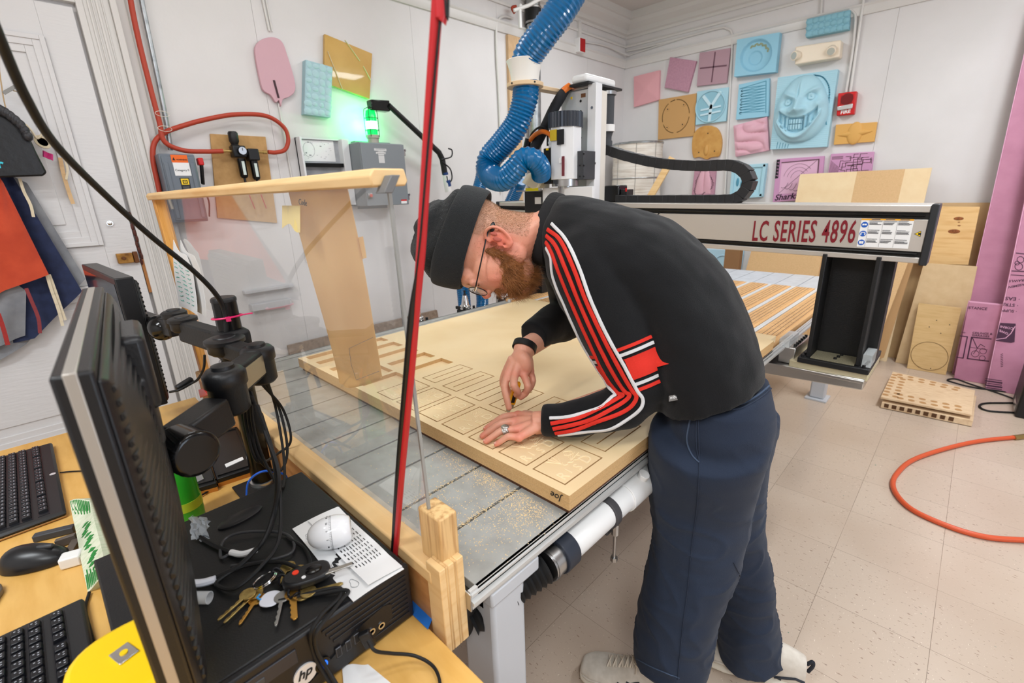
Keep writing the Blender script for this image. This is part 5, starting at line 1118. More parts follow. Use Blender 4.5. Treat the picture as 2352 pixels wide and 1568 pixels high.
# tool rack
rk = [(-1.93, 1.30), (-1.93, 1.615), (-1.93, 1.93), (-1.93, 2.25)]
lbs = ['first tool holder in the rack, beside the red cord, nearest the shield', 'second tool holder in the rack, under the glasses of the man', 'third tool holder in the rack, below the beard of the man', 'fourth and farthest tool holder, tallest bit, beside the collar of the man']
def tool_holder(x, y, lab, first=[None]):
    T = thing('tool_holder', (x, y, .60), lab, 'tool holder', 'tool holders in the rack along the far deck edge')
    MB().box((x - .04, y - .03, .60), (x + .03, y + .03, .775)).build('rack_pocket', BLKM, T, bevel=.003)
    MB().lathe((x, y, .755), (0, 0, 1), [(.022, 0), (.026, .004), (.026, .02), (.022, .022)]).build('collet_nut', mat('dark_steel', (70, 70, 74), .3, .9), T)
    MB().lathe((x, y, .777), (0, 0, 1), [(.020, 0), (.030, .004), (.030, .010), (.026, .013), (.030, .016), (.030, .022), (.022, .025), (.013, .075), (.012, .078)]).build('taper_cone', CHROME, T)
    MB().lathe((x, y, .853), (0, 0, 1), [(.009, 0), (.009, .008), (.005, .010), (.005, .020), (.007, .022), (.007, .028)]).build('pull_stud', mat('dark_steel', (70, 70, 74), .3, .9), T)
    MB().box((x - .055, y + .012, .775), (x + .01, y + .026, .792)).box((x - .055, y - .026, .775), (x + .01, y - .012, .792)).build('gripper_jaws', BLKM, T, bevel=.002)
    for s_ in (-1, 1): MB().cyl((x + .03, y + s_ * .034, .77), (x + .03, y + s_ * .034, .795), .007, n=10).build('jaw_screw', BLKM, T)
for (x, y), lb in zip(rk, lbs): tool_holder(x, y, lb)
# boards lying on the deck
one(MB().box((-1.668, .612, ZT), (-.462, 1.822, ZT + .014)), 'hardboard_spacer', MDFB, 'dark brown board under the carved panel on the router deck', 'board', bevel=.001)
t = thing('carved_board', (-1.065, 1.21, ZT + .014), 'large pale board with two rows of routed name-plate panels and open pockets', 'carved board')
Z0, Z1 = ZT + .014, .832
PX0, PX1, PY0, PY1 = -1.674, -.455, .604, 1.829
recs = []                                                            # x0, x1, y0, y1, depth
gw = .0032
def ringrec(x0_, x1_, y0_, y1_, d): recs.extend([(x0_, x0_ + gw, y0_, y1_, d), (x1_ - gw, x1_, y0_, y1_, d), (x0_, x1_, y0_, y0_ + gw, d), (x0_, x1_, y1_ - gw, y1_, d)])
for k in range(12):
    xr = -.482 - .1012 * k; xl = xr - .0855
    if k < 7: ringrec(xl, xr, .626, .757, .012)
    else: recs.append((max(xl, PX0 + .012), xr, .626, .757, .012))
    xr = -.491 - .1012 * k; xl = xr - .067
    if k < 7: ringrec(xl, xr, .780, .936, .012); recs.append(((xl + xr) / 2 - .0018, (xl + xr) / 2 + .0018, .797, .921, .004))
    else: recs.append((max(xl, PX0 + .012), xr, .780, .936, .012))
XS = sorted({PX0, PX1} | {v for a in recs for v in a[:2]}); YS_ = sorted({PY0, PY1} | {v for a in recs for v in a[2:4]})
XS = [x for x in XS if PX0 <= x <= PX1]; nx, ny = len(XS) - 1, len(YS_) - 1
dep = np.zeros((nx, ny))
for (a, b, c, d, e) in recs:
    for i in range(nx):
        if XS[i] >= a - 1e-9 and XS[i + 1] <= b + 1e-9:
            for j in range(ny):
                if YS_[j] >= c - 1e-9 and YS_[j + 1] <= d + 1e-9: dep[i, j] = max(dep[i, j], e)
mb = MB()
for i in range(nx):
    for j in range(ny):
        z = Z1 - dep[i, j]; mb.mi = 0; mb.add([(XS[i], YS_[j], z), (XS[i + 1], YS_[j], z), (XS[i + 1], YS_[j + 1], z), (XS[i], YS_[j + 1], z)], [(0, 1, 2, 3)])
        mb.mi = 1
        for (di, dj, e0, e1) in ((1, 0, (XS[i + 1], YS_[j]), (XS[i + 1], YS_[j + 1])), (0, 1, (XS[i + 1], YS_[j + 1]), (XS[i], YS_[j + 1]))):
            i2, j2 = i + di, j + dj
            zo = Z1 - dep[i2, j2] if (i2 < nx and j2 < ny) else Z0
            if abs(zo - z) > 1e-6: mb.add([(*e0, z), (*e1, z), (*e1, zo), (*e0, zo)], [(0, 1, 2, 3)])
        if i == 0: mb.add([(XS[0], YS_[j], z), (XS[0], YS_[j + 1], z), (XS[0], YS_[j + 1], Z0), (XS[0], YS_[j], Z0)], [(0, 1, 2, 3)])
        if j == 0: mb.add([(XS[i], YS_[0], z), (XS[i + 1], YS_[0], z), (XS[i + 1], YS_[0], Z0), (XS[i], YS_[0], Z0)], [(0, 1, 2, 3)])
mb.mi = 0; mb.add([(PX0, PY0, Z0), (PX1, PY0, Z0), (PX1, PY1, Z0), (PX0, PY1, Z0)], [(0, 3, 2, 1)])
MDFT = mat('board_top', (240, 214, 170), .55, var=(5, (232, 202, 154), .35, .75), bump=(500, .08))
o = mb.build('board', [MDFT, mat('board_cut_side', (214, 176, 124), .75, var=(300, (200, 160, 108), .35, .7))], t, smooth=0)
m_ = MB().box((PX0 - .0006, PY0 - .0006, Z0 + .0165), (PX1 + .0006, PY1, Z0 + .0175)); m_.build('glue_line', MDFS, t)
text_mesh('Joe', at(1282, 1138, z=.815) , (-1, 0, 0), (0, 0, -1), width=.030, parent=t, ext=.0006, bold=.0, shear=.3, name='pencilled_name', material=INK)
for o_ in t.children:
    if o_.name.startswith('pencilled'):
        a = at(1282, 1138, Y=PY0); o_.location = (a.x + .012 - at(1282, 1138, z=.815).x, PY0 - .0009 - at(1282, 1138, z=.815).y, a.z - .815 + .008)
EMB = mat('raised_detail', (248, 226, 184), .55)
for k in range(7):                                                   # RISD mark and plant-like flourishes on each near panel
    xr = -.482 - .1012 * k; cx_ = xr - .0427; z = Z1 + .0001
    e = MB()
    def ln_(P, wd=.0009): e.tube([(cx_ + a, .6915 + b, z) for a, b in P], wd, 5)
    for s_ in range(4):                                              # radiating strokes
        a_ = 2.6 + s_ * .33; ln_([(-.008, -.012), (-.008 + .034 * math.cos(a_), -.012 + .036 * math.sin(a_))])
        a_ = 1.3 + s_ * .3; ln_([(-.002, .012), (-.002 + .030 * math.cos(a_ + .5), .012 + .038 * math.sin(a_ + .5))])
    ln_(spline([(-.010, -.006), (-.004, -.012), (.002, -.006), (-.002, .002), (.004, .010), (-.001, .018), (-.008, .014)], 4)); ln_(spline([(-.026, .020), (-.034, .030), (-.026, .042), (-.016, .038), (-.018, .026), (-.026, .020)], 4)); ln_(spline([(.002, .018), (.008, .028), (.002, .040), (-.006, .038)], 4))
    e.build('raised_flourish', EMB, t)
    for ch, (a, b), s_ in (('R', (.024, -.052), .024), ('I', (.020, -.024), .020), ('S', (.026, -.004), .022), ('D', (.022, .026), .026)):
        text_mesh(ch, (cx_ + a + .008, .6915 + b, Z1 + .0), (0, 1, 0), (-1, 0, 0), height=s_, parent=t, material=EMB, ext=.0008, bold=.0, name='raised_letter')
one(MB().box((-.56, 1.835, ZT + .0135), (-.475, 1.868 + .06, ZT + .038)), 'offcut', TANL, 'pale board offcut at the deck edge beside the vacuum strips', 'offcut', bevel=.001)
# sawdust on the deck
mb = MB(); rnd = random.Random(4)
def crumbs(n, fx, fy, sp_x, sp_y, big=.0011):
    for _ in range(int(n * 1.0)):
        x, y = rnd.gauss(fx, sp_x), rnd.gauss(fy, sp_y)
        if not (-1.8 < x < -.46 and .38 < y < .602): continue
        s_ = big * (.35 + rnd.random()); a_ = rnd.random() * 3; c_, s2 = math.cos(a_) * s_, math.sin(a_) * s_
        mb.add([(x + c_, y + s2, ZT + .0001), (x - s2, y + c_, ZT + .0001), (x - c_, y - s2, ZT + .0001), (x + s2, y - c_, ZT + .0001), (x, y, ZT + .0008 + s_ * .3)], [(0, 1, 4), (1, 2, 4), (2, 3, 4), (3, 0, 4)])
for x_, n_ in ((-.56, 500), (-.66, 700), (-.78, 260)): crumbs(n_, x_, .59, .035, .018)
for x_, n_ in ((-.592, 300), (-.717, 220)): crumbs(n_, x_, .49, .004, .06)
crumbs(700, -.52, .55, .03, .03); crumbs(400, -.64, .47, .08, .06, .0013); crumbs(260, -.95, .5, .25, .07, .0011); crumbs(160, -.53, .45, .03, .04)
o = mb.build('sawdust', DUST, smooth=0); tag(o, 'loose yellow sawdust scattered on the grey deck in front of the carved panel', 'sawdust', kind='stuff'); recentre(o)
# drain pipe under the edge
t = thing('white_pipe_run', (-.48, .9, .60), 'white plastic pipe hung under the router edge with tee, clamp and bolt', 'pipe')
X_ = -.466; pa, pb = at(1262, 1275, X=X_), at(1505, 1075, X=X_); pa.x = pb.x = X_; pz = .706
MB().cyl((X_, .60, pz), (X_, 1.25, pz), .031, n=28).build('pipe', WHP, t)
yj = at(1430, 1140, X=X_).y
MB().cyl((X_, yj, pz), (X_, yj + .13, pz), .0345, n=28).cyl((X_, yj + .06, pz), (X_ + .02, yj + .06, pz + .042), .013, n=20).build('tee_fitting', WHP, t, bevel=.001)
yc_ = at(1392, 1180, X=X_).y
MB().cyl((X_, yc_ - .010, pz), (X_, yc_ + .010, pz), .0355, n=28).box((X_ - .006, yc_ - .012, pz - .05), (X_ + .012, yc_ + .012, pz - .026)).build('pipe_clamp', mat('rubbery_grey', (66, 64, 66), .5), t, bevel=.002)
MB().cyl((X_ + .024, yc_, pz - .045), (X_ + .024, yc_, pz - .018), .008, n=8).cyl((X_ + .024, yc_, pz - .115), (X_ + .024, yc_, pz - .03), .0035, n=10).cyl((X_ + .024, yc_, pz - .115), (X_ + .024, yc_, pz - .105), .008, n=6).build('clamp_bolt', STEEL, t)
MB().box((X_ - .004, yc_ - .008, pz + .025), (X_ + .004, yc_ + .008, .70)).build('hanger', STEEL, t)
MB().cyl((X_, .575, pz), (X_, .612, pz), .0365, n=28).build('rubber_coupling', mat('navy_rubber', (36, 42, 54), .5), t, bevel=.002)
MB().cyl((X_, .545, pz - .002), (X_, .575, pz - .002), .031, n=24).cyl((X_, .55, pz - .002), (X_, .556, pz - .002), .0325, n=24).build('steel_band', STEEL, t)
mb = MB(); prof = []
for k in range(14): prof += [(.026, .012 * k), (.031, .012 * k + .005)]
mb.lathe((X_, .545, pz - .003), (-.35, -1, -.30), prof, n=20).build('corrugated_hose', BLKR, t)
# big blue hose
def ribbed(mb, path, R, pitch=.0150, n=26, amp=.035):
    cu = [0]
    for i in range(1, len(path)): cu.append(cu[-1] + (path[i] - path[i - 1]).length)
    tot = cu[-1]; m_ = int(tot / pitch) * 2; pts = []; rad = []; i = 1
    for k in range(m_ + 1):
        s_ = tot * k / m_
        while i < len(path) - 1 and cu[i] < s_: i += 1
        pts.append(path[i - 1].lerp(path[i], (s_ - cu[i - 1]) / max(1e-9, cu[i] - cu[i - 1]))); rad.append(R * (1 + (amp if k % 2 else -amp)))
    return mb.tube(pts, rad, n)
t = thing('dust_hose', (-1.85, 1.9, 1.3), 'large blue ribbed dust hose snaking from the ceiling through the white funnel', 'hose')
def HY(pts): return [at(a, b, Y=c) for a, b, c in pts]
up = spline(HY([(1345, -120, 1.86), (1322, -40, 1.80), (1290, 20, 1.75), (1250, 75, 1.71), (1216, 122, 1.695), (1207, 146, 1.695)]), 14)
ribbed(MB(), up, .062).build('upper_hose', BLUEH, t, smooth=20)
lowp = spline(HY([(1207, 188, 1.695), (1208, 200, 1.695), (1204, 235, 1.68), (1184, 290, 1.66), (1150, 335, 1.64), (1123, 368, 1.62), (1126, 402, 1.60), (1156, 412, 1.59), (1182, 390, 1.60), (1202, 366, 1.62), (1224, 366, 1.65), (1240, 384, 1.70), (1243, 404, 1.74)]), 14)
rr_ = [(.066, 0)]
cu = [0]
for i in range(1, len(lowp)): cu.append(cu[-1] + (lowp[i] - lowp[i - 1]).length)
m2 = int(cu[-1] / .0135) * 2; pts = []; rad = []; i = 1
for k in range(m2 + 1):
    s_ = cu[-1] * k / m2
    while i < len(lowp) - 1 and cu[i] < s_: i += 1
    f_ = s_ / cu[-1]; pts.append(lowp[i - 1].lerp(lowp[i], (s_ - cu[i - 1]) / max(1e-9, cu[i] - cu[i - 1]))); rad.append((.055 - .012 * max(0, (f_ - .45) / .55)) * (1.05 if k % 2 else .94))
MB().tube(pts, rad, 26).build('lower_hose', BLUEH, t, smooth=20)
c0, c1 = at(1206, 192, Y=1.695), at(1206, 145, Y=1.695)
MB().lathe((c0.x, 1.695, c0.z), (0, 0, 1), [(.059, 0), (.061, .02), (.065, .046), (.073, .072), (.079, .086), (.077, .088), (.066, .075)], n=40).build('funnel_collar', mat('printed_white', (240, 238, 232), .5), t)
MB().cyl((c0.x, 1.695, c0.z - .016), (c0.x, 1.695, c0.z), .080, n=36).bar((c0.x, 1.695 + .06, c0.z - .008), (c0.x + .005, YT + .02, c0.z - .008), .05, .016).build('ply_hose_bracket', mat('ply_ring', (226, 196, 156), .55), t, bevel=.002)
for a_ in (-1.6, -.3): MB().cyl((c0.x + .0795 * math.cos(a_), 1.695 + .0795 * math.sin(a_), c0.z - .008), (c0.x + .0815 * math.cos(a_), 1.695 + .0815 * math.sin(a_), c0.z - .008), .004, n=8).build('ring_screw', INK, t)
t = thing('dust_hose', (-2.5, 2.2, 0), 'second blue ribbed hose hanging behind the first and looping below the deck', 'hose')
ribbed(MB(), spline([at(1108, 380, X=-2.35), at(1104, 420, X=-2.35), at(1060, 560, X=-2.35), at(1062, 640, X=-2.35), at(1066, 690, X=-2.35), at(1072, 760, X=-2.35), Vector((-2.35, 2.03, .25)), Vector((-2.35, 2.10, .05)), Vector((-2.35, 2.17, .25)), at(1106, 760, X=-2.35), at(1108, 690, X=-2.35), at(1106, 640, X=-2.35), at(1130, 560, X=-2.35), at(1185, 440, X=-2.2), at(1195, 415, X=-2.15)], 12), .042, .012).build('hose_loop', BLUEH, t, smooth=20)
# ---------------------------------------------------------------- desk, screen guard and the computer corner
ZD = .73
t = thing('desk', (-.95, -.3, 0), 'birch-topped desk in the foreground under the computer and keyboards', 'desk')
MB().box((-1.86, -.95, ZD - .028), (-.02, .305, ZD)).build('desktop', DESK, t, bevel=.003)
for x in (-1.80, -.14):
    for y in (-.88, .22): MB().box((x, y, 0), (x + .05, y + .05, ZD - .028)).build('leg', BLKM, t, bevel=.003)
MB().box((-1.78, .22, ZD - .11), (-.12, .25, ZD - .028)).build('apron_rail', BLKM, t, bevel=.002)
# clear screen guard
t = thing('screen_guard', (-1.13, .34, .67), 'clear acrylic guard in a wooden frame between the desk and the router', 'guard')
TOP = lambda x: Vector((x, .323, 1.392)); 
MB().box((-1.80, .316, .672), (-.492, .345, .812)).build('front_board', RAILW, t, bevel=.002)
MB().box((-1.80, .312, .812), (-.492, .351, .838)).build('cap_strip', FIR, t, bevel=.004)
for k, (y0_, y1_, m_) in enumerate(((.313, .324, 'fir_ply_face'), (.324, .329, 'pine_post'), (.329, .340, 'fir_ply_face'), (.340, .345, 'pine_post'), (.345, .358, 'fir_ply_face'))):
    MB().box((-.505, y0_, .690), (-.470, y1_, .852)).build('end_block_ply', MATS[m_], t, bevel=.0015)
MB().box((-.535, .328, .838), (-.482, .362, .925)).build('edge_post', PINEV, t, bevel=.003)
lean_ = [(.0, .838), (-.018, 1.392)]
P = [Vector((-1.79, .336, .83)), Vector((-.518, .336, .83)), Vector((-.522, .3245, 1.40)), Vector((-1.79, .3245, 1.40))]
ACR = bpy.data.materials.new('clear_acrylic'); ACR.use_nodes = True; nt = ACR.node_tree; N = nt.nodes; L = nt.links; b_ = N['Principled BSDF']
b_.inputs['Base Color'].default_value = (.93, .95, .95, 1); b_.inputs['Roughness'].default_value = .02; b_.inputs['IOR'].default_value = 1.45
tr = N.new('ShaderNodeBsdfTransparent'); mxs = N.new('ShaderNodeMixShader'); fr = N.new('ShaderNodeFresnel'); fr.inputs[0].default_value = 1.45
ad = N.new('ShaderNodeMath'); ad.operation = 'ADD'; ad.inputs[1].default_value = .012; ge = N.new('ShaderNodeNewGeometry'); iv = N.new('ShaderNodeMath'); iv.operation = 'SUBTRACT'; iv.inputs[0].default_value = 1; L.new(ge.outputs['Backfacing'], iv.inputs[1]); ml_ = N.new('ShaderNodeMath'); ml_.operation = 'MULTIPLY'; L.new(fr.outputs[0], ml_.inputs[0]); L.new(iv.outputs[0], ml_.inputs[1]); L.new(ml_.outputs[0], ad.inputs[0])
b_.inputs['Base Color'].default_value = (.80, .79, .78, 1); b_.inputs['Specular IOR Level'].default_value = .5
gl = N.new('ShaderNodeBsdfGlossy'); gl.inputs['Roughness'].default_value = .03; gl.inputs['Color'].default_value = (1, 1, 1, 1)
df = N.new('ShaderNodeBsdfDiffuse'); df.inputs[0].default_value = (.8, .79, .78, 1)
m1 = N.new('ShaderNodeMixShader'); m1.inputs[0].default_value = .05; L.new(tr.outputs[0], m1.inputs[1]); L.new(df.outputs[0], m1.inputs[2])
L.new(ad.outputs[0], mxs.inputs[0]); L.new(m1.outputs[0], mxs.inputs[1]); L.new(gl.outputs[0], mxs.inputs[2]); L.new(mxs.outputs[0], N['Material Output'].inputs[0])
MB().prism(P, (0, .004, 0)).build('acrylic_sheet', ACR, t, smooth=0)
EDG = mat('acrylic_edge', (146, 146, 142), .15, spec=.8)
MB().prism([P[1] + Vector((.0002, -.0002, 0)), P[1] + Vector((.0036, -.0002, 0)), P[2] + Vector((.0036, -.0002, 0)), P[2] + Vector((.0002, -.0002, 0))], (0, .0046, 0)).build('acrylic_edge', EDG, t)
# top rail and left post
prf = [(.302, 1.392), (.348, 1.392), (.352, 1.398), (.348, 1.412), (.306, 1.412), (.300, 1.404)]
MB().prism([(-1.80, y, z - .004) for y, z in prf], (1.285, 0, 0)).build('top_rail', FIR, t, bevel=.002)
MB().prism([(-.515, .302, 1.388), (-.488, .312, 1.388), (-.488, .346, 1.394), (-.488, .340, 1.410), (-.515, .348, 1.410), (-.515, .30, 1.408)], (-.012, 0, 0)).build('rail_end_block', FIR, t, bevel=.003) if False else None
MB().prism([(-.500, .3075, 1.380), (-.520, .3075, 1.380), (-.520, .3200, 1.400), (-.500, .3200, 1.400)], (0, .012, 0)).build('grey_bracket', mat('grey_bracket', (108, 108, 108), .5), t, bevel=.001)
MB().prism([(-1.80, .325, .80), (-1.765, .325, .80), (-1.765, .312, 1.39), (-1.80, .312, 1.39)], (0, .03, 0)).build('left_post', mat('orange_pine', (222, 160, 78), .5, var=(9, (196, 132, 56), .45, .7, (14, 14, 1))), t, bevel=.002)
# kraft paper hung on the far side of the guard
K0, K1, K2, K3 = at(663, 440, Y=.332), at(790, 425, Y=.332), at(872, 868, Y=.40), at(768, 884, Y=.40)
def kf(u, v):
    p_ = K0.lerp(K1, u).lerp(K3.lerp(K2, u), v)
    return p_ + Vector((.006 * math.sin(v * 5 + 1) * (u - .3), .012 * math.sin(u * PI) + .010 * math.sin(u * 7 + v * 2) * (.3 + v), -.012 * math.sin(u * PI) * v))
t = thing('kraft_paper', (kf(.5, 1).x, .38, kf(.5, 1).z), 'long brown kraft paper taped to the guard, hanging over the carved board', 'paper')
KP = mat('kraft_paper', (236, 204, 146), .75, var=(6, (206, 162, 96), .35, .7)); nt = KP.node_tree; tb = nt.nodes.new('ShaderNodeBsdfTranslucent'); tb.inputs[0].default_value = rgb(250, 222, 172); mk = nt.nodes.new('ShaderNodeMixShader'); mk.inputs[0].default_value = .5; nt.links.new(nt.nodes['Principled BSDF'].outputs[0], mk.inputs[1]); nt.links.new(tb.outputs[0], mk.inputs[2]); nt.links.new(mk.outputs[0], nt.nodes['Material Output'].inputs[0])
MB().grid(kf, 24, 40, thick=(0, .0006, 0)).build('paper_sheet', KP, t, smooth=80)
text_mesh('Code', kf(.10, .055) + Vector((0, -.001, 0)), (1, 0, -.08), (0, 0, 1), width=.030, parent=t, shear=.3, name='handwriting')
mb = MB(); mb.tube([kf(u, v) + Vector((0, -.0012, 0)) for u, v in ((.92, .74), (.52, .76), (.50, .86), (.52, .955), (.88, .95))], .0004, 4); mb.build('pencil_outline', GREYINK, t)
MB().grid(lambda u, v: kf(.96 + .12 * u, .22 + .10 * v) + Vector((.002, .001, 0)), 3, 6, thick=(0, .0005, 0)).build('kraft_tab', KP, t)
one(MB().grid(lambda u, v: at(648 + 42 * u, 472 + 52 * v - 10 * math.sin(u * 5) * v, Y=.3275) + Vector((0, .002 * math.sin(u * 6), 0)), 8, 8, thick=(0, .0005, 0)), 'sticky_note', mat('pale_yellow_paper', (240, 216, 142), .8), 'torn pale yellow paper scrap stuck on the guard beside the kraft sheet', 'note')
t = thing('handwritten_note', (-1.72, .318, 1.0), 'curling white note with green handwriting taped to the left post of the guard', 'note')
N0, N1, N2, N3 = at(398, 550, Y=.314), at(430, 590, Y=.314), at(456, 722, Y=.305), at(408, 704, Y=.300)
def nf(u, v): return N0.lerp(N1, u).lerp(N3.lerp(N2, u), v) + Vector((.012 * math.sin(v * 3.3) * (1 - u) + .006 * math.sin(v * 9) * u, -.006 * math.sin(u * 3 + v * 4), .004 * math.sin(u * 8) * (1 - v)))
MB().grid(nf, 12, 24, thick=(0, .0005, 0)).build('note_paper', PAPER, t)
MB().grid(lambda u, v: nf(u, v) + Vector((.035 + .012 * v, .010, .0)), 8, 18, thick=(0, .0005, 0)).build('second_sheet', mat('translucent_paper', (226, 224, 222), .8), t)
mb = MB(); rnd = random.Random(9)
for k in range(10):
    for w_ in range(3):
        u0 = .12 + w_ * .27; v0 = .22 + k * .073; mb.tube([nf(min(.95, u0 + .03 * i), v0 + .012 * rnd.uniform(-1, 1)) + Vector((0, -.0012, 0)) for i in range(6)], .0006, 4)
mb.build('green_handwriting', mat('teal_ink', (60, 170, 150), .6), t)
# hanging red / black power cord
cp = [at(905, 1288, Y=.311), at(918, 1100, Y=.311), at(940, 850, Y=.311), at(952, 700, Y=.311), at(966, 560, Y=.311), at(985, 300, Y=.312), at(1010, 0, Y=.314), at(1022, -160, Y=.318)]
top = cp[-1] + Vector((.10, .03, 1.34)); top.z = 3.04; cp += [cp[-1].lerp(top, .5), top]
cp = spline(cp, 10)
t = thing('hanging_cord', (cp[0].x, .311, cp[0].z), 'thick red and black cord hanging from the ceiling to the desk in front of everything', 'cord')
n_ = len(cp)
def tw(s_, amp, r_, f0=0): return [p_ + Vector((amp * math.cos(i * .055 + s_), amp * .7 * math.sin(i * .055 + s_), 0)) for i, p_ in enumerate(cp)]
MB().tube(tw(-.2, .0036, 0), [.0046 + .0008 * max(0, min(1, (i - n_ * .22) / (n_ * .2))) for i in range(n_)], 12).build('red_strand', mat('red_cord', (186, 36, 42), .35, bump=(60, .2)), t)
MB().tube(tw(PI - .2, .0036, 0), [.0046 if i < n_ * .30 else max(.0012, .0046 - .0004 * (i - n_ * .30)) for i in range(n_)], 12).build('black_strand', mat('black_cord', (24, 22, 22), .4, bump=(100, .4)), t)
# long black cable from top left down to the pole
ct = [at(-60, -60, X=-.62), at(0, 90, X=-.70), at(60, 225, X=-.76), at(130, 335, X=-.83), at(250, 455, X=-.94), at(350, 545, X=-1.01), at(440, 618, X=-1.06), at(490, 668, X=-1.085), at(512, 705, X=-1.10), at(520, 760, X=-1.10), at(514, 830, X=-1.11), at(512, 870, X=-1.11), at(520, 960, X=-1.11)]
one(MB().tube(spline(ct, 8), .0048, 10), 'signal_cable', BLKR, 'long black cable sweeping from upper left down to the monitor pole', 'cable')
# pole with two arms
t = thing('monitor_stand', (-1.12, .275, ZD), 'black desk pole with two jointed monitor arms', 'monitor stand')
PX, PY = -1.12, .275
PB = mat('pole_black', (14, 14, 15), .22, .3)
MB().cyl((PX, PY, ZD + .012), (PX, PY, 1.178), .0235, n=32).build('pole', PB, t)
MB().lathe((PX, PY, 1.176), (0, 0, 1), [(.0245, 0), (.0245, .006), (.022, .009)], n=32).build('pole_cap', BLK, t)
MB().cyl((PX, PY, ZD), (PX, PY, ZD + .012), .028, n=32).build('base_ring', mat('chrome_ring', (200, 200, 200), .2, .8), t)
MB().box((PX - .035, PY - .06, ZD), (PX + .035, PY + .028, ZD + .004)).build('clamp_plate', BLK, t, bevel=.002)
MB().box((PX - .036, PY - .032, 1.05), (PX + .036, PY + .030, 1.115)).build('clamp_block', BLKM, t, bevel=.008)
MB().lathe((PX, PY, 1.035), (0, 0, 1), [(.030, 0), (.034, .004), (.034, .012), (.030, .016)], n=28).build('collar_ring', mat('silver_ring', (190, 190, 192), .3, .8), t)
ZA = 1.085
def hub(p_, r_=.034, h=.055, lid=True):
    MB().lathe((p_.x, p_.y, p_.z - h * .6), (0, 0, 1), [(r_ * .8, -.006), (r_, 0), (r_, h * .55), (r_ * 1.12, h * .6), (r_ * 1.12, h * .85), (r_ * .9, h * .95), (r_ * .62, h * .97), (r_ * .58, h * 1.04), (r_ * .2, h * 1.08)], n=28).build('joint_hub', BLK, t, smooth=50)
def armbox(a, b, w_, h, m=BLKM, nm='arm_link'): MB().bar(a, b, w_, h).build(nm, m, t, bevel=.005)
A1, A2, A3 = Vector((-1.075, .25, 1.10)), Vector((-.955, .272, ZA)), Vector((-.845, .185, ZA + .005))
hub(A1, .034, .03); armbox(A1 + Vector((.0, 0, -.012)), A2, .036, .034)
hub(A2, .027, .070); armbox(A2 + Vector((0, 0, -.004)), A3 + Vector((0, 0, -.004)), .034, .05)
d_ = (A3 - A2).normalized(); sd = d_.cross(Vector((0, 0, 1))).normalized()
if sd.x < 0: sd = -sd
mdp = (A2 + A3) / 2 + sd * .0175 + Vector((0, 0, -.004)); MB().obox(mdp, d_, sd, (0, 0, 1), .045, .0012, .018).build('silver_side_plate', mat('satin_steel', (150, 148, 142), .3, .9), t)
hub(A3, .029, .075)
M1 = Vector((-.755, .070, 1.045))
armbox(A3 + Vector((.02, -.02, -.035)), M1 + Vector((-.02, .02, 0)), .045, .05, BLK, 'tilt_bracket')
MB().cyl(M1 + Vector((-.02, .02, -.002)), M1 + Vector((.035, .035, -.002)), .033, n=28).build('tilt_joint', BLKG, t, bevel=.006, segs=3)
MB().obox(M1, (1, -.12, 0), (0, 0, 1), (.12, 1, 0), .05, .05, .006).build('mount_plate', BLK, t, bevel=.003)
B1, B2, B3 = Vector((-1.17, .25, 1.115)), Vector((-1.33, .232, 1.115)), Vector((-1.40, .23, 1.115))
armbox(Vector((PX, PY - .01, 1.115 - .03)), B2 + Vector((0, 0, -.03)), .034, .05)
hub(B2 + Vector((.0, 0, -.008)), .028, .03); hub(B3 + Vector((0, 0, -.006)), .025, .04)
armbox(B3 + Vector((0, 0, -.035)), Vector((-1.50, .215, 1.075)), .04, .045, BLK, 'tilt_bracket')
MB().ell((-1.48, .21, 1.07), .040, .032, .034, 24, 14).build('ball_joint', BLKG, t)
armbox(Vector((-1.50, .215, 1.07)), Vector((-1.70, .205, 1.06)), .03, .04, BLK, 'tilt_bracket')
# pink tie
c = Vector((PX, PY, 1.142))
mb = MB().tube([c + Vector((.0285 * math.cos(a), .0285 * math.sin(a), .003 * math.cos(a))) for a in np.linspace(0, 2 * PI, 33)[:-1]], .0021, 6, closed=True).tube([c + Vector((.0285, -.004, .002)), c + Vector((.065, .012, .012)), c + Vector((.095, .022, .018))], .0015, 6).box((c.x + .024, c.y - .010, c.z - .004), (c.x + .033, c.y - .002, c.z + .005))
one(mb, 'cable_tie', mat('hot_pink_nylon', (230, 40, 110), .35), 'bright pink cable tie around the black pole and cable', 'cable tie')
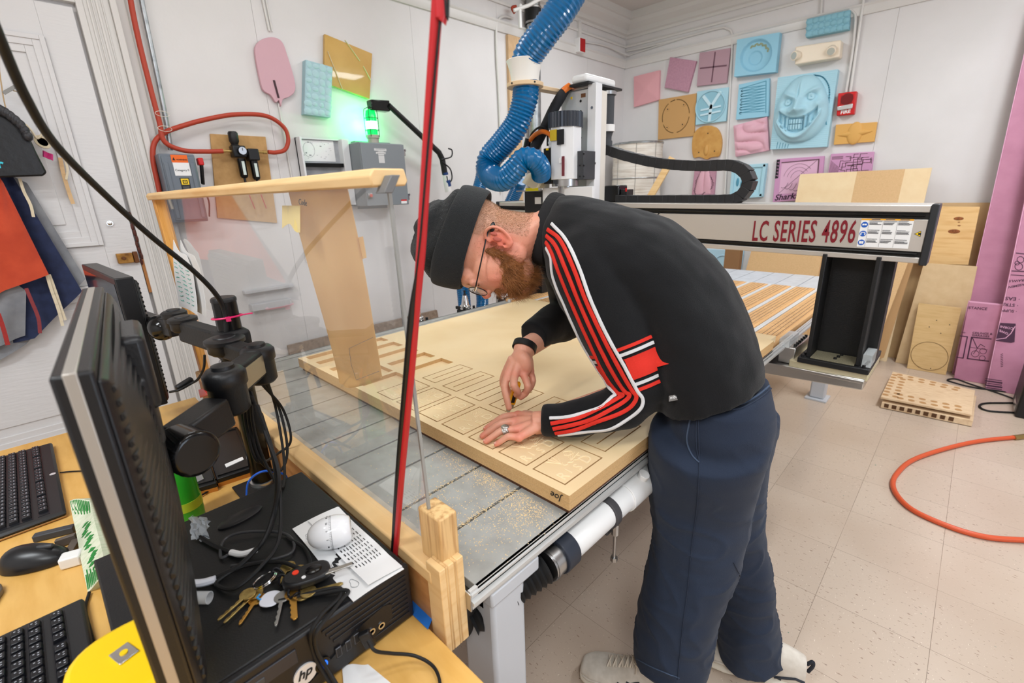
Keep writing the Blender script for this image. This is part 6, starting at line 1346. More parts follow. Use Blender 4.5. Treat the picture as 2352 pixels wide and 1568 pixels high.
# monitors
def monitor(name, near, far, h, th, label, silver, ridges, parts_tilt=0):
    n, f_ = Vector(near), Vector(far); u = (f_ - n).normalized(); L_ = (f_ - n).length; out = u.cross(Vector((0, 0, -1))).normalized()
    if out.y < 0: out = -out
    T = thing(name, (n + f_) / 2 - Vector((0, 0, h)), label, 'monitor')
    zt = n.z; c = (n + f_) / 2 - Vector((0, 0, h / 2))
    def ob(cu, cz, co, hu, hz, ho, nm, m, bev=.002): return MB().obox(c + u * cu + Vector((0, 0, cz)) + out * co, u, (0, 0, 1), out, hu, hz, ho).build(nm, m, T, bevel=bev)
    ob(0, 0, th * .5, L_ / 2, h / 2, th * .5, 'bezel', mat('monitor_black', (18, 18, 20), .35, bump=(500, .1)), .003)
    ob(0, .0, -.0006, L_ / 2 - .014, h / 2 - .016, .0006, 'screen', mat('dark_screen', (34, 40, 44), .08, coat=.5), 0)
    if silver:
        mS = mat('silver_strip', (176, 170, 162), .35, .6)
        ob(0, 0, th * .46, L_ / 2 + .0006, h / 2 + .0006, th * .17, 'silver_strip', mS, .001)
    # back shell
    mb = MB(); prof = [(1.0, 0), (.97, .006), (.90, .011), (.62, .019), (.40, .022)]
    def ring(s_, d): return [c + u * (L_ / 2 * s_ * a) + Vector((0, 0, h / 2 * (.96 * s_ + .0) * b)) + out * (th + d) for a, b in ((-1, -1), (1, -1), (1, 1), (-1, 1))]
    rs_ = [ring(s_, d) for s_, d in prof]; vs = [p_ for r_ in rs_ for p_ in r_]; k = len(rs_)
    mb.add(vs, [(i * 4 + j, i * 4 + (j + 1) % 4, (i + 1) * 4 + (j + 1) % 4, (i + 1) * 4 + j) for i in range(k - 1) for j in range(4)] + [(0, 3, 2, 1), tuple(range(4 * (k - 1), 4 * k))])
    mb.build('back_shell', MATS['monitor_black'], T, bevel=.003)
    for i in range(ridges):                                          # ventilation louvres
        z_ = h * .44 - i * (h * .88 / ridges); e = 1 - (abs(z_) / (h / 2)) ** 3
        P_ = [c + u * (L_ / 2 * s_) + Vector((0, 0, z_ + .004 * (1 - s_ * s_))) + out * (th + .006 + (.016 * (1 - abs(s_) ** 2.2)) * e) for s_ in np.linspace(-.96, .96, 14)]
        MB().tube(P_, .0032, 6).build('vent_louvre', MATS['monitor_black'], T)
    return T, c, u, out, ob
T1, c1_, u1_, o1_, ob1 = monitor('monitor', (-.470, -.008, 1.257), (-.966, .052, 1.257), .37, .026, 'nearest monitor, seen edge-on from behind, with a silver strip round its edge', True, 26)
ob1(.0, .118, .042, .055, .046, .018, 'back_housing', mat('housing_black', (26, 27, 30), .35, bump=(300, .15)), .008)
ob1(.0, .07, .040, .060, .05, .014, 'rounded_back_cover', MATS['housing_black'], .012)
T2, c2_, u2_, o2_, ob2 = monitor('monitor', (-1.546, .149, 1.20), (-2.05, .128, 1.20), .36, .040, 'black ridged monitor farther along the desk, its grey screen just visible', False, 26)
# computer
t = thing('desktop_computer', (-.735, .134, ZD), 'black desktop computer lying on the desk, keys and paper on top', 'computer')
CX0, CX1, CY0, CY1, CZ = -.922, -.545, -.036, .300, .835
PCB = mat('computer_black', (25, 25, 26), .5, bump=(500, .18)); PCF = mat('computer_front', (20, 20, 24), .42, bump=(500, .1))
MB().box((CX0, CY0, ZD + .006), (CX1, CY1, CZ)).build('case', PCB, t, bevel=.003)
for x in (CX0 + .03, CX1 - .05):
    for y in (CY0 + .03, CY1 - .05): MB().box((x, y, ZD), (x + .02, y + .02, ZD + .007)).build('foot', BLKR, t)
MB().box((CX1, CY0 - .001, ZD + .006), (CX1 + .012, CY1 + .001, CZ + .001)).build('front_bezel', PCF, t, bevel=.004)
fx = CX1 + .012
for k in range(9):
    z = CZ - .014 - k * .0088; y1_ = CY1 - .008
    y0_ = .16 + .004 * k if k < 4 else (.205 if k < 7 else .20)
    MB().box((fx - .001, y0_, z - .0024), (fx + .0016, y1_, z + .0012)).build('front_louvre', PCF, t, bevel=.0006)
MB().prism([(fx, .205, ZD + .014), (fx, .262, ZD + .034), (fx, .262, ZD + .060), (fx, .250, ZD + .066), (fx, .215, ZD + .060), (fx, .115, ZD + .020), (fx, .115, ZD + .012)], (.0025, 0, 0)).build('port_panel', BLK, t)
def fy(px): p_ = at(*px, X=fx + .003); return p_.y, p_.z
for px in ((779, 1497), (801, 1482), (820, 1466)):
    y, z = fy(px); o_ = MB().box((fx + .001, y - .0045, z - .0085), (fx + .0035, y + .0045, z + .0085)).build('usb_port', mat('port_frame', (84, 86, 92), .3, .7), t, bevel=.001); MB().box((fx + .0033, y - .0028, z - .0065), (fx + .0039, y + .0028, z + .0065)).build('port_opening', INK, o_)
for px in ((854, 1450), (876, 1436)):
    y, z = fy(px); MB().lathe((fx + .002, y, z), (1, 0, 0), [(.0055, 0), (.0055, .002), (.0035, .0022), (.003, .0005)], n=20).build('audio_jack', CHROME, t)
y, z = fy((742, 1526)); MB().cyl((fx, y, z), (fx + .003, y, z), .0105, n=28).build('power_button_ring', BLKG, t); MB().cyl((fx + .003, y, z), (fx + .0042, y, z), .0065, n=24).build('power_button', mat('lit_blue_button', (40, 120, 230), .3, emit=((30, 110, 255), .8)), t)
y, z = fy((703, 1549)); MB().cyl((fx, y, z), (fx + .0022, y, z), .0155, n=32).build('round_logo', mat('logo_silver', (222, 222, 224), .3, .3), t)
text_mesh('hp', (fx + .0023, y - .0105, z - .008), (0, 1, 0), (0, 0, 1), width=.020, parent=t, shear=.35, bold=.02, ext=.0006, name='logo_letters', material=INK)
MB().box((fx - .001, CY0 + .01, CZ - .034), (fx + .002, .125, CZ - .012)).build('optical_drive', mat('drive_grey', (44, 44, 50), .4), t, bevel=.001)
MB().box((fx + .001, .055, CZ - .028), (fx + .003, .085, CZ - .020)).build('drive_button', DKG, t, bevel=.001)
y, z = fy((770, 1512)); MB().box((fx, y - .002, z - .002), (fx + .001, y + .002, z + .002)).build('status_light', PAPER, t)
c = at(553, 1190, z=CZ); MB().lathe((c.x, c.y, CZ), (0, 0, 1), [(.0165, 0), (.0165, .0035), (.0135, .006)], n=32, sx=2.3, up=(1, .12, 0)).build('oval_rest', BLK, t)
# things on the computer
t = thing('paper_sheet', (-.64, .25, CZ), 'folded white printed instruction sheet on the computer under the egg timer', 'paper')
PS = [at(671, 1214, z=CZ + .002), at(776, 1163, z=CZ + .002), at(929, 1312, z=CZ + .002), at(812, 1383, z=CZ + .002)]
def pf(u, v, dz=0): p_ = PS[0].lerp(PS[1], u).lerp(PS[3].lerp(PS[2], u), v); return Vector((p_.x, p_.y, CZ + .0015 + dz + .006 * max(0, v - .8) * 5 * u + .002 * math.sin(v * 7 + u * 3)))
MB().grid(lambda u, v: pf(u, v), 12, 16, thick=(0, 0, .0004)).grid(lambda u, v: pf(.32 + .68 * u, .02 + .96 * v, .0022 + .004 * v * (1 - u)), 10, 16, thick=(0, 0, .0004)).build('sheet', PAPER, t)
mb = MB(); rnd = random.Random(21)
for k in range(9):
    u_ = .40 + k * .060
    for s_ in range(9):
        v0 = .28 + s_ * .058 + .004 * rnd.random(); v1 = v0 + .044 * (.5 + .5 * rnd.random()); a, b = pf(u_, v0, .0030 + .004 * v0 * (1 - u_)), pf(u_, v1, .0030 + .004 * v1 * (1 - u_)); a.z += .0008; b.z += .0008; mb.bar(a, b, .0011 if k else .0018, .0003)
mb.build('printed_lines', INK, t)
mb = MB()
for cu_, cv_, rr in ((.13, .20, .010), (.16, .62, .012), (.20, .86, .012)): mb.tube(spline([pf(cu_ + rr * 5 * math.cos(a) * (1 + .3 * math.sin(3 * a)), cv_ + rr * 4 * math.sin(a), .001) for a in np.linspace(0, 9, 14)], 3), .0003, 4)
mb.build('pen_sketches', GREYINK, t)
ct_ = at(764, 1222, z=CZ + .03); t = thing('egg_timer', (ct_.x, ct_.y, CZ + .005), 'white egg-shaped kitchen timer lying on the instruction sheet', 'timer')
ax = (at(822, 1205, z=CZ + .03) - at(705, 1232, z=CZ + .03)).normalized(); ax.z = .0; ax.normalize()
EG = mat('egg_white', (238, 238, 240), .12, coat=.3); c = Vector((ct_.x, ct_.y, CZ + .0305))
pr = [(.0006, -.038)] + [(.0255 * math.sin(a) ** .9, -.038 * math.cos(a)) for a in np.linspace(.12, PI / 2, 12)]
MB().lathe(c, ax, pr, n=40).build('egg_front_half', EG, t, smooth=80)
MB().lathe(c + ax * .0006, ax, [(.0258, 0), (.0256, .008), (.0235, .018), (.0195, .026), (.0165, .0275), (.002, .0278)], n=40).build('egg_dial_half', EG, t, smooth=50)
uu_, vv_, _ = basis(ax)
for k, tx in enumerate(('0', '5', '10', '15', '20', '25', '30', '35', '40', '45', '50', '55')):
    a = 2 * PI * k / 12; rad_ = uu_ * math.cos(a) + vv_ * math.sin(a); tg = ax.cross(rad_)
    if rad_.z > -.5: text_mesh(tx, c + rad_ * .0252 - ax * .0075 - tg * .0012, tg, -ax if False else (-tg).cross(rad_) * 1.0, height=.0028, parent=t, ext=.0004, name='dial_number')
mb = MB()
for k in range(60):
    a = 2 * PI * k / 60; rad_ = uu_ * math.cos(a) + vv_ * math.sin(a); mb.obox(c + rad_ * .0256 - ax * .0015, ax, rad_, ax.cross(rad_), .0012 if k % 5 else .002, .0001, .00015)
mb.build('dial_ticks', INK, t)
# keys
t = thing('key_ring', (-.62, .15, CZ), 'bunch of brass and silver keys with a black car fob, on the computer', 'keys')
BR = mat('key_brass', (190, 166, 104), .35, .9, var=(120, (150, 124, 70), .4, .7)); NI = mat('key_nickel', (186, 186, 184), .28, .95); GO = mat('key_gold', (208, 158, 78), .3, .9)
zk = CZ + .004
def key(p0, p1, m, zz=0, wd=.0048, head='round'):
    a, b = at(*p0, z=zk + zz), at(*p1, z=zk + zz); d = (b - a); L_ = d.length; d.normalize(); s_ = d.cross(Vector((0, 0, 1))); hr = .011
    pts = [a + d * (hr * (1 - math.cos(q))) * 1.0 + s_ * (hr * math.sin(q)) for q in np.linspace(0, 0, 1)]
    pts = [a + d * hr + (d * math.cos(q) + s_ * math.sin(q)) * hr for q in np.linspace(.5, 2 * PI - .5, 14)]
    sh = [a + d * (2 * hr - .001) - s_ * wd / 2, b - d * .003 - s_ * wd / 2, b - s_ * wd * .2]
    nt_ = 7; th_ = []
    for k in range(nt_): f_ = 1 - (k + .5) / nt_; th_.append(a + d * (2 * hr + .004 + (L_ - 2 * hr - .008) * f_) + s_ * (wd / 2 - (.0016 if k % 2 else 0)))
    return MB().prism(pts + sh + [b + s_ * wd * .1] + th_ + [a + d * (2 * hr) + s_ * wd / 2], (0, 0, .0022)).build('key', m, t, bevel=.0004)
key((585, 1352), (500, 1426), BR, .004); key((600, 1350), (514, 1432), BR, .001); key((600, 1362), (549, 1436), GO, -.002)
key((652, 1358), (633, 1440), NI, .002); key((672, 1352), (676, 1425), GO, .003, .009); key((676, 1372), (788, 1341), BR, .001, .007); key((690, 1362), (786, 1352), BR, .004, .006); key((668, 1290), (640, 1345), BR, .0); key((700, 1300), (662, 1330), BR, .004, .01)
a, b = at(728, 1322, z=zk + .016), at(809, 1294, z=zk + .016); MB().bar(a, b, .0075, .0022).build('car_key_blade', NI, t, bevel=.0006)
rc_ = at(607, 1333, z=zk + .006); rr = .017
MB().tube([rc_ + Vector((rr * math.cos(a), rr * math.sin(a), .006 * math.sin(a + 1))) for a in np.linspace(0, 2 * PI, 41)[:-1]], .0012, 8, closed=True).tube([rc_ + Vector(((rr - .0015) * math.cos(a), (rr - .0015) * math.sin(a), .0018 + .006 * math.sin(a + 1))) for a in np.linspace(0, 2 * PI, 41)[:-1]], .0011, 8, closed=True).build('split_ring', CHROME, t)
for px_, rr in (((637, 1318), .010), ((652, 1332), .008), ((675, 1360), .009)):
    q_ = at(*px_, z=zk + .008); MB().tube([q_ + Vector((rr * math.cos(a), rr * math.sin(a) * .8, .004 * math.cos(a * 2))) for a in np.linspace(0, 2 * PI, 25)[:-1]], .0016, 8, closed=True).build('small_ring', mat('black_clip', (30, 30, 34), .3, .4), t)
fb = at(705, 1322, z=zk + .012); fa = (at(745, 1308, z=zk) - at(665, 1336, z=zk)).normalized(); fs = fa.cross(Vector((0, 0, 1)))
MB().prism([fb + fa * (.033 * math.copysign(abs(math.cos(q)) ** .7, math.cos(q))) + fs * (.019 * math.copysign(abs(math.sin(q)) ** .8, math.sin(q)) * (1 + .12 * math.cos(q))) + Vector((0, 0, -.006)) for q in np.linspace(0, 2 * PI, 25)[:-1]], (0, 0, .013)).build('car_fob', BLK, t, bevel=.004, segs=3)
q_ = fb - fa * .014 + fs * -.006 + Vector((0, 0, .007)); MB().lathe(q_, (0, 0, 1), [(.0045, 0), (.0045, .001)], n=18).build('red_button', mat('fob_red', (236, 60, 30), .4), t)
q_ = fb + fa * .010 + Vector((0, 0, .007)); MB().lathe(q_, (0, 0, 1), [(.009, 0), (.009, .0008), (.008, .0012)], n=22, sx=1.3, up=fs).build('fob_button', BLKG, t)
q_ = fb - fa * .004 + fs * .009 + Vector((0, 0, .007)); MB().lathe(q_, (0, 0, 1), [(.003, 0), (.003, .0006)], n=14).build('fob_symbol', PAPER, t)
q_ = at(622, 1376, z=zk + .001); MB().prism([q_ + Vector((.013 * math.cos(a) * (1 + .15 * math.cos(2 * a)), .015 * math.sin(a), 0)) for a in np.linspace(0, 2 * PI, 19)[:-1]], (0, 0, .002)).build('white_fob_tag', mat('white_tag_plastic', (228, 230, 240), .3), t, bevel=.0006)
MB().tube([at(600, 1378, z=zk + .002), at(590, 1372, z=zk + .004), at(598, 1364, z=zk + .006)], .0016, 6).build('blue_key_cap', mat('sky_cap', (60, 150, 210), .4), t)
# tape measure, clear tube, labelled plug ends
t = thing('tape_measure', (-.645, -.02, CZ), 'yellow tape measure case on the computer, half hidden by the nearest monitor', 'tape measure')
c = at(310, 1530, z=CZ + .028); YL = mat('tape_yellow', (250, 206, 10), .3)
MB().prism([(c.x + .062 * math.copysign(abs(math.cos(q)) ** .75, math.cos(q)), c.y + .060 * math.copysign(abs(math.sin(q)) ** .8, math.sin(q)), CZ + .001) for q in np.linspace(0, 2 * PI, 33)[:-1]], (0, 0, .046)).build('case', YL, t, bevel=.008, segs=3)
q_ = at(285, 1500, z=CZ + .048); MB().obox(q_, (1, .3, .0), (-.3, 1, 0), (0, 0, 1), .013, .010, .0012).build('belt_clip', CHROME, t, bevel=.001); MB().cyl(q_ + Vector((0, 0, .001)), q_ + Vector((0, 0, .0022)), .004, n=14).build('clip_hole', YL, t)
one(MB().lathe(at(410, 1372, z=CZ + .010), at(475, 1372, z=CZ) - at(410, 1372, z=CZ), [(.0085, -.01), (.0085, .045), (.0075, .045), (.0075, -.01)], n=24), 'clear_tube', mat('clear_tube', (230, 232, 235), .06, alpha=.45), 'short clear plastic tube on the computer beside the keys', 'tube')
def cable(pts, rad, m, label, nm='cable', cat='cable', n=8): return one(MB().tube(spline([at(a, b, z=c) for a, b, c in pts], 8), rad * .85, n), nm, m, label, cat)
Z_ = CZ + .006
cable([(660, 1235, Z_), (700, 1260, Z_), (712, 1300, Z_ + .004), (690, 1305, Z_ + .01), (640, 1290, Z_ + .004), (560, 1300, Z_), (505, 1330, Z_), (500, 1345, Z_), (540, 1350, Z_ + .003), (600, 1300, Z_ + .01), (640, 1240, Z_ + .02), (644, 1140, Z_ + .06), (630, 1050, Z_ + .12), (600, 950, 1.02)], .0035, BLKR, 'black cable rising from beside the keys up to the arm hub')
cable([(455, 1228, Z_), (480, 1245, Z_), (515, 1262, Z_), (560, 1272, Z_), (600, 1250, Z_ + .012), (628, 1180, Z_ + .04), (640, 1090, Z_ + .10), (612, 1000, Z_ + .15), (575, 900, 1.05)], .0042, BLKR, 'black cable with white label rising in front of the oval rest')
cable([(480, 1330, Z_), (505, 1322, Z_), (560, 1290, Z_ + .004), (620, 1215, Z_ + .02), (636, 1130, Z_ + .07), (626, 1040, Z_ + .12), (590, 930, 1.04)], .0045, BLKR, 'thickest black cable running from the white plug up to the arm hub')
cable([(540, 1262, Z_), (508, 1280, Z_), (515, 1240, Z_), (560, 1222, Z_ + .004), (640, 1222, Z_), (672, 1240, Z_), (668, 1270, Z_), (600, 1290, Z_), (530, 1300, Z_)], .0028, mat('grey_cable', (58, 58, 60), .45), 'coiled thin grey cable lying on the computer above the keys')
cable([(640, 1380, Z_), (770, 1350, Z_ + .004), (780, 1370, Z_), (740, 1410, Z_ + .003), (716, 1450, CZ + .004), (718, 1490, CZ - .03), (735, 1530, CZ - .06), (765, 1580, CZ - .09)], .0032, BLKR, 'black cable draped over the front edge of the computer, left of the pair')
cable([(690, 1370, Z_), (795, 1355, Z_ + .004), (782, 1380, Z_), (750, 1420, Z_ + .003), (726, 1455, CZ + .004), (728, 1492, CZ - .03), (748, 1530, CZ - .06), (778, 1580, CZ - .09)], .0032, BLKR, 'black cable draped over the front edge of the computer, right of the pair')
cable([(530, 1268, Z_ + .002), (556, 1272, Z_ + .003), (590, 1262, Z_ + .006)], .0055, PAPER, 'white paper label wrapped round the cable beside the oval rest', 'cable_label', 'label')
cable([(436, 1340, Z_ + .002), (465, 1338, Z_ + .002), (495, 1330, Z_ + .002)], .0065, mat('label_white', (226, 228, 236), .5), 'white labelled plug end beside the clear tube', 'cable_plug', 'plug')
cable([(845, 1470, .80), (862, 1494, .79), (900, 1500, .765), (950, 1505, .745), (990, 1525, .736), (1008, 1555, .735), (1012, 1600, .735)], .0028, BLKR, 'thin cable plugged into the front of the computer, trailing over the desk', 'usb_cable')
one(MB().bar(at(834, 1452, X=fx + .012), at(852, 1482, X=fx + .016), .009, .016), 'usb_plug', BLK, 'black USB plug in the front of the computer', 'plug', bevel=.002)
cable([(566, 1145, ZD + .01), (572, 1105, ZD + .05), (605, 1082, ZD + .07), (650, 1088, ZD + .05), (662, 1104, ZD + .02)], .0030, mat('blue_cable', (30, 100, 220), .35), 'bright blue network cable looping round the foot of the pole', 'network_cable')
for k, (dx_, lb) in enumerate(((0, 'outermost'), (8, 'middle'), (16, 'innermost'))):
    cable([(560 + dx_, 910, 1.05), (566 + dx_, 980, .98), (592 + dx_, 1060, .90), (640 + dx_ * .5, 1040 + 40 * k, .84), (668 - dx_, 1010 + 20 * k, .86), (650 - dx_, 940, .93), (600 + dx_, 880, 1.02)], .0034, BLKR, '%s of the three black cables looping down beside the pole to the desk' % lb)
cable([(470, 815, 1.06), (468, 845, 1.03), (455, 870, 1.0), (440, 880, .99), (412, 895, .985), (390, 900, .98)], .0032, BLKR, 'short cable pair with ferrite bead hanging behind the farther monitor')
one(MB().bar(at(405, 893, z=.985), at(442, 870, z=.995), .014, .014), 'ferrite_bead', BLK, 'black ferrite bead on the cable behind the farther monitor', 'ferrite bead', bevel=.004)
cable([(430, 1130, ZD + .005), (500, 1100, ZD + .005), (560, 1075, ZD + .005), (580, 1060, ZD + .005)], .0025, BLKR, 'thin black cable lying on the desk left of the pole foot')
cable([(440, 1150, ZD + .005), (490, 1120, ZD + .005), (540, 1080, ZD + .005), (592, 1060, ZD + .012)], .0025, BLKR, 'second thin black cable crossing the desk toward the pole foot')
cable([(138, 1085, ZD + .004), (170, 1082, ZD + .004), (230, 1080, ZD + .004)], .002, BLKR, 'thin cable leaving the back edge of the far keyboard', 'keyboard_cable')
cable([(205, 1360, ZD + .004), (196, 1400, ZD + .004), (208, 1450, ZD + .004), (224, 1510, ZD + .004), (240, 1600, ZD + .004)], .003, BLKR, 'black cable running along the desk between near keyboard and computer')
# keyboards
KB = mat('keyboard_black', (33, 34, 36), .45, bump=(500, .12)); KC = mat('keycap_black', (17, 18, 24), .35); KL = mat('keycap_legend', (176, 178, 186), .6)
def keyboard(x0_, x1_, yb_, label, rows, logo):
    T = thing('keyboard', ((x0_ + x1_) / 2, yb_ - .085, ZD), label, 'keyboard')
    zt = ZD + .017
    MB().box((x0_, yb_ - .17, ZD + .006), (x1_, yb_, zt)).build('keyboard_case', KB, T, bevel=.006)
    MB().box((x0_ + .001, yb_ - .172, ZD + .002), (x1_ - .001, yb_ - .001, ZD + .006)).build('underside_trim', mat('bronze_trim', (170, 130, 80), .4, .5), T, bevel=.001)
    ys = [yb_ - .034] + [yb_ - .060 - .0192 * k for k in range(rows - 1)]
    for y in (ys[0], (ys[1] + ys[-1]) / 2): hh = .0095 if y == ys[0] else (ys[1] - ys[-1]) / 2 + .0098; MB().box((x0_ + .015, y - hh, zt - .0005), (x1_ - .015, y + hh, zt + .0006)).build('key_well', KC, T)
    base = None; leg = None
    for ri, y in enumerate(ys):
        x = x0_ + .024
        i = 0
        while x < x1_ - .02:
            if ri == 0 and i % 4 == 0 and i: x += .008
            if base is None:
                vs = [Vector((x - .0083, y - .008, zt)), Vector((x + .0083, y - .008, zt)), Vector((x + .0083, y + .008, zt)), Vector((x - .0083, y + .008, zt))]
                mb = MB(); tp = [Vector((x + (v_.x - x) * .80, y + (v_.y - y) * .80 + .0004, zt + .007)) for v_ in vs]; mb.add(vs + tp, [(0, 3, 2, 1), (4, 5, 6, 7), (0, 1, 5, 4), (1, 2, 6, 5), (2, 3, 7, 6), (3, 0, 4, 7)])
                base = mb.build('key', KC, T, bevel=.001); x_b, y_b = x, y; o_ = base
                m2 = MB()
                for ax_, ay_ in ((-.003, .002), (-.003, -.003), (.002, .002)): m2.box((x + ax_, y + ay_, zt + .0071), (x + ax_ + .0015, y + ay_ + .0022, zt + .0074))
                leg = m2.build('key_legend', KL, base)
            else:
                o_ = base.copy(); COL.objects.link(o_); o_.parent = T; o_.location = Vector((x - x_b, y - y_b, 0)); l2 = leg.copy(); COL.objects.link(l2); l2.parent = o_
            x += .019; i += 1
    if logo:
        MB().lathe((x0_ + .23, yb_ - .010, zt), (0, 0, 1), [(.006, 0), (.006, .0006)], n=20).build('round_logo', MATS['logo_silver'], T)
    return T
keyboard(-1.766, -1.312, -.064, 'black keyboard at the far left of the desk beside the mouse', 5, True)
keyboard(-.974, -.55, -.064, 'nearest black keyboard at the bottom left of the desk', 5, False)
# mouse
c = at(78, 1275, z=ZD + .018); t = thing('computer_mouse', (c.x, c.y, ZD), 'black mouse with a silver logo on the desk beside the far keyboard', 'mouse')
md = (at(150, 1262, z=ZD + .01) - at(2, 1285, z=ZD + .01)); md.z = 0; ml = md.length / 2; md.normalize(); ms = md.cross(Vector((0, 0, 1)))
vs_ = []
def mo(u, v):
    th = PI * u; ph = 2 * PI * v; x = math.cos(th); r_ = math.sin(th) ** .7
    return Vector((c.x, c.y, ZD + .003)) + md * (ml * x) + ms * (.031 * r_ * math.cos(ph) * (1 - .12 * x)) + Vector((0, 0, max(0, .036 * r_ * math.sin(ph) * (1 - .25 * x))))
MB().grid(mo, 24, 32).build('mouse_body', mat('mouse_black', (26, 27, 30), .32), t, smooth=80)
for o_ in t.children: o_.data.update()
q_ = Vector((c.x, c.y, ZD + .0365)) + md * .022; MB().obox(q_ + Vector((0, 0, -.003)), md, ms, (0, 0, 1), .014, .004, .004).build('scroll_wheel', DKG, t, bevel=.003)
q_ = Vector((c.x, c.y, ZD + .034)) - md * .028 - Vector((0, 0, .002)); MB().lathe(q_, (0, 0, 1), [(.0065, 0), (.0065, .0008)], n=20).build('round_logo', MATS['logo_silver'], t)
# little desk clutter
t = thing('tissue_pack', (-1.15, -.02, ZD), 'soft pack printed with green leaves on white, standing behind the mouse', 'pack')
LQ = [at(160, 1150, z=ZD + .035), at(205, 1146, z=ZD + .05), at(248, 1320, z=ZD + .035), at(200, 1356, z=ZD + .004)]
def lf(u, v): p_ = LQ[0].lerp(LQ[1], u).lerp(LQ[3].lerp(LQ[2], u), v); return p_ + Vector((0, 0, .004 * math.sin(v * 11 + u * 4)))
LPK = mat('leaf_print', (216, 218, 196), .4, var=(60, (196, 206, 176), .4, .6, (3, 1, 1))); MB().grid(lf, 10, 24, thick=(-.004, .022, -.012)).build('pack_film', LPK, t)
mb = MB(); LG = mat('leaf_green', (34, 128, 52), .45)
for k in range(16):
    v = .36 + .032 * k; u = .35 + .12 * math.sin(k * 1.3); a = lf(u, v); b = lf(min(1, u + .38), v - .045); c_ = (a + b) / 2; d_ = (b - a)
    nn_ = (lf(.6, .5) - lf(.4, .5)).cross(lf(.5, .6) - lf(.5, .4)).normalized(); nn_ = nn_ if nn_.z > 0 else -nn_
    mb.prism([a, c_ + (lf(.5, v - .03) - lf(.5, v)).normalized() * .006, b, c_ - (lf(.5, v - .03) - lf(.5, v)).normalized() * .003], nn_ * .0012)
for k in range(12): mb.tube([lf(.05 + .08 * k, .02), lf(.10 + .07 * k, .15 + .04 * (k % 2))], .0012, 4); mb.tube([lf(.05 + .08 * k, .98), lf(.08 + .075 * k, .86 - .04 * (k % 2))], .0012, 4)
mb.build('printed_leaves', LG, t)
one(MB().bar(at(140, 1290, z=ZD + .012), at(190, 1276, z=ZD + .012), .026, .022), 'white_adapter', WHP, 'small white block on the desk between mouse and leaf pack', 'adapter', bevel=.003)
t = thing('dark_clip', (-1.25, -.02, ZD), 'long dark grey plastic clip lying above the mouse', 'clip')
MB().bar(at(78, 1235, z=ZD + .008), at(172, 1212, z=ZD + .008), .016, .014).build('clip_body', DKG, t, bevel=.002); MB().bar(at(130, 1248, z=ZD + .008), at(176, 1232, z=ZD + .012), .010, .016).build('clip_arm', mat('taupe_plastic', (92, 82, 74), .5), t, bevel=.001)
MB().bar(at(150, 1285, z=ZD + .006), at(178, 1238, z=ZD + .006), .014, .010).build('clip_leg', MATS['taupe_plastic'], t, bevel=.001)
one(MB().prism([at(-20, 1350, z=ZD), at(8, 1350, z=ZD), at(10, 1362, z=ZD), at(-14, 1400, z=ZD), at(-30, 1400, z=ZD)], (0, 0, .012)), 'grey_gadget', mat('bronze_grey', (120, 108, 98), .4), 'grey-brown gadget corner at the left edge below the mouse', 'gadget', bevel=.003)
t = thing('green_bottle', (-1.1, .12, ZD), 'green plastic bottle with orange cap standing behind the nearest monitor', 'bottle')
bx, by = -1.09, .115
MB().lathe((bx, by, ZD), (0, 0, 1), [(.026, 0), (.030, .006), (.031, .03), (.030, .10), (.026, .14), (.018, .165), (.011, .176), (.010, .186)], n=28).build('bottle_body', GRN, t, smooth=60)
MB().lathe((bx, by, ZD + .184), (0, 0, 1), [(.013, 0), (.013, .012), (.008, .018), (.004, .032), (.003, .034)], n=20).build('orange_cap', ORNG, t)
MB().lathe((bx, by, ZD + .04), (0, 0, 1), [(.0316, 0), (.0316, .02)], n=28).build('yellow_label_band', mat('lime_label', (170, 200, 50), .4), t)
t = thing('clear_wrapper', (-.86, .13, CZ), 'crumpled clear plastic wrapper at the back corner of the computer', 'wrapper')
rnd = random.Random(6); WQ = [at(440, 1185, z=CZ + .03), at(480, 1195, z=CZ + .03), at(476, 1240, z=CZ + .002), at(440, 1240, z=CZ + .002)]
jit = [[Vector((rnd.uniform(-1, 1), rnd.uniform(-1, 1), rnd.uniform(0, 1))) * .004 for _ in range(9)] for _ in range(9)]
MB().grid(lambda u, v: WQ[0].lerp(WQ[1], u).lerp(WQ[3].lerp(WQ[2], u), v) + jit[int(u * 8)][int(v * 8)], 8, 8, thick=(0, 0, .0005)).build('wrapper_film', mat('clear_film', (220, 226, 230), .08, alpha=.45), t, smooth=0)
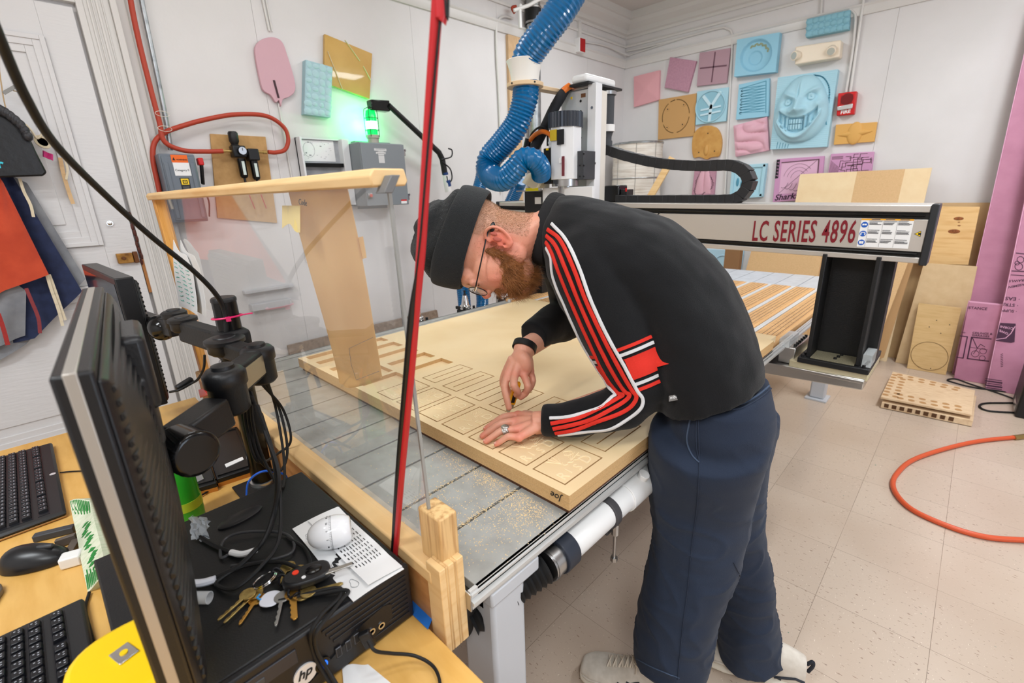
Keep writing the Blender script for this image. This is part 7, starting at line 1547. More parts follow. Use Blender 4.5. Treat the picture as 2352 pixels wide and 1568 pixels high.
for nm, px_, lb in (('drive_case', [(408, 1012), (462, 1000), (497, 1108), (432, 1126)], 'opened black drive case with a silver module, left one of two by the pole'), ('drive_case', [(466, 1000), (545, 978), (585, 1072), (498, 1100)], 'opened black drive case with a thin white label, right one of two by the pole')):
    q = [at(*p_, z=ZD + .022) for p_ in px_]; cc = sum(q, Vector()) / 4; T = thing(nm, (cc.x, cc.y, ZD), lb, 'drive case')
    MB().prism(q, (0, 0, -.012)).build('tray', BLK, T, bevel=.002); MB().prism([p_ + Vector((0, 0, -.012)) for p_ in q], (0, 0, -.010)).build('wooden_base', mat('orange_wood', (204, 130, 50), .5), T)
    def qf(u, v): return q[0].lerp(q[1], u).lerp(q[3].lerp(q[2], u), v)
    if lb[-17:].startswith('t one'): pass
    mb = MB()
    for (u0, v0, u1, v1) in ((.04, .04, .96, .07), (.04, .93, .96, .96), (.04, .04, .08, .96), (.92, .04, .96, .96)): mb.prism([qf(u0, v0), qf(u1, v0), qf(u1, v1), qf(u0, v1)], (0, 0, .003))
    mb.build('raised_rim', BLK, T)
    if 'silver' in lb: MB().prism([qf(.12, .22), qf(.42, .2), qf(.62, .9), qf(.28, .93)], (0, 0, .004)).build('silver_module', mat('module_silver', (164, 164, 166), .35, .6), T, bevel=.001); MB().prism([qf(.1, .05), qf(.6, .03), qf(.6, .2), qf(.15, .22)], (0, 0, .010)).build('connector', mat('dull_beige', (150, 140, 124), .4, .4), T, bevel=.001)
    else: MB().prism([qf(.3, .78), qf(.8, .74), qf(.81, .80), qf(.31, .85)], (0, 0, .0012)).build('white_label', PAPER, T)
one(MB().grid(lambda u, v: Vector((0, 0, .003 * math.sin(u * 5))) + at(790, 1588, z=ZD + .003).lerp(at(925, 1588, z=ZD + .003), u).lerp(at(786, 1532, z=ZD + .003).lerp(at(845, 1522, z=ZD + .003), u), v), 8, 6, thick=(0, 0, .0004)), 'paper_sheet', PAPER, 'white paper corner on the desk in front of the computer', 'paper')
one(MB().grid(lambda u, v: at(944, 1396, z=ZD + .002).lerp(at(990, 1440, z=ZD + .002), u) + Vector((-.01 * v, .016 * v - .006, .0)), 6, 3, thick=(0, 0, .001)), 'blue_tape', mat('blue_tape', (30, 110, 200), .6), 'strip of blue masking tape on the desk edge below the guard', 'tape')
one(MB().tube(spline([at(1062, 1370, X=-.50), at(1075, 1400, X=-.52), at(1068, 1440, X=-.54), at(1030, 1470, X=-.56)], 6), .016, 14), 'rubber_cable', BLKR, 'fat black rubber cable squeezed between guard end and router leg', 'cable')
one(MB().prism([at(462, 893, Y=.30), at(473, 891, Y=.30), at(486, 905, Y=.30), at(466, 912, Y=.30)], (0, -.008, 0)), 'red_clip', REDP, 'small red clip showing above the arm hub', 'clip', bevel=.001)
# ---------------------------------------------------------------- the man at the board
def D(x, y, d):
    """survey helper: point on the sight line through (x, y) at depth d in front of the lens"""
    return CAM + (r.transposed() @ Vector(((x - 1176) / FPX, (y - 784) / FPX, 1.0))) * d
def loft(mb, st, n=24, sub=4, power=1.0):
    """st: (centre, u axis, v axis, ru, rv); closed lofted solid through elliptical stations"""
    C_ = spline([s[0] for s in st], sub); k = len(st)
    def itp(f, idx):
        i = min(int(f), k - 2); t_ = f - i; a, b = st[i][idx], st[i + 1][idx]; return a * (1 - t_) + b * t_
    vs = []
    for q, c in enumerate(C_):
        f = q / sub; u = Vector(itp(f, 1)).normalized(); v = Vector(itp(f, 2)); v = (v - u * v.dot(u)).normalized(); ru, rv = itp(f, 3), itp(f, 4)
        vs += [c + u * ru * math.cos(2 * PI * j / n) + v * rv * math.sin(2 * PI * j / n) for j in range(n)]
    m = len(C_); fs = [(i * n + j, i * n + (j + 1) % n, (i + 1) * n + (j + 1) % n, (i + 1) * n + j) for i in range(m - 1) for j in range(n)] + [tuple(range(n - 1, -1, -1)), tuple(range((m - 1) * n, m * n))]
    return mb.add(vs, fs)
def capsule(mb, pts, rad, n=16): 
    mb.tube(pts, rad, n)
    for p_, r_ in ((pts[0], rad[0] if isinstance(rad, list) else rad), (pts[-1], rad[-1] if isinstance(rad, list) else rad)): mb.ell(p_, r_, r_, r_, 12, 8)
    return mb
def blend(mb, name, m, parent, voxel, smooth=6, disp=None, factor=.5, iters=None):
    """union of closed solids into one continuous surface"""
    o = mb.build(name, m, parent, smooth=0)
    md = o.modifiers.new('r', 'REMESH'); md.mode = 'VOXEL'; md.voxel_size = voxel; md.use_smooth_shade = True
    s_ = o.modifiers.new('s', 'SMOOTH'); s_.factor = factor; s_.iterations = smooth
    dg = bpy.context.evaluated_depsgraph_get(); dg.update(); me = bpy.data.meshes.new_from_object(o.evaluated_get(dg)); o.modifiers.clear()
    me.name = name
    if disp:
        nv = len(me.vertices); co = np.empty(nv * 3); no = np.empty(nv * 3); me.vertices.foreach_get('co', co); me.vertices.foreach_get('normal', no); co = co.reshape(-1, 3); no = no.reshape(-1, 3)
        co += no * disp(co + np.array(root_loc(parent)))[:, None]; me.vertices.foreach_set('co', co.ravel())
    me.materials.clear(); me.materials.append(m); me.polygons.foreach_set('use_smooth', [True] * len(me.polygons)); me.update()
    o.data = me
    return o
from mathutils import noise as mnoise
from mathutils.bvhtree import BVHTree
SKIN = mat('skin', (226, 168, 142), .45, sss=.25, var=(9, (214, 146, 122), .35, .75), bump=(260, .25))
HAND = SKIN
Z = Vector((0, 0, 1))
FD = Vector((-.93, -.37, 0)).normalized(); LT = Vector((.37, -.93, 0)).normalized()
person = thing('person', (-.33, 1.03, 0), 'person in black beanie and striped black sweater bending over the board with a yellow knife', 'person')
# head frame
RT = r.transposed()
HU = (RT @ Vector((-.975, -.22, .02))).normalized(); HF = (RT @ Vector((-.215, .97, .10))); HF = (HF - HU * HF.dot(HU)).normalized(); HS = HU.cross(HF)
if HS.dot(RT @ Vector((0, 0, -1))) < 0: HS = -HS
EAR = D(1145, 560, 1.055); HO = EAR - HS * .074                     # origin: middle of the head at ear height
def H(f, u, s=0.0): return HO + HF * f + HU * u + HS * s
HM = Matrix((HF, HU, HS)).transposed()
nb = D(1262, 528, 1.155)                                             # neck base
body = MB()
body.ell(H(-.004, .062), .097, .086, .075, 28, 18, HM)              # cranium
body.ell(H(.040, .012), .068, .088, .066, 24, 16, HM)               # face mass
body.ell(H(.050, -.058), .042, .036, .050, 20, 14, HM)              # jaw
body.ell(H(.078, -.072), .022, .020, .026, 16, 10, HM)              # chin
body.ell(H(.082, .058), .030, .034, .055, 18, 12, HM)               # brow
for s_ in (-1, 1):
    body.ell(H(.066, .002, s_ * .037), .024, .034, .022, 16, 10, HM)   # cheek
    body.ell(H(.096, .044, s_ * .030), .012, .010, .020, 14, 8, HM)     # brow ridge
    body.ell(H(.088, .030, s_ * .031), .0125, .012, .0135, 14, 10, HM)  # eyeball and lid
    body.ell(H(.010, -.034, s_ * .046), .030, .034, .018, 14, 10, HM)   # jaw angle
body.tube([H(.094, .048), H(.107, .028), H(.118, .010), H(.112, .001)], [.008, .009, .0115, .009], 12)  # nose
body.ell(H(.1185, .010), .0105, .011, .0115, 14, 10, HM)
for s_ in (-1, 1): body.ell(H(.107, .005, s_ * .011), .009, .008, .007, 12, 8, HM)
body.ell(H(.098, -.022), .010, .006, .022, 14, 8, HM); body.ell(H(.096, -.033), .010, .007, .019, 14, 8, HM)       # lips
nk = [H(-.026, .050), H(-.030, -.050), nb.lerp(H(-.03, -.05), .4), nb, nb + (D(1350, 560, 1.14) - nb)]
loft(body, [(nk[0], HS, HF, .058, .060), (nk[1], HS, HF, .060, .062), (nk[2], HS, HF, .064, .066), (nk[3], LT, HF, .075, .068), (nk[4], LT, HF, .12, .08)], 22, 4)
# ears
for s_ in (1, -1):
    e0 = H(-.004, .0, s_ * .070)
    def E(f, u, o=0): return e0 + HF * f + HU * u + HS * s_ * o
    rim = spline([E(.004, .018, .006), E(-.002, .030, .012), E(-.016, .032, .020), E(-.027, .020, .024), E(-.027, .002, .022), E(-.018, -.016, .016), E(-.006, -.028, .010), E(.004, -.026, .006), E(.008, -.014, .004)], 5)
    body.tube(rim, [.0042] * len(rim), 10); body.ell(E(-.004, -.024, .008), .009, .010, .006, 12, 8, HM)
    body.tube(spline([E(-.006, .018, .010), E(-.014, .012, .014), E(-.015, .0, .013), E(-.008, -.012, .009)], 5), .0042, 8); body.ell(E(-.013, .004, .008), .016, .026, .008, 16, 10, HM)
    body.ell(E(.005, -.004, .006), .005, .008, .005, 10, 8, HM)
# torso and legs beneath the clothes (thin core keeps the figure one surface)
pel = Vector((-.335, 1.005, .90))
spine = [pel, D(1608, 800, 1.07), D(1530, 690, 1.09), D(1440, 605, 1.11), D(1350, 550, 1.135), nb]
loft(body, [(spine[0], LT, FD, .10, .07), (spine[1], LT, FD, .11, .08), (spine[2], LT, FD, .12, .08), (spine[3], LT, FD, .13, .085), (spine[4], LT, FD, .12, .08), (spine[5], LT, FD, .07, .06)], 20, 3)
hipL, kneeL, ankL = Vector((-.325, .935, .88)), D(1578, 1240, 1.185), D(1545, 1530, 1.275)
hipR, kneeR, ankR = Vector((-.325, 1.10, .88)), D(1690, 1230, 1.30), D(1725, 1505, 1.385)
for h_, k_, a_ in ((hipL, kneeL, ankL), (hipR, kneeR, ankR)): a_ = Vector((a_.x, a_.y, .085)); capsule(body, [h_, h_.lerp(k_, .5), k_, k_.lerp(a_, .35), a_], [.055, .055, .045, .042, .034])
shL, elL, wrL = D(1338, 580, 1.075), D(1470, 895, 1.045), at(1252, 968, z=.874)
shR, elR, wrR = D(1330, 600, 1.34), D(1312, 735, 1.37), D(1203, 802, 1.19)
for s_, e_, w_ in ((shL, elL, wrL), (shR, elR, wrR)): capsule(body, [s_, e_, e_.lerp(w_, .3), w_], [.045, .026, .030, .027])
body.ell(spine[4] - LT * .12, .07, .07, .06); body.tube([spine[4], shR], [.07, .05], 14); body.tube([spine[4], shL], [.07, .05], 14)
# left hand flat on the board
def hpx(x, y, z): return at(x, y, z=z)
kn = [hpx(1190, 952, .862), hpx(1186, 966, .866), hpx(1186, 985, .864), hpx(1192, 1004, .858)]        # index .. little
tip = [hpx(1116, 984, .8405), hpx(1108, 1001, .8405), hpx(1116, 1013, .8405), hpx(1140, 1020, .8405)]
for i, (a, b) in enumerate(zip(kn, tip)):
    m1_ = a.lerp(b, .45) + Z * .010; m2_ = a.lerp(b, .75) + Z * .005; r0 = (.0092, .0095, .0090, .0080)[i]
    body.tube(spline([a - Z * .001, m1_, m2_, b], 4), [r0 * 1.06 - (r0 * .26) * q / 12 for q in range(13)], 12); body.ell(b, r0 * .82, r0 * .82, r0 * .74, 12, 8); body.ell(m1_, r0 * 1.03, r0 * 1.03, r0 * 1.03, 10, 8)
    body.tube([wrL.lerp(a, .25), a], [.014, r0 * 1.15], 12); body.ell(a, .0115, .0115, .0105, 12, 8)
pc = sum(kn, Vector()) / 4
body.ell(wrL.lerp(pc, .55) - Z * .004, .045, .036, .014, 20, 12, Matrix((((pc - wrL).normalized()), Z.cross((pc - wrL).normalized()), Z)).transposed())
body.tube([wrL + Vector((.02, .01, .004)), wrL, wrL.lerp(pc, .4)], [.026, .026, .027], 16)
th0 = wrL.lerp(kn[0], .25); thm = kn[0] + Vector((.010, .030, -.010)); tht = kn[0] + Vector((-.020, .044, -.019))
body.tube(spline([th0, thm, tht], 5), [.015 - .006 * q / 10 for q in range(11)], 12); body.ell(tht, .0088, .0088, .0075, 10, 8)
# right hand gripping the knife
wr = wrR; k2 = [D(1166, 858, 1.165), D(1182, 862, 1.155), D(1203, 860, 1.165), D(1218, 852, 1.185)]
body.tube([wr - (wr - elR).normalized() * -.0, wr], [.026, .026], 14); hc = sum(k2, Vector()) / 4
for i, a in enumerate(k2): body.tube([wr.lerp(a, .15), wr.lerp(a, .6), a], [.017, .0155, .0105], 12); body.ell(a, .0112, .0112, .0112, 12, 8)
body.ell(wr.lerp(hc, .58), .034, .022, .036, 18, 12)
F2_ = [[k2[0], D(1159, 888, 1.150), D(1163, 912, 1.148), D(1169, 936, 1.150)], [k2[1], D(1180, 884, 1.135), D(1190, 900, 1.150), D(1186, 906, 1.170)], [k2[2], D(1212, 886, 1.150), D(1208, 902, 1.160), D(1196, 912, 1.165)], [k2[3], D(1224, 874, 1.180), D(1217, 893, 1.185), D(1204, 900, 1.185)]]
for i, P_ in enumerate(F2_):
    r0 = (.0100, .0102, .0098, .0088)[i]; body.tube(spline(P_, 4), [r0 - r0 * .22 * q / 12 for q in range(13)], 12); body.ell(P_[-1], r0 * .8, r0 * .8, r0 * .8, 12, 8); body.ell(P_[1], r0 * 1.02, r0 * 1.02, r0 * 1.02, 10, 8)
P_ = [wr.lerp(k2[0], .35) + (k2[0] - k2[3]).normalized() * .012, D(1158, 872, 1.20), D(1166, 900, 1.205), D(1178, 918, 1.195)]
body.tube(spline(P_, 4), [.0145 - .0055 * q / 12 for q in range(13)], 12); body.ell(P_[-1], .009, .009, .009, 12, 8)
bo = blend(body, 'body', SKIN, person, .0027, 3)
def bvh_of(o):
    me = o.data; off = root_loc(o); return BVHTree.FromPolygons([v.co + off for v in me.vertices], [p_.vertices[:] for p_ in me.polygons])
# redder ears, nose, knuckles: a real tint of the skin, stored on the mesh
at_ = bo.data.attributes.new('tint', 'FLOAT', 'POINT'); nv = len(bo.data.vertices); co = np.empty(nv * 3); bo.data.vertices.foreach_get('co', co); co = co.reshape(-1, 3) + np.array(root_loc(bo))
tv = np.zeros(nv)
for c_, rr, am in [(H(-.006, .002, .085), .040, .9), (H(.119, .010), .022, .7), (H(.080, -.01, .05), .035, .45)] + [(k_, .016, .6) for k_ in kn] + [(t_, .012, .6) for t_ in tip] + [(k_, .016, .4) for k_ in k2]:
    tv = np.maximum(tv, am * np.exp(-((co - np.array(c_)) ** 2).sum(1) / rr ** 2))
at_.data.foreach_set('value', tv)
f_a, u_a, s_a = [(co - np.array(HO)) @ np.array(q_) for q_ in (HF, HU, HS)]
sg = lambda x, w_: 1 / (1 + np.exp(-x / w_))
hv = sg(-.028 - f_a + .02 * (u_a > .02), .006) * sg(u_a + .052, .008) * sg(.10 - np.abs(s_a), .005) * sg(.09 - u_a, .01) * sg(f_a + .14, .005)
ha = bo.data.attributes.new('cropped_hair', 'FLOAT', 'POINT'); ha.data.foreach_set('value', hv * .62)
nt = SKIN.node_tree; N = nt.nodes; L = nt.links; b_ = N['Principled BSDF']; src = b_.inputs['Base Color'].links[0].from_socket
an = N.new('ShaderNodeAttribute'); an.attribute_name = 'tint'; mx = N.new('ShaderNodeMix'); mx.data_type = 'RGBA'; L.new(an.outputs['Fac'], mx.inputs[0]); L.new(src, mx.inputs[6]); mx.inputs[7].default_value = rgb(226, 116, 98); an2 = N.new('ShaderNodeAttribute'); an2.attribute_name = 'cropped_hair'; mx2 = N.new('ShaderNodeMix'); mx2.data_type = 'RGBA'; L.new(an2.outputs['Fac'], mx2.inputs[0]); L.new(mx.outputs[2], mx2.inputs[6]); mx2.inputs[7].default_value = rgb(160, 124, 94); L.new(mx2.outputs[2], b_.inputs['Base Color'])
# ear hollow, eye details, nails
MB().ell(H(-.010, .004, .0835), .0065, .011, .0022, 14, 8, HM).ell(H(-.018, .014, .0885), .004, .008, .002, 10, 6, HM).build('ear_hollow', mat('ear_inner', (176, 88, 74), .6), bo)
for s_ in (-1, 1):
    MB().tube(spline([H(.0985, .034, s_ * .022), H(.1015, .029, s_ * .030), H(.0965, .028, s_ * .042)], 4), .0011, 6).build('eyelid_line', mat('lash_brown', (110, 70, 50), .7), bo)
    mb = MB(); rnd = random.Random(3)
    for k in range(70):
        a = H(.103, .048 + .006 * rnd.random(), s_ * (.014 + .034 * rnd.random())) + HF * -.002; mb.tube([a, a + HS * s_ * .006 + HF * .003 + HU * rnd.uniform(-.002, .003)], [.0004, .0001], 4)
    mb.build('eyebrow', mat('brow_hair', (150, 100, 60), .6), bo)
for t_, k_ in zip(tip, kn):
    d_ = (t_ - k_).normalized(); MB().ell(t_ + Z * .0052 + d_ * .001, .0055, .0045, .0014, 12, 6, Matrix((d_, Z.cross(d_), Z)).transposed()).build('fingernail', mat('nail', (236, 184, 168), .3), bo)
# ---- beard and stubble
BEARD = mat('ginger_beard', (142, 92, 54), .6, var=(160, (110, 68, 38), .4, .65), bump=(300, 1.0)); HAIRB = mat('beard_hair', (176, 118, 68), .5, var=(40, (132, 84, 46), .35, .65)); STUB = mat('stubble_hair', (176, 140, 108), .6)
bd = MB()
for f_, u_, s_, a, b, c in ((.066, -.058, 0, .036, .030, .046), (.054, -.040, .034, .036, .036, .025), (.054, -.040, -.034, .036, .036, .025), (.084, -.056, 0, .024, .026, .034), (.098, -.016, 0, .012, .010, .030), (.056, -.078, 0, .026, .020, .030), (.036, -.024, .053, .024, .030, .012), (.036, -.024, -.053, .024, .030, .012), (.020, .006, .066, .009, .024, .006), (.020, .006, -.066, .009, .024, .006)): bd.ell(H(f_, u_, s_), a, b, c, 18, 12, HM)
beard = blend(bd, 'beard', BEARD, person, .003, 4, disp=lambda P_: np.array([.0025 * mnoise.noise(Vector(p_) * 90) for p_ in P_]))
def strands(o, n, length, dirf, m, name, rad=.00045, rnd_=None, jitter=.35, cond=None, seed=1):
    rnd = random.Random(seed); me = o.data; off = root_loc(o); P_ = list(me.polygons); mb = MB(); c = 0; tries = 0
    while c < n and tries < n * 20:
        tries += 1; pl = P_[rnd.randrange(len(P_))]; p_ = pl.center + off
        if cond and not cond(p_, pl.normal): continue
        d_ = (dirf(p_, pl.normal) + Vector((rnd.gauss(0, 1), rnd.gauss(0, 1), rnd.gauss(0, 1))) * jitter).normalized(); ll = length * (.5 + rnd.random()); q = d_.orthogonal().normalized() * rad
        s2 = d_.cross(q); mid = p_ + d_ * ll * .55 + Vector((rnd.gauss(0, 1), rnd.gauss(0, 1), rnd.gauss(0, 1))) * ll * .10; e_ = p_ + d_ * ll
        mb.add([p_ + q, p_ - q * .5 + s2 * .8, p_ - q * .5 - s2 * .8, mid + q * .7, mid - q * .35 + s2 * .6, mid - q * .35 - s2 * .6, e_], [(0, 1, 4, 3), (1, 2, 5, 4), (2, 0, 3, 5), (3, 4, 6), (4, 5, 6), (5, 3, 6)]); c += 1
    ob = mb.build(name, m, o, smooth=0); return ob
strands(beard, 9000, .019, lambda p_, n_: (n_ * .5 + (-HU) * .9 + HF * .15), HAIRB, 'beard_strands', .00026)
def nape(p_, n_):
    q = p_ - HO; f_, u_, s_ = q.dot(HF), q.dot(HU), q.dot(HS)
    return -.12 < f_ < -.030 + .02 * (u_ > .02) and -.060 < u_ < .070 and abs(s_) < .078
strands(bo, 22000, .0032, lambda p_, n_: n_ * .7 - HU * .7, STUB, 'short_hair', .00022, cond=nape, jitter=.2, seed=4)
strands(bo, 1500, .0035, lambda p_, n_: n_ * .7 - HU * .5, HAIRB, 'sideburn_stubble', .0003, cond=lambda p_, n_: 0 < (p_ - HO).dot(HF) < .035 and -.03 < (p_ - HO).dot(HU) < .055 and abs((p_ - HO).dot(HS)) > .05, jitter=.2, seed=5)
# ---- beanie
KN = mat('beanie_knit', (20, 23, 25), .95, sheen=.12, bump=(600, .9), var=(500, (38, 44, 46), .55, .75))
bn = MB()
def hring(u, fc, rf, rs, tilt=0.0): return (H(fc, u), (HF + HU * tilt).normalized(), HS, rf, rs)
loft(bn, [hring(.075, .0, .112, .088, -.08), hring(.12, .0, .112, .090, -.08), hring(.150, .010, .096, .082, .05), hring(.180, .006, .080, .068, .08), hring(.200, .002, .055, .048, .1), hring(.207, 0, .015, .012, .1)], 40, 5)
def foldn(P_):
    out = np.empty(len(P_))
    for i, p_ in enumerate(P_):
        q = Vector(p_) - HO; u_ = q.dot(HU); a = math.atan2(q.dot(HS), q.dot(HF)); e = max(0, min(1, (u_ - .125) / .03))
        out[i] = e * (.006 * mnoise.noise(Vector((a * 1.3, u_ * 26, 3))) * 1.6 + .004 * math.sin(a * 5 + u_ * 60)) + .0012 * mnoise.noise(Vector(p_) * 140)
    return out
bean = blend(bn, 'beanie', KN, person, .0035, 5, disp=foldn)
cf = MB(); n_ = 64; prof = [(.064, .0), (.058, .006), (.068, .0105), (.095, .012), (.124, .011), (.132, .006), (.126, .0), (.11, -.004), (.085, -.004)]
vs = []
for j in range(n_):
    a = 2 * PI * j / n_
    for u_, o_ in prof:
        tl = .012 * math.cos(a); rf, rs_ = .112 + o_, .086 + o_; wob = .0015 * math.sin(a * 3 + 1) + .001 * math.sin(a * 7)
        vs.append(H(-.002 + (rf + wob) * math.cos(a), u_ + tl + (.004 * math.sin(a * 2) if u_ > .1 else 0), (rs_ + wob) * math.sin(a)))
k = len(prof); cf.add(vs, [(j * k + i, j * k + (i + 1) % k, ((j + 1) % n_) * k + (i + 1) % k, ((j + 1) % n_) * k + i) for j in range(n_) for i in range(k)])
cu = cf.build('folded_cuff', KN, bean, smooth=80); md = cu.modifiers.new('s', 'SUBSURF'); md.levels = 1; md.render_levels = 2
strands(bean, 900, .003, lambda p_, n_: n_, mat('lint_grey', (120, 128, 130), .8), 'wool_fuzz', .00022, jitter=.8, seed=8)
# ---- glasses
GB = mat('glasses_black', (14, 14, 16), .3); gl_ = MB()
for s_ in (1, -1):
    gl_.tube(spline([H(-.040, .020, s_ * .083), H(-.020, .028, s_ * .083), H(.02, .029, s_ * .081), H(.08, .030, s_ * .075), H(.113, .031, s_ * .066)], 5), [.0022] * 8 + [.0016] * 13, 8)
    gl_.ell(H(-.032, .020, s_ * .084), .012, .006, .003, 12, 8, HM)
    gl_.tube([H(.114 - .008 * math.cos(a), .027 + .022 * math.sin(a), s_ * (.036 + .026 * math.cos(a))) for a in np.linspace(0, 2 * PI, 37)[:-1]], .0012, 8, closed=True)
gl_.tube([H(.116, .030, -.011), H(.119, .033, 0), H(.116, .030, .011)], .0012, 8)
G_ = gl_.build('glasses', GB, person)
for s_ in (1, -1): MB().tube([H(.104, .029, s_ * .0685), H(.114, .030, s_ * .066)], .0026, 8).build('silver_hinge', CHROME, G_)
for s_ in (1, -1): MB().lathe(H(.1125, .027, s_ * .036), HF + HS * s_ * .30, [(.020, 0), (.0205, .0008), (.020, .0012)], n=24, sx=1.25, up=HU).build('lens', mat('spectacle_glass', (240, 244, 246), .03, alpha=.25), G_)
# ---- sweater
SW = mat('sweater_knit', (15, 15, 17), .95, sheen=.10, spec=.3, bump=(700, .5), var=(3, (20, 21, 23), .35, .7))
sw = MB()
loft(sw, [(D(1624, 893, 1.065), LT, FD - Z * .42, .158, .120), (D(1606, 818, 1.065), LT, FD - Z * .42, .166, .122), (D(1556, 692, 1.085), LT, FD + Z * -.4, .178, .126), (D(1464, 602, 1.105), LT, FD + Z * -.9, .185, .124), (D(1370, 562, 1.125), LT, FD + Z * -1.3, .165, .112), (D(1305, 540, 1.14), LT, HF, .118, .094), (D(1272, 530, 1.15), LT, HF, .084, .082)], 32, 5)
# shoulders and sleeves
aL = [D(1345, 545, 1.11), D(1352, 610, 1.055), D(1392, 700, 1.035), D(1438, 800, 1.03), D(1466, 880, 1.035), D(1440, 925, 1.04), D(1380, 945, 1.045), D(1310, 962, 1.06), wrL + Vector((-.002, -.004, .006))]
sw.tube(spline(aL, 6), [x for i, x in enumerate(np.interp(np.linspace(0, 8, 49), range(9), [.090, .096, .090, .080, .062, .054, .048, .042, .033]))], 28)
for i in (1, 2, 3, 4): sw.ell(aL[i], *(3 * [(.094, .094, .089, .079, .066)[i]]), 20, 14)
sw.ell(D(1482, 905, 1.045), .045, .045, .045, 16, 12)
aR = [D(1310, 590, 1.24), D(1320, 650, 1.34), D(1312, 722, 1.36), D(1262, 748, 1.29), D(1222, 775, 1.225)]
sw.tube(spline(aR, 6), [x for x in np.interp(np.linspace(0, 4, 25), range(5), [.085, .082, .066, .052, .042])], 24)
sw.ell(aR[1], .08, .08, .08)
def swd(P_):
    out = np.empty(len(P_)); eL = np.array(elL)
    for i, p_ in enumerate(P_):
        v = Vector(p_); q = v - elL; dl = q.length; e = math.exp(-(dl / .13) ** 2)
        out[i] = .007 * mnoise.noise(Vector((v.x * 9, v.y * 6, v.z * 9 + v.x * 5))) + .0035 * mnoise.noise(v * 24) + e * .006 * mnoise.noise(Vector((v.x * 30, v.y * 8, v.z * 34)))
    return out
swo = blend(sw, 'sweater', SW, person, .0055, 7, disp=swd)
BV = bvh_of(swo)
RIB = mat('ribbed_knit', (24, 24, 26), .9, bump=(900, .6))
cr = (nb - D(1305, 540, 1.14)).normalized()
mb = MB(); vs = []
for j in range(80):
    a = 2 * PI * j / 80; d_ = LT * math.cos(a) * .079 + HF * math.sin(a) * .083
    for o_, h_ in ((0, -.012), (.0045, -.010), (.0055, .012), (.003, .020), (-.003, .020), (-.003, -.01)): vs.append(D(1268, 528, 1.15) + d_ * (1 + (o_ + (.0012 if j % 2 else 0)) / .08) + cr * h_)
mb.add(vs, [(j * 6 + i, j * 6 + (i + 1) % 6, ((j + 1) % 80) * 6 + (i + 1) % 6, ((j + 1) % 80) * 6 + i) for j in range(80) for i in range(6)]); mb.build('ribbed_collar', RIB, swo, smooth=50)
SR = mat('stripe_red', (214, 44, 30), .85, bump=(700, .5)); SWH = mat('stripe_white', (214, 214, 216), .85, bump=(700, .5))
def proj_px(BVt, x, y, lift=.0012):
    d_ = (r.transposed() @ Vector(((x - 1176) / FPX, (y - 784) / FPX, 1.0))).normalized(); h_ = BVt.ray_cast(CAM, d_)
    return (h_[0] + h_[1] * lift, h_[1]) if h_[0] is not None else (None, None)
def ribbon(BVt, pts, wd, m, name, parent, lift=.0012, n=10, th=.0014):
    """raised knit stripe or seam laid on the cloth along a line surveyed from the photograph"""
    P2 = spline([Vector((a, b, 0)) for a, b in pts], n); C_ = []
    for p_ in P2:
        q, nn_ = proj_px(BVt, p_.x, p_.y, lift)
        if q is not None and (not C_ or (q - C_[-1][0]).length < .06): C_.append((q, nn_))
    if len(C_) < 3: return None
    for _ in range(2): C_ = [C_[0]] + [((C_[i - 1][0] + C_[i][0] * 2 + C_[i + 1][0]) / 4, C_[i][1]) for i in range(1, len(C_) - 1)] + [C_[-1]]
    vs = []
    for i, (q, nn_) in enumerate(C_):
        t_ = (C_[min(i + 1, len(C_) - 1)][0] - C_[max(i - 1, 0)][0]).normalized(); s_ = t_.cross(nn_).normalized()
        for k_, hh in ((-1, -.002), (-1, th * .4), (-.5, th), (.5, th), (1, th * .4), (1, -.002)):
            e_ = q + s_ * k_ * wd / 2
            hit = BVt.find_nearest(e_)
            if hit[0] is not None and (hit[0] - e_).length < .02: e_ = hit[0] + hit[1] * lift
            vs.append(e_ + nn_ * hh)
    k = 6; m_ = len(C_)
    mb = MB(); mb.add(vs, [(i * k + j, i * k + (j + 1) % k, (i + 1) * k + (j + 1) % k, (i + 1) * k + j) for i in range(m_ - 1) for j in range(k)] + [tuple(range(k)), tuple(range((m_ - 1) * k + k - 1, (m_ - 1) * k - 1, -1))])
    return mb.build(name, m, parent, smooth=60)
ST = [
 ([(1268, 514), (1300, 550), (1330, 612), (1358, 690), (1395, 770), (1432, 836), (1462, 893), (1476, 915), (1470, 938), (1440, 962), (1400, 984), (1350, 990), (1282, 998)], .0070, SWH, 'white_sleeve_stripe'),
 ([(1259, 527), (1288, 552), (1316, 610), (1346, 688), (1383, 768), (1420, 840), (1450, 892), (1462, 910), (1450, 932), (1420, 950), (1370, 968), (1320, 986), (1275, 994)], .0085, SR, 'red_sleeve_stripe'),
 ([(1256, 541), (1278, 566), (1302, 622), (1332, 696), (1368, 776), (1404, 848), (1434, 896), (1447, 905), (1436, 920), (1406, 938), (1360, 962), (1310, 976), (1270, 984)], .0085, SR, 'red_sleeve_stripe'),
 ([(1255, 556), (1268, 580), (1288, 634), (1318, 706), (1353, 784), (1388, 856), (1418, 900), (1432, 905), (1420, 914), (1392, 930), (1340, 955), (1300, 966), (1265, 972)], .0085, SR, 'red_sleeve_stripe'),
 ([(1256, 570), (1266, 592), (1272, 640), (1302, 712), (1336, 786), (1372, 846), (1396, 884), (1414, 905), (1406, 912), (1380, 935), (1340, 948), (1300, 958), (1262, 960)], .0070, SWH, 'white_sleeve_stripe')]
for p_, w_, m_, nm in ST: ribbon(BV, p_, w_, m_, nm, swo, lift=.0030)
c0_ = D(1432, 786, 1.03); ad_ = (D(1462, 872, 1.033) - D(1398, 715, 1.032)).normalized(); e1 = ad_.cross(Vector((0, 1, 0))).normalized(); e2 = ad_.cross(e1)
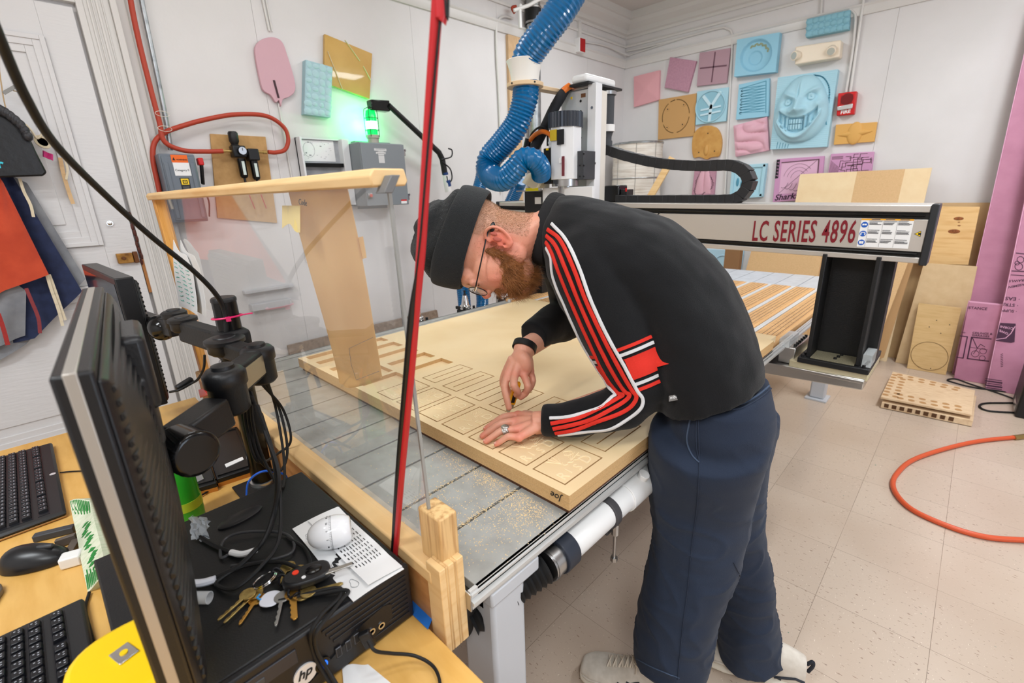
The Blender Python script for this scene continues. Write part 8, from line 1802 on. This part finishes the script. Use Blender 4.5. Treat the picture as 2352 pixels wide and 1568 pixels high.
CL = [proj_px(BV, p_.x, p_.y)[0] for p_ in spline([Vector((a, b, 0)) for a, b in [(1318, 655), (1350, 732), (1386, 806), (1420, 866), (1440, 905), (1415, 925), (1360, 955)]], 5)]; CL = [q_ for q_ in CL if q_ is not None]
def band(h0, h1, m, name, lift=.0007, th=.0014):
    nA = 56; hs = [h0, h0 + .0006] + list(np.linspace(h0 + .0012, h1 - .0012, max(2, int((h1 - h0) / .006)))) + [h1 - .0006, h1]; rows = []
    for j in range(nA + 1):
        a = 2 * PI * j / nA; row = []
        for i, h_ in enumerate(hs):
            o_ = c0_ + ad_ * h_; d_ = e1 * math.cos(a) + e2 * math.sin(a); hit = BV.ray_cast(o_, d_); ok = hit[0] is not None and hit[3] < .101 and abs(hit[1].dot(ad_)) < .65 and min((hit[0] - q_).length for q_ in CL) > .0225
            e = -.0012 if i in (0, len(hs) - 1) else th
            row.append(o_ + d_ * (hit[3] + lift + e) if ok else None)
        rows.append(row)
    mb = MB(); n_ = len(hs)
    for j in range(nA):
        for i in range(n_ - 1):
            q4 = [rows[j][i], rows[j][i + 1], rows[j + 1][i + 1], rows[j + 1][i]]
            if all(x is not None for x in q4) and max((q4[0] - q4[3]).length, (q4[1] - q4[2]).length) < .03: mb.add(q4, [(0, 1, 2, 3)])
    return mb.build(name, m, swo, smooth=70)
for h0, h1, m_, nm in ((0, .0075, SR, 'red_band_line'), (.0125, .020, SWH, 'white_band_line'), (.026, .074, SR, 'wide_red_band'), (.0805, .088, SWH, 'white_band_line'), (.093, .101, SR, 'red_band_line')): band(h0, h1, m_, nm)
q, nn_ = proj_px(BV, 1552, 912)
if q is not None: MB().obox(q, (D(1566, 910, 1) - D(1540, 915, 1)), (D(1552, 920, 1) - D(1552, 905, 1)), nn_, .013, .0055, .001).build('grey_tag', mat('grey_tag', (112, 108, 104), .6), swo); text_mesh('mbay', q + nn_ * .0012 - (D(1566, 910, 1) - D(1540, 915, 1)).normalized() * .010 - (D(1552, 905, 1) - D(1552, 920, 1)).normalized() * .003, (D(1566, 910, 1) - D(1540, 915, 1)), (D(1552, 905, 1) - D(1552, 920, 1)), width=.019, parent=swo, ext=.0004, material=PAPER, name='tag_lettering')
# ---- trousers
TR = mat('trouser_twill', (40, 50, 68), .88, spec=.3, bump=(900, .35, (1, 1, .4)), var=(2.5, (30, 38, 54), .35, .7), sheen=.06)
tr = MB()
loft(tr, [(pel + Vector((-.018, .0, .045)), LT, FD - Z * .3, .140, .104), (pel + Vector((-.004, .0, -.02)), LT, FD, .146, .110), (pel + Vector((-.002, .0, -.09)), LT, FD, .128, .100), (pel + Vector((.0, .0, -.17)), LT, FD, .07, .06)], 30, 4)
def legd(h_, k_, a_, rs):
    a2 = a_.copy(); P_ = [h_, h_.lerp(k_, .5), k_, k_.lerp(a2, .5), a2]; tr.tube(spline(P_, 5), list(np.interp(np.linspace(0, 4, 21), range(5), rs)), 30)
lkL = [pel + Vector((-.004, -.062, -.03)), D(1608, 1110, 1.13), D(1598, 1250, 1.185), D(1560, 1400, 1.235), D(1538, 1520, 1.275)]
lkR = [pel + Vector((-.008, .066, -.03)), D(1668, 1080, 1.19), D(1676, 1220, 1.27), D(1704, 1370, 1.34), D(1727, 1508, 1.385)]
for P_, rs in ((lkL, [.122, .120, .108, .101, .101]), (lkR, [.11, .098, .090, .086, .088])): tr.tube(spline(P_, 6), list(np.interp(np.linspace(0, 4, 25), range(5), rs)), 32)
def trd(P_):
    out = np.empty(len(P_))
    for i, p_ in enumerate(P_):
        v = Vector(p_); n1 = mnoise.noise(Vector((v.x * 9 + v.z * 5, v.y * 9, v.z * 14))); out[i] = .009 * mnoise.noise(Vector((v.x * 7, v.y * 7, v.z * 5))) + (.004 * (max(0, 1 - abs(n1) * 4) ** 2) + .004 * mnoise.noise(Vector((v.x * 10, v.y * 10, v.z * 26)))) * (1 if v.z < .66 else .45)
    return out
tro = blend(tr, 'trousers', TR, person, .006, 26, disp=trd, factor=.6)
BT = bvh_of(tro); SEAM = mat('seam_blue', (34, 44, 62), .85); SEAML = mat('seam_worn', (66, 80, 102), .85)
ribbon(BT, [(1604, 965), (1606, 1050), (1602, 1150), (1588, 1260), (1580, 1350), (1568, 1440), (1556, 1560)], .0022, SEAM, 'side_seam', tro, th=.0010)
ribbon(BT, [(1684, 1290), (1706, 1340), (1726, 1420), (1742, 1530)], .002, SEAM, 'inseam', tro, th=.001)
ribbon(BT, [(1586, 960), (1578, 1010), (1590, 1045), (1606, 1062)], .003, SEAML, 'front_pocket_edge', tro)
ribbon(BT, [(1600, 965), (1600, 1020), (1606, 1060)], .003, SEAM, 'front_pocket_shadow', tro)
ribbon(BT, [(1664, 935), (1700, 930), (1740, 908), (1766, 886)], .004, SEAML, 'back_pocket_welt', tro)
ribbon(BT, [(1667, 942), (1704, 937), (1744, 915), (1770, 892)], .003, SEAM, 'back_pocket_opening', tro)
ribbon(BT, [(1462, 1512), (1500, 1532), (1560, 1556)], .0016, SEAML, 'hem_stitch', tro)
# ---- ring, wristband
rp = kn[2].lerp(tip[2], .36) + Z * .007; rd = (tip[2] - kn[2]).normalized(); SIL = mat('old_silver', (190, 188, 182), .25, .95, bump=(300, 1.0))
mb = MB(); mb.lathe(rp - rd * .007, rd, [(.0098, 0), (.0118, .001), (.0122, .013), (.0098, .014), (.0098, 0)], n=28); mb.ell(rp + Z * .0105, .0095, .0095, .0038, 16, 8); [mb.ell(rp + Z * (.0115 - .002 * abs(k - 2)) + rd * .003 * math.sin(k * 2) + Z.cross(rd) * (k - 2) * .004, .003, .003, .0025, 8, 6) for k in range(5)]; mb.build('silver_ring', SIL, person)
wd_ = (k2[1] - wr).normalized(); wb = wr.lerp(k2[1], -.10)
MB().lathe(wb - wd_ * .009, wd_, [(.029, 0), (.0312, .001), (.0312, .017), (.029, .018), (.029, 0)], n=36).build('black_wristband', mat('wristband', (16, 16, 17), .6), person)
# ---- shoes
LEAT = mat('shoe_leather', (214, 206, 194), .5, var=(30, (190, 180, 166), .4, .75)); SOLE = mat('shoe_sole', (222, 214, 198), .6); MESH = mat('shoe_mesh', (196, 190, 180), .8, bump=(900, 1)); LACE = mat('lace', (216, 204, 186), .8); SNV = mat('shoe_navy', (24, 30, 42), .5)
def shoe(toe, heel, label_):
    t0, h0 = Vector(toe), Vector(heel); ax = (t0 - h0); L_ = ax.length; ax.normalize(); sd = Z.cross(ax)
    def S(f, s_, z): return h0 + ax * L_ * f + sd * s_ + Z * z
    stt = [(.03, .030, .038, .055), (.12, .036, .045, .062), (.30, .036, .050, .072), (.45, .038, .050, .060), (.60, .044, .040, .044), (.75, .049, .034, .033), (.88, .045, .028, .026), (.97, .030, .020, .018), (.995, .015, .018, .008)]
    mb = MB(); loft(mb, [(S(f, 0, .022 + c * .62), sd, Z, b, c * .92) for f, b, _, c in stt], 24, 3)
    sh = blend(mb, 'shoe', LEAT, person, .0035, 4)
    mb = MB(); loft(mb, [(S(f, 0, .016), sd, Z, b + .004, .0165) for f, b, _, c in stt], 24, 3); mb.build('sole', SOLE, sh, smooth=50)
    BS = bvh_of(sh)
    def surf(f, s_, z, lift=.0012):
        o_ = S(f, s_ * 4, z); tgt = S(f, 0, .04) if abs(s_) > .001 else S(f, 0, .0); h_ = BS.find_nearest(S(f, s_, z)); return (h_[0] + h_[1] * lift) if h_[0] is not None else S(f, s_, z)
    for s_ in (1, -1):
        for (f0, z0_, f1, z1_) in ((.32, .085, .60, .030), (.42, .080, .70, .030), (.62, .062, .34, .026), (.54, .072, .24, .030)):
            P_ = [surf(f0 + (f1 - f0) * q, s_ * .055, z0_ + (z1_ - z0_) * q) for q in np.linspace(0, 1, 8)]; MB().tube(P_, .0032, 6).build('side_stripe', SNV, sh)
        P_ = [surf(f_, s_ * .05, z_) for f_, z_ in ((.02, .05), (.12, .060), (.2, .05), (.3, .035))]; MB().tube(P_, .004, 6).build('heel_panel', SNV, sh)
        P_ = [surf(f_, s_ * .05, z_) for f_, z_ in ((.66, .045), (.78, .042), (.9, .034), (.98, .028))]; MB().tube(P_, .0035, 6).build('toe_overlay', LEAT, sh)
    for k in range(6):
        f_ = .46 + .058 * k; a, b = surf(f_, .030, .12, .003), surf(f_ + .03, -.030, .12, .003); m_ = surf(f_ + .015, 0, .13, .006); MB().tube(spline([a, m_, b], 4), .0028, 6).build('lace', LACE, sh)
        a, b = surf(f_ + .03, .030, .12, .003), surf(f_, -.030, .12, .003); MB().tube(spline([a, m_ + Z * .002, b], 4), .0028, 6).build('lace', LACE, sh)
    c_ = surf(.44, 0, .14, .006)
    for s_ in (1, -1): MB().tube(spline([c_, c_ + sd * s_ * .018 + Z * .012, c_ + sd * s_ * .034 - ax * .0 + Z * .002, c_ + sd * s_ * .018 + ax * .02 - Z * .002, c_], 5), .0024, 6).tube(spline([c_, c_ + sd * s_ * .02 + ax * .01, c_ + sd * s_ * .042 + ax * .012 - Z * .016], 4), .0022, 6).build('lace_bow', LACE, sh)
    MB().tube(spline([S(.02, 0, .085), S(-.02, 0, .10), S(-.03, 0, .085), S(.0, 0, .06)], 5), .005, 8).build('heel_loop', SNV, sh)
    return sh
s1 = shoe((-.607, .868, 0), (-.335, .985, 0), ''); s2 = shoe((-.372, 1.165, 0), (-.108, 1.262, 0), '')
# ---- utility knife
a, b = D(1191, 868, 1.165), D(1178, 928, 1.150); tipk = at(1168, 951, z=.834); b = a.lerp(tipk, .70)
t = thing('utility_knife', tuple(tipk), 'yellow snap-off utility knife held upright in the right hand', 'knife')
d_ = (tipk - a).normalized(); a0 = a + d_ * .012
mb = MB(); w_ax = (RT @ Vector((1, .1, .3))); w_ax = (w_ax - d_ * w_ax.dot(d_)).normalized(); h_ax = d_.cross(w_ax)
mb.obox((a0 + b) / 2, d_, w_ax, h_ax, (b - a0).length / 2, .0085, .0065).build('knife_handle', mat('knife_yellow', (240, 168, 16), .35), t, bevel=.002)
MB().obox(a.lerp(b, .75), d_, w_ax, h_ax, .012, .0045, .0078).build('slide_lock', BLK, t, bevel=.001)
MB().prism([b - w_ax * .006, b + w_ax * .006, tipk, tipk - w_ax * .010 - d_ * .012], h_ax * .0008).obox(b + d_ * .004, d_, w_ax, h_ax, .009, .007, .003).build('blade', STEEL, t)
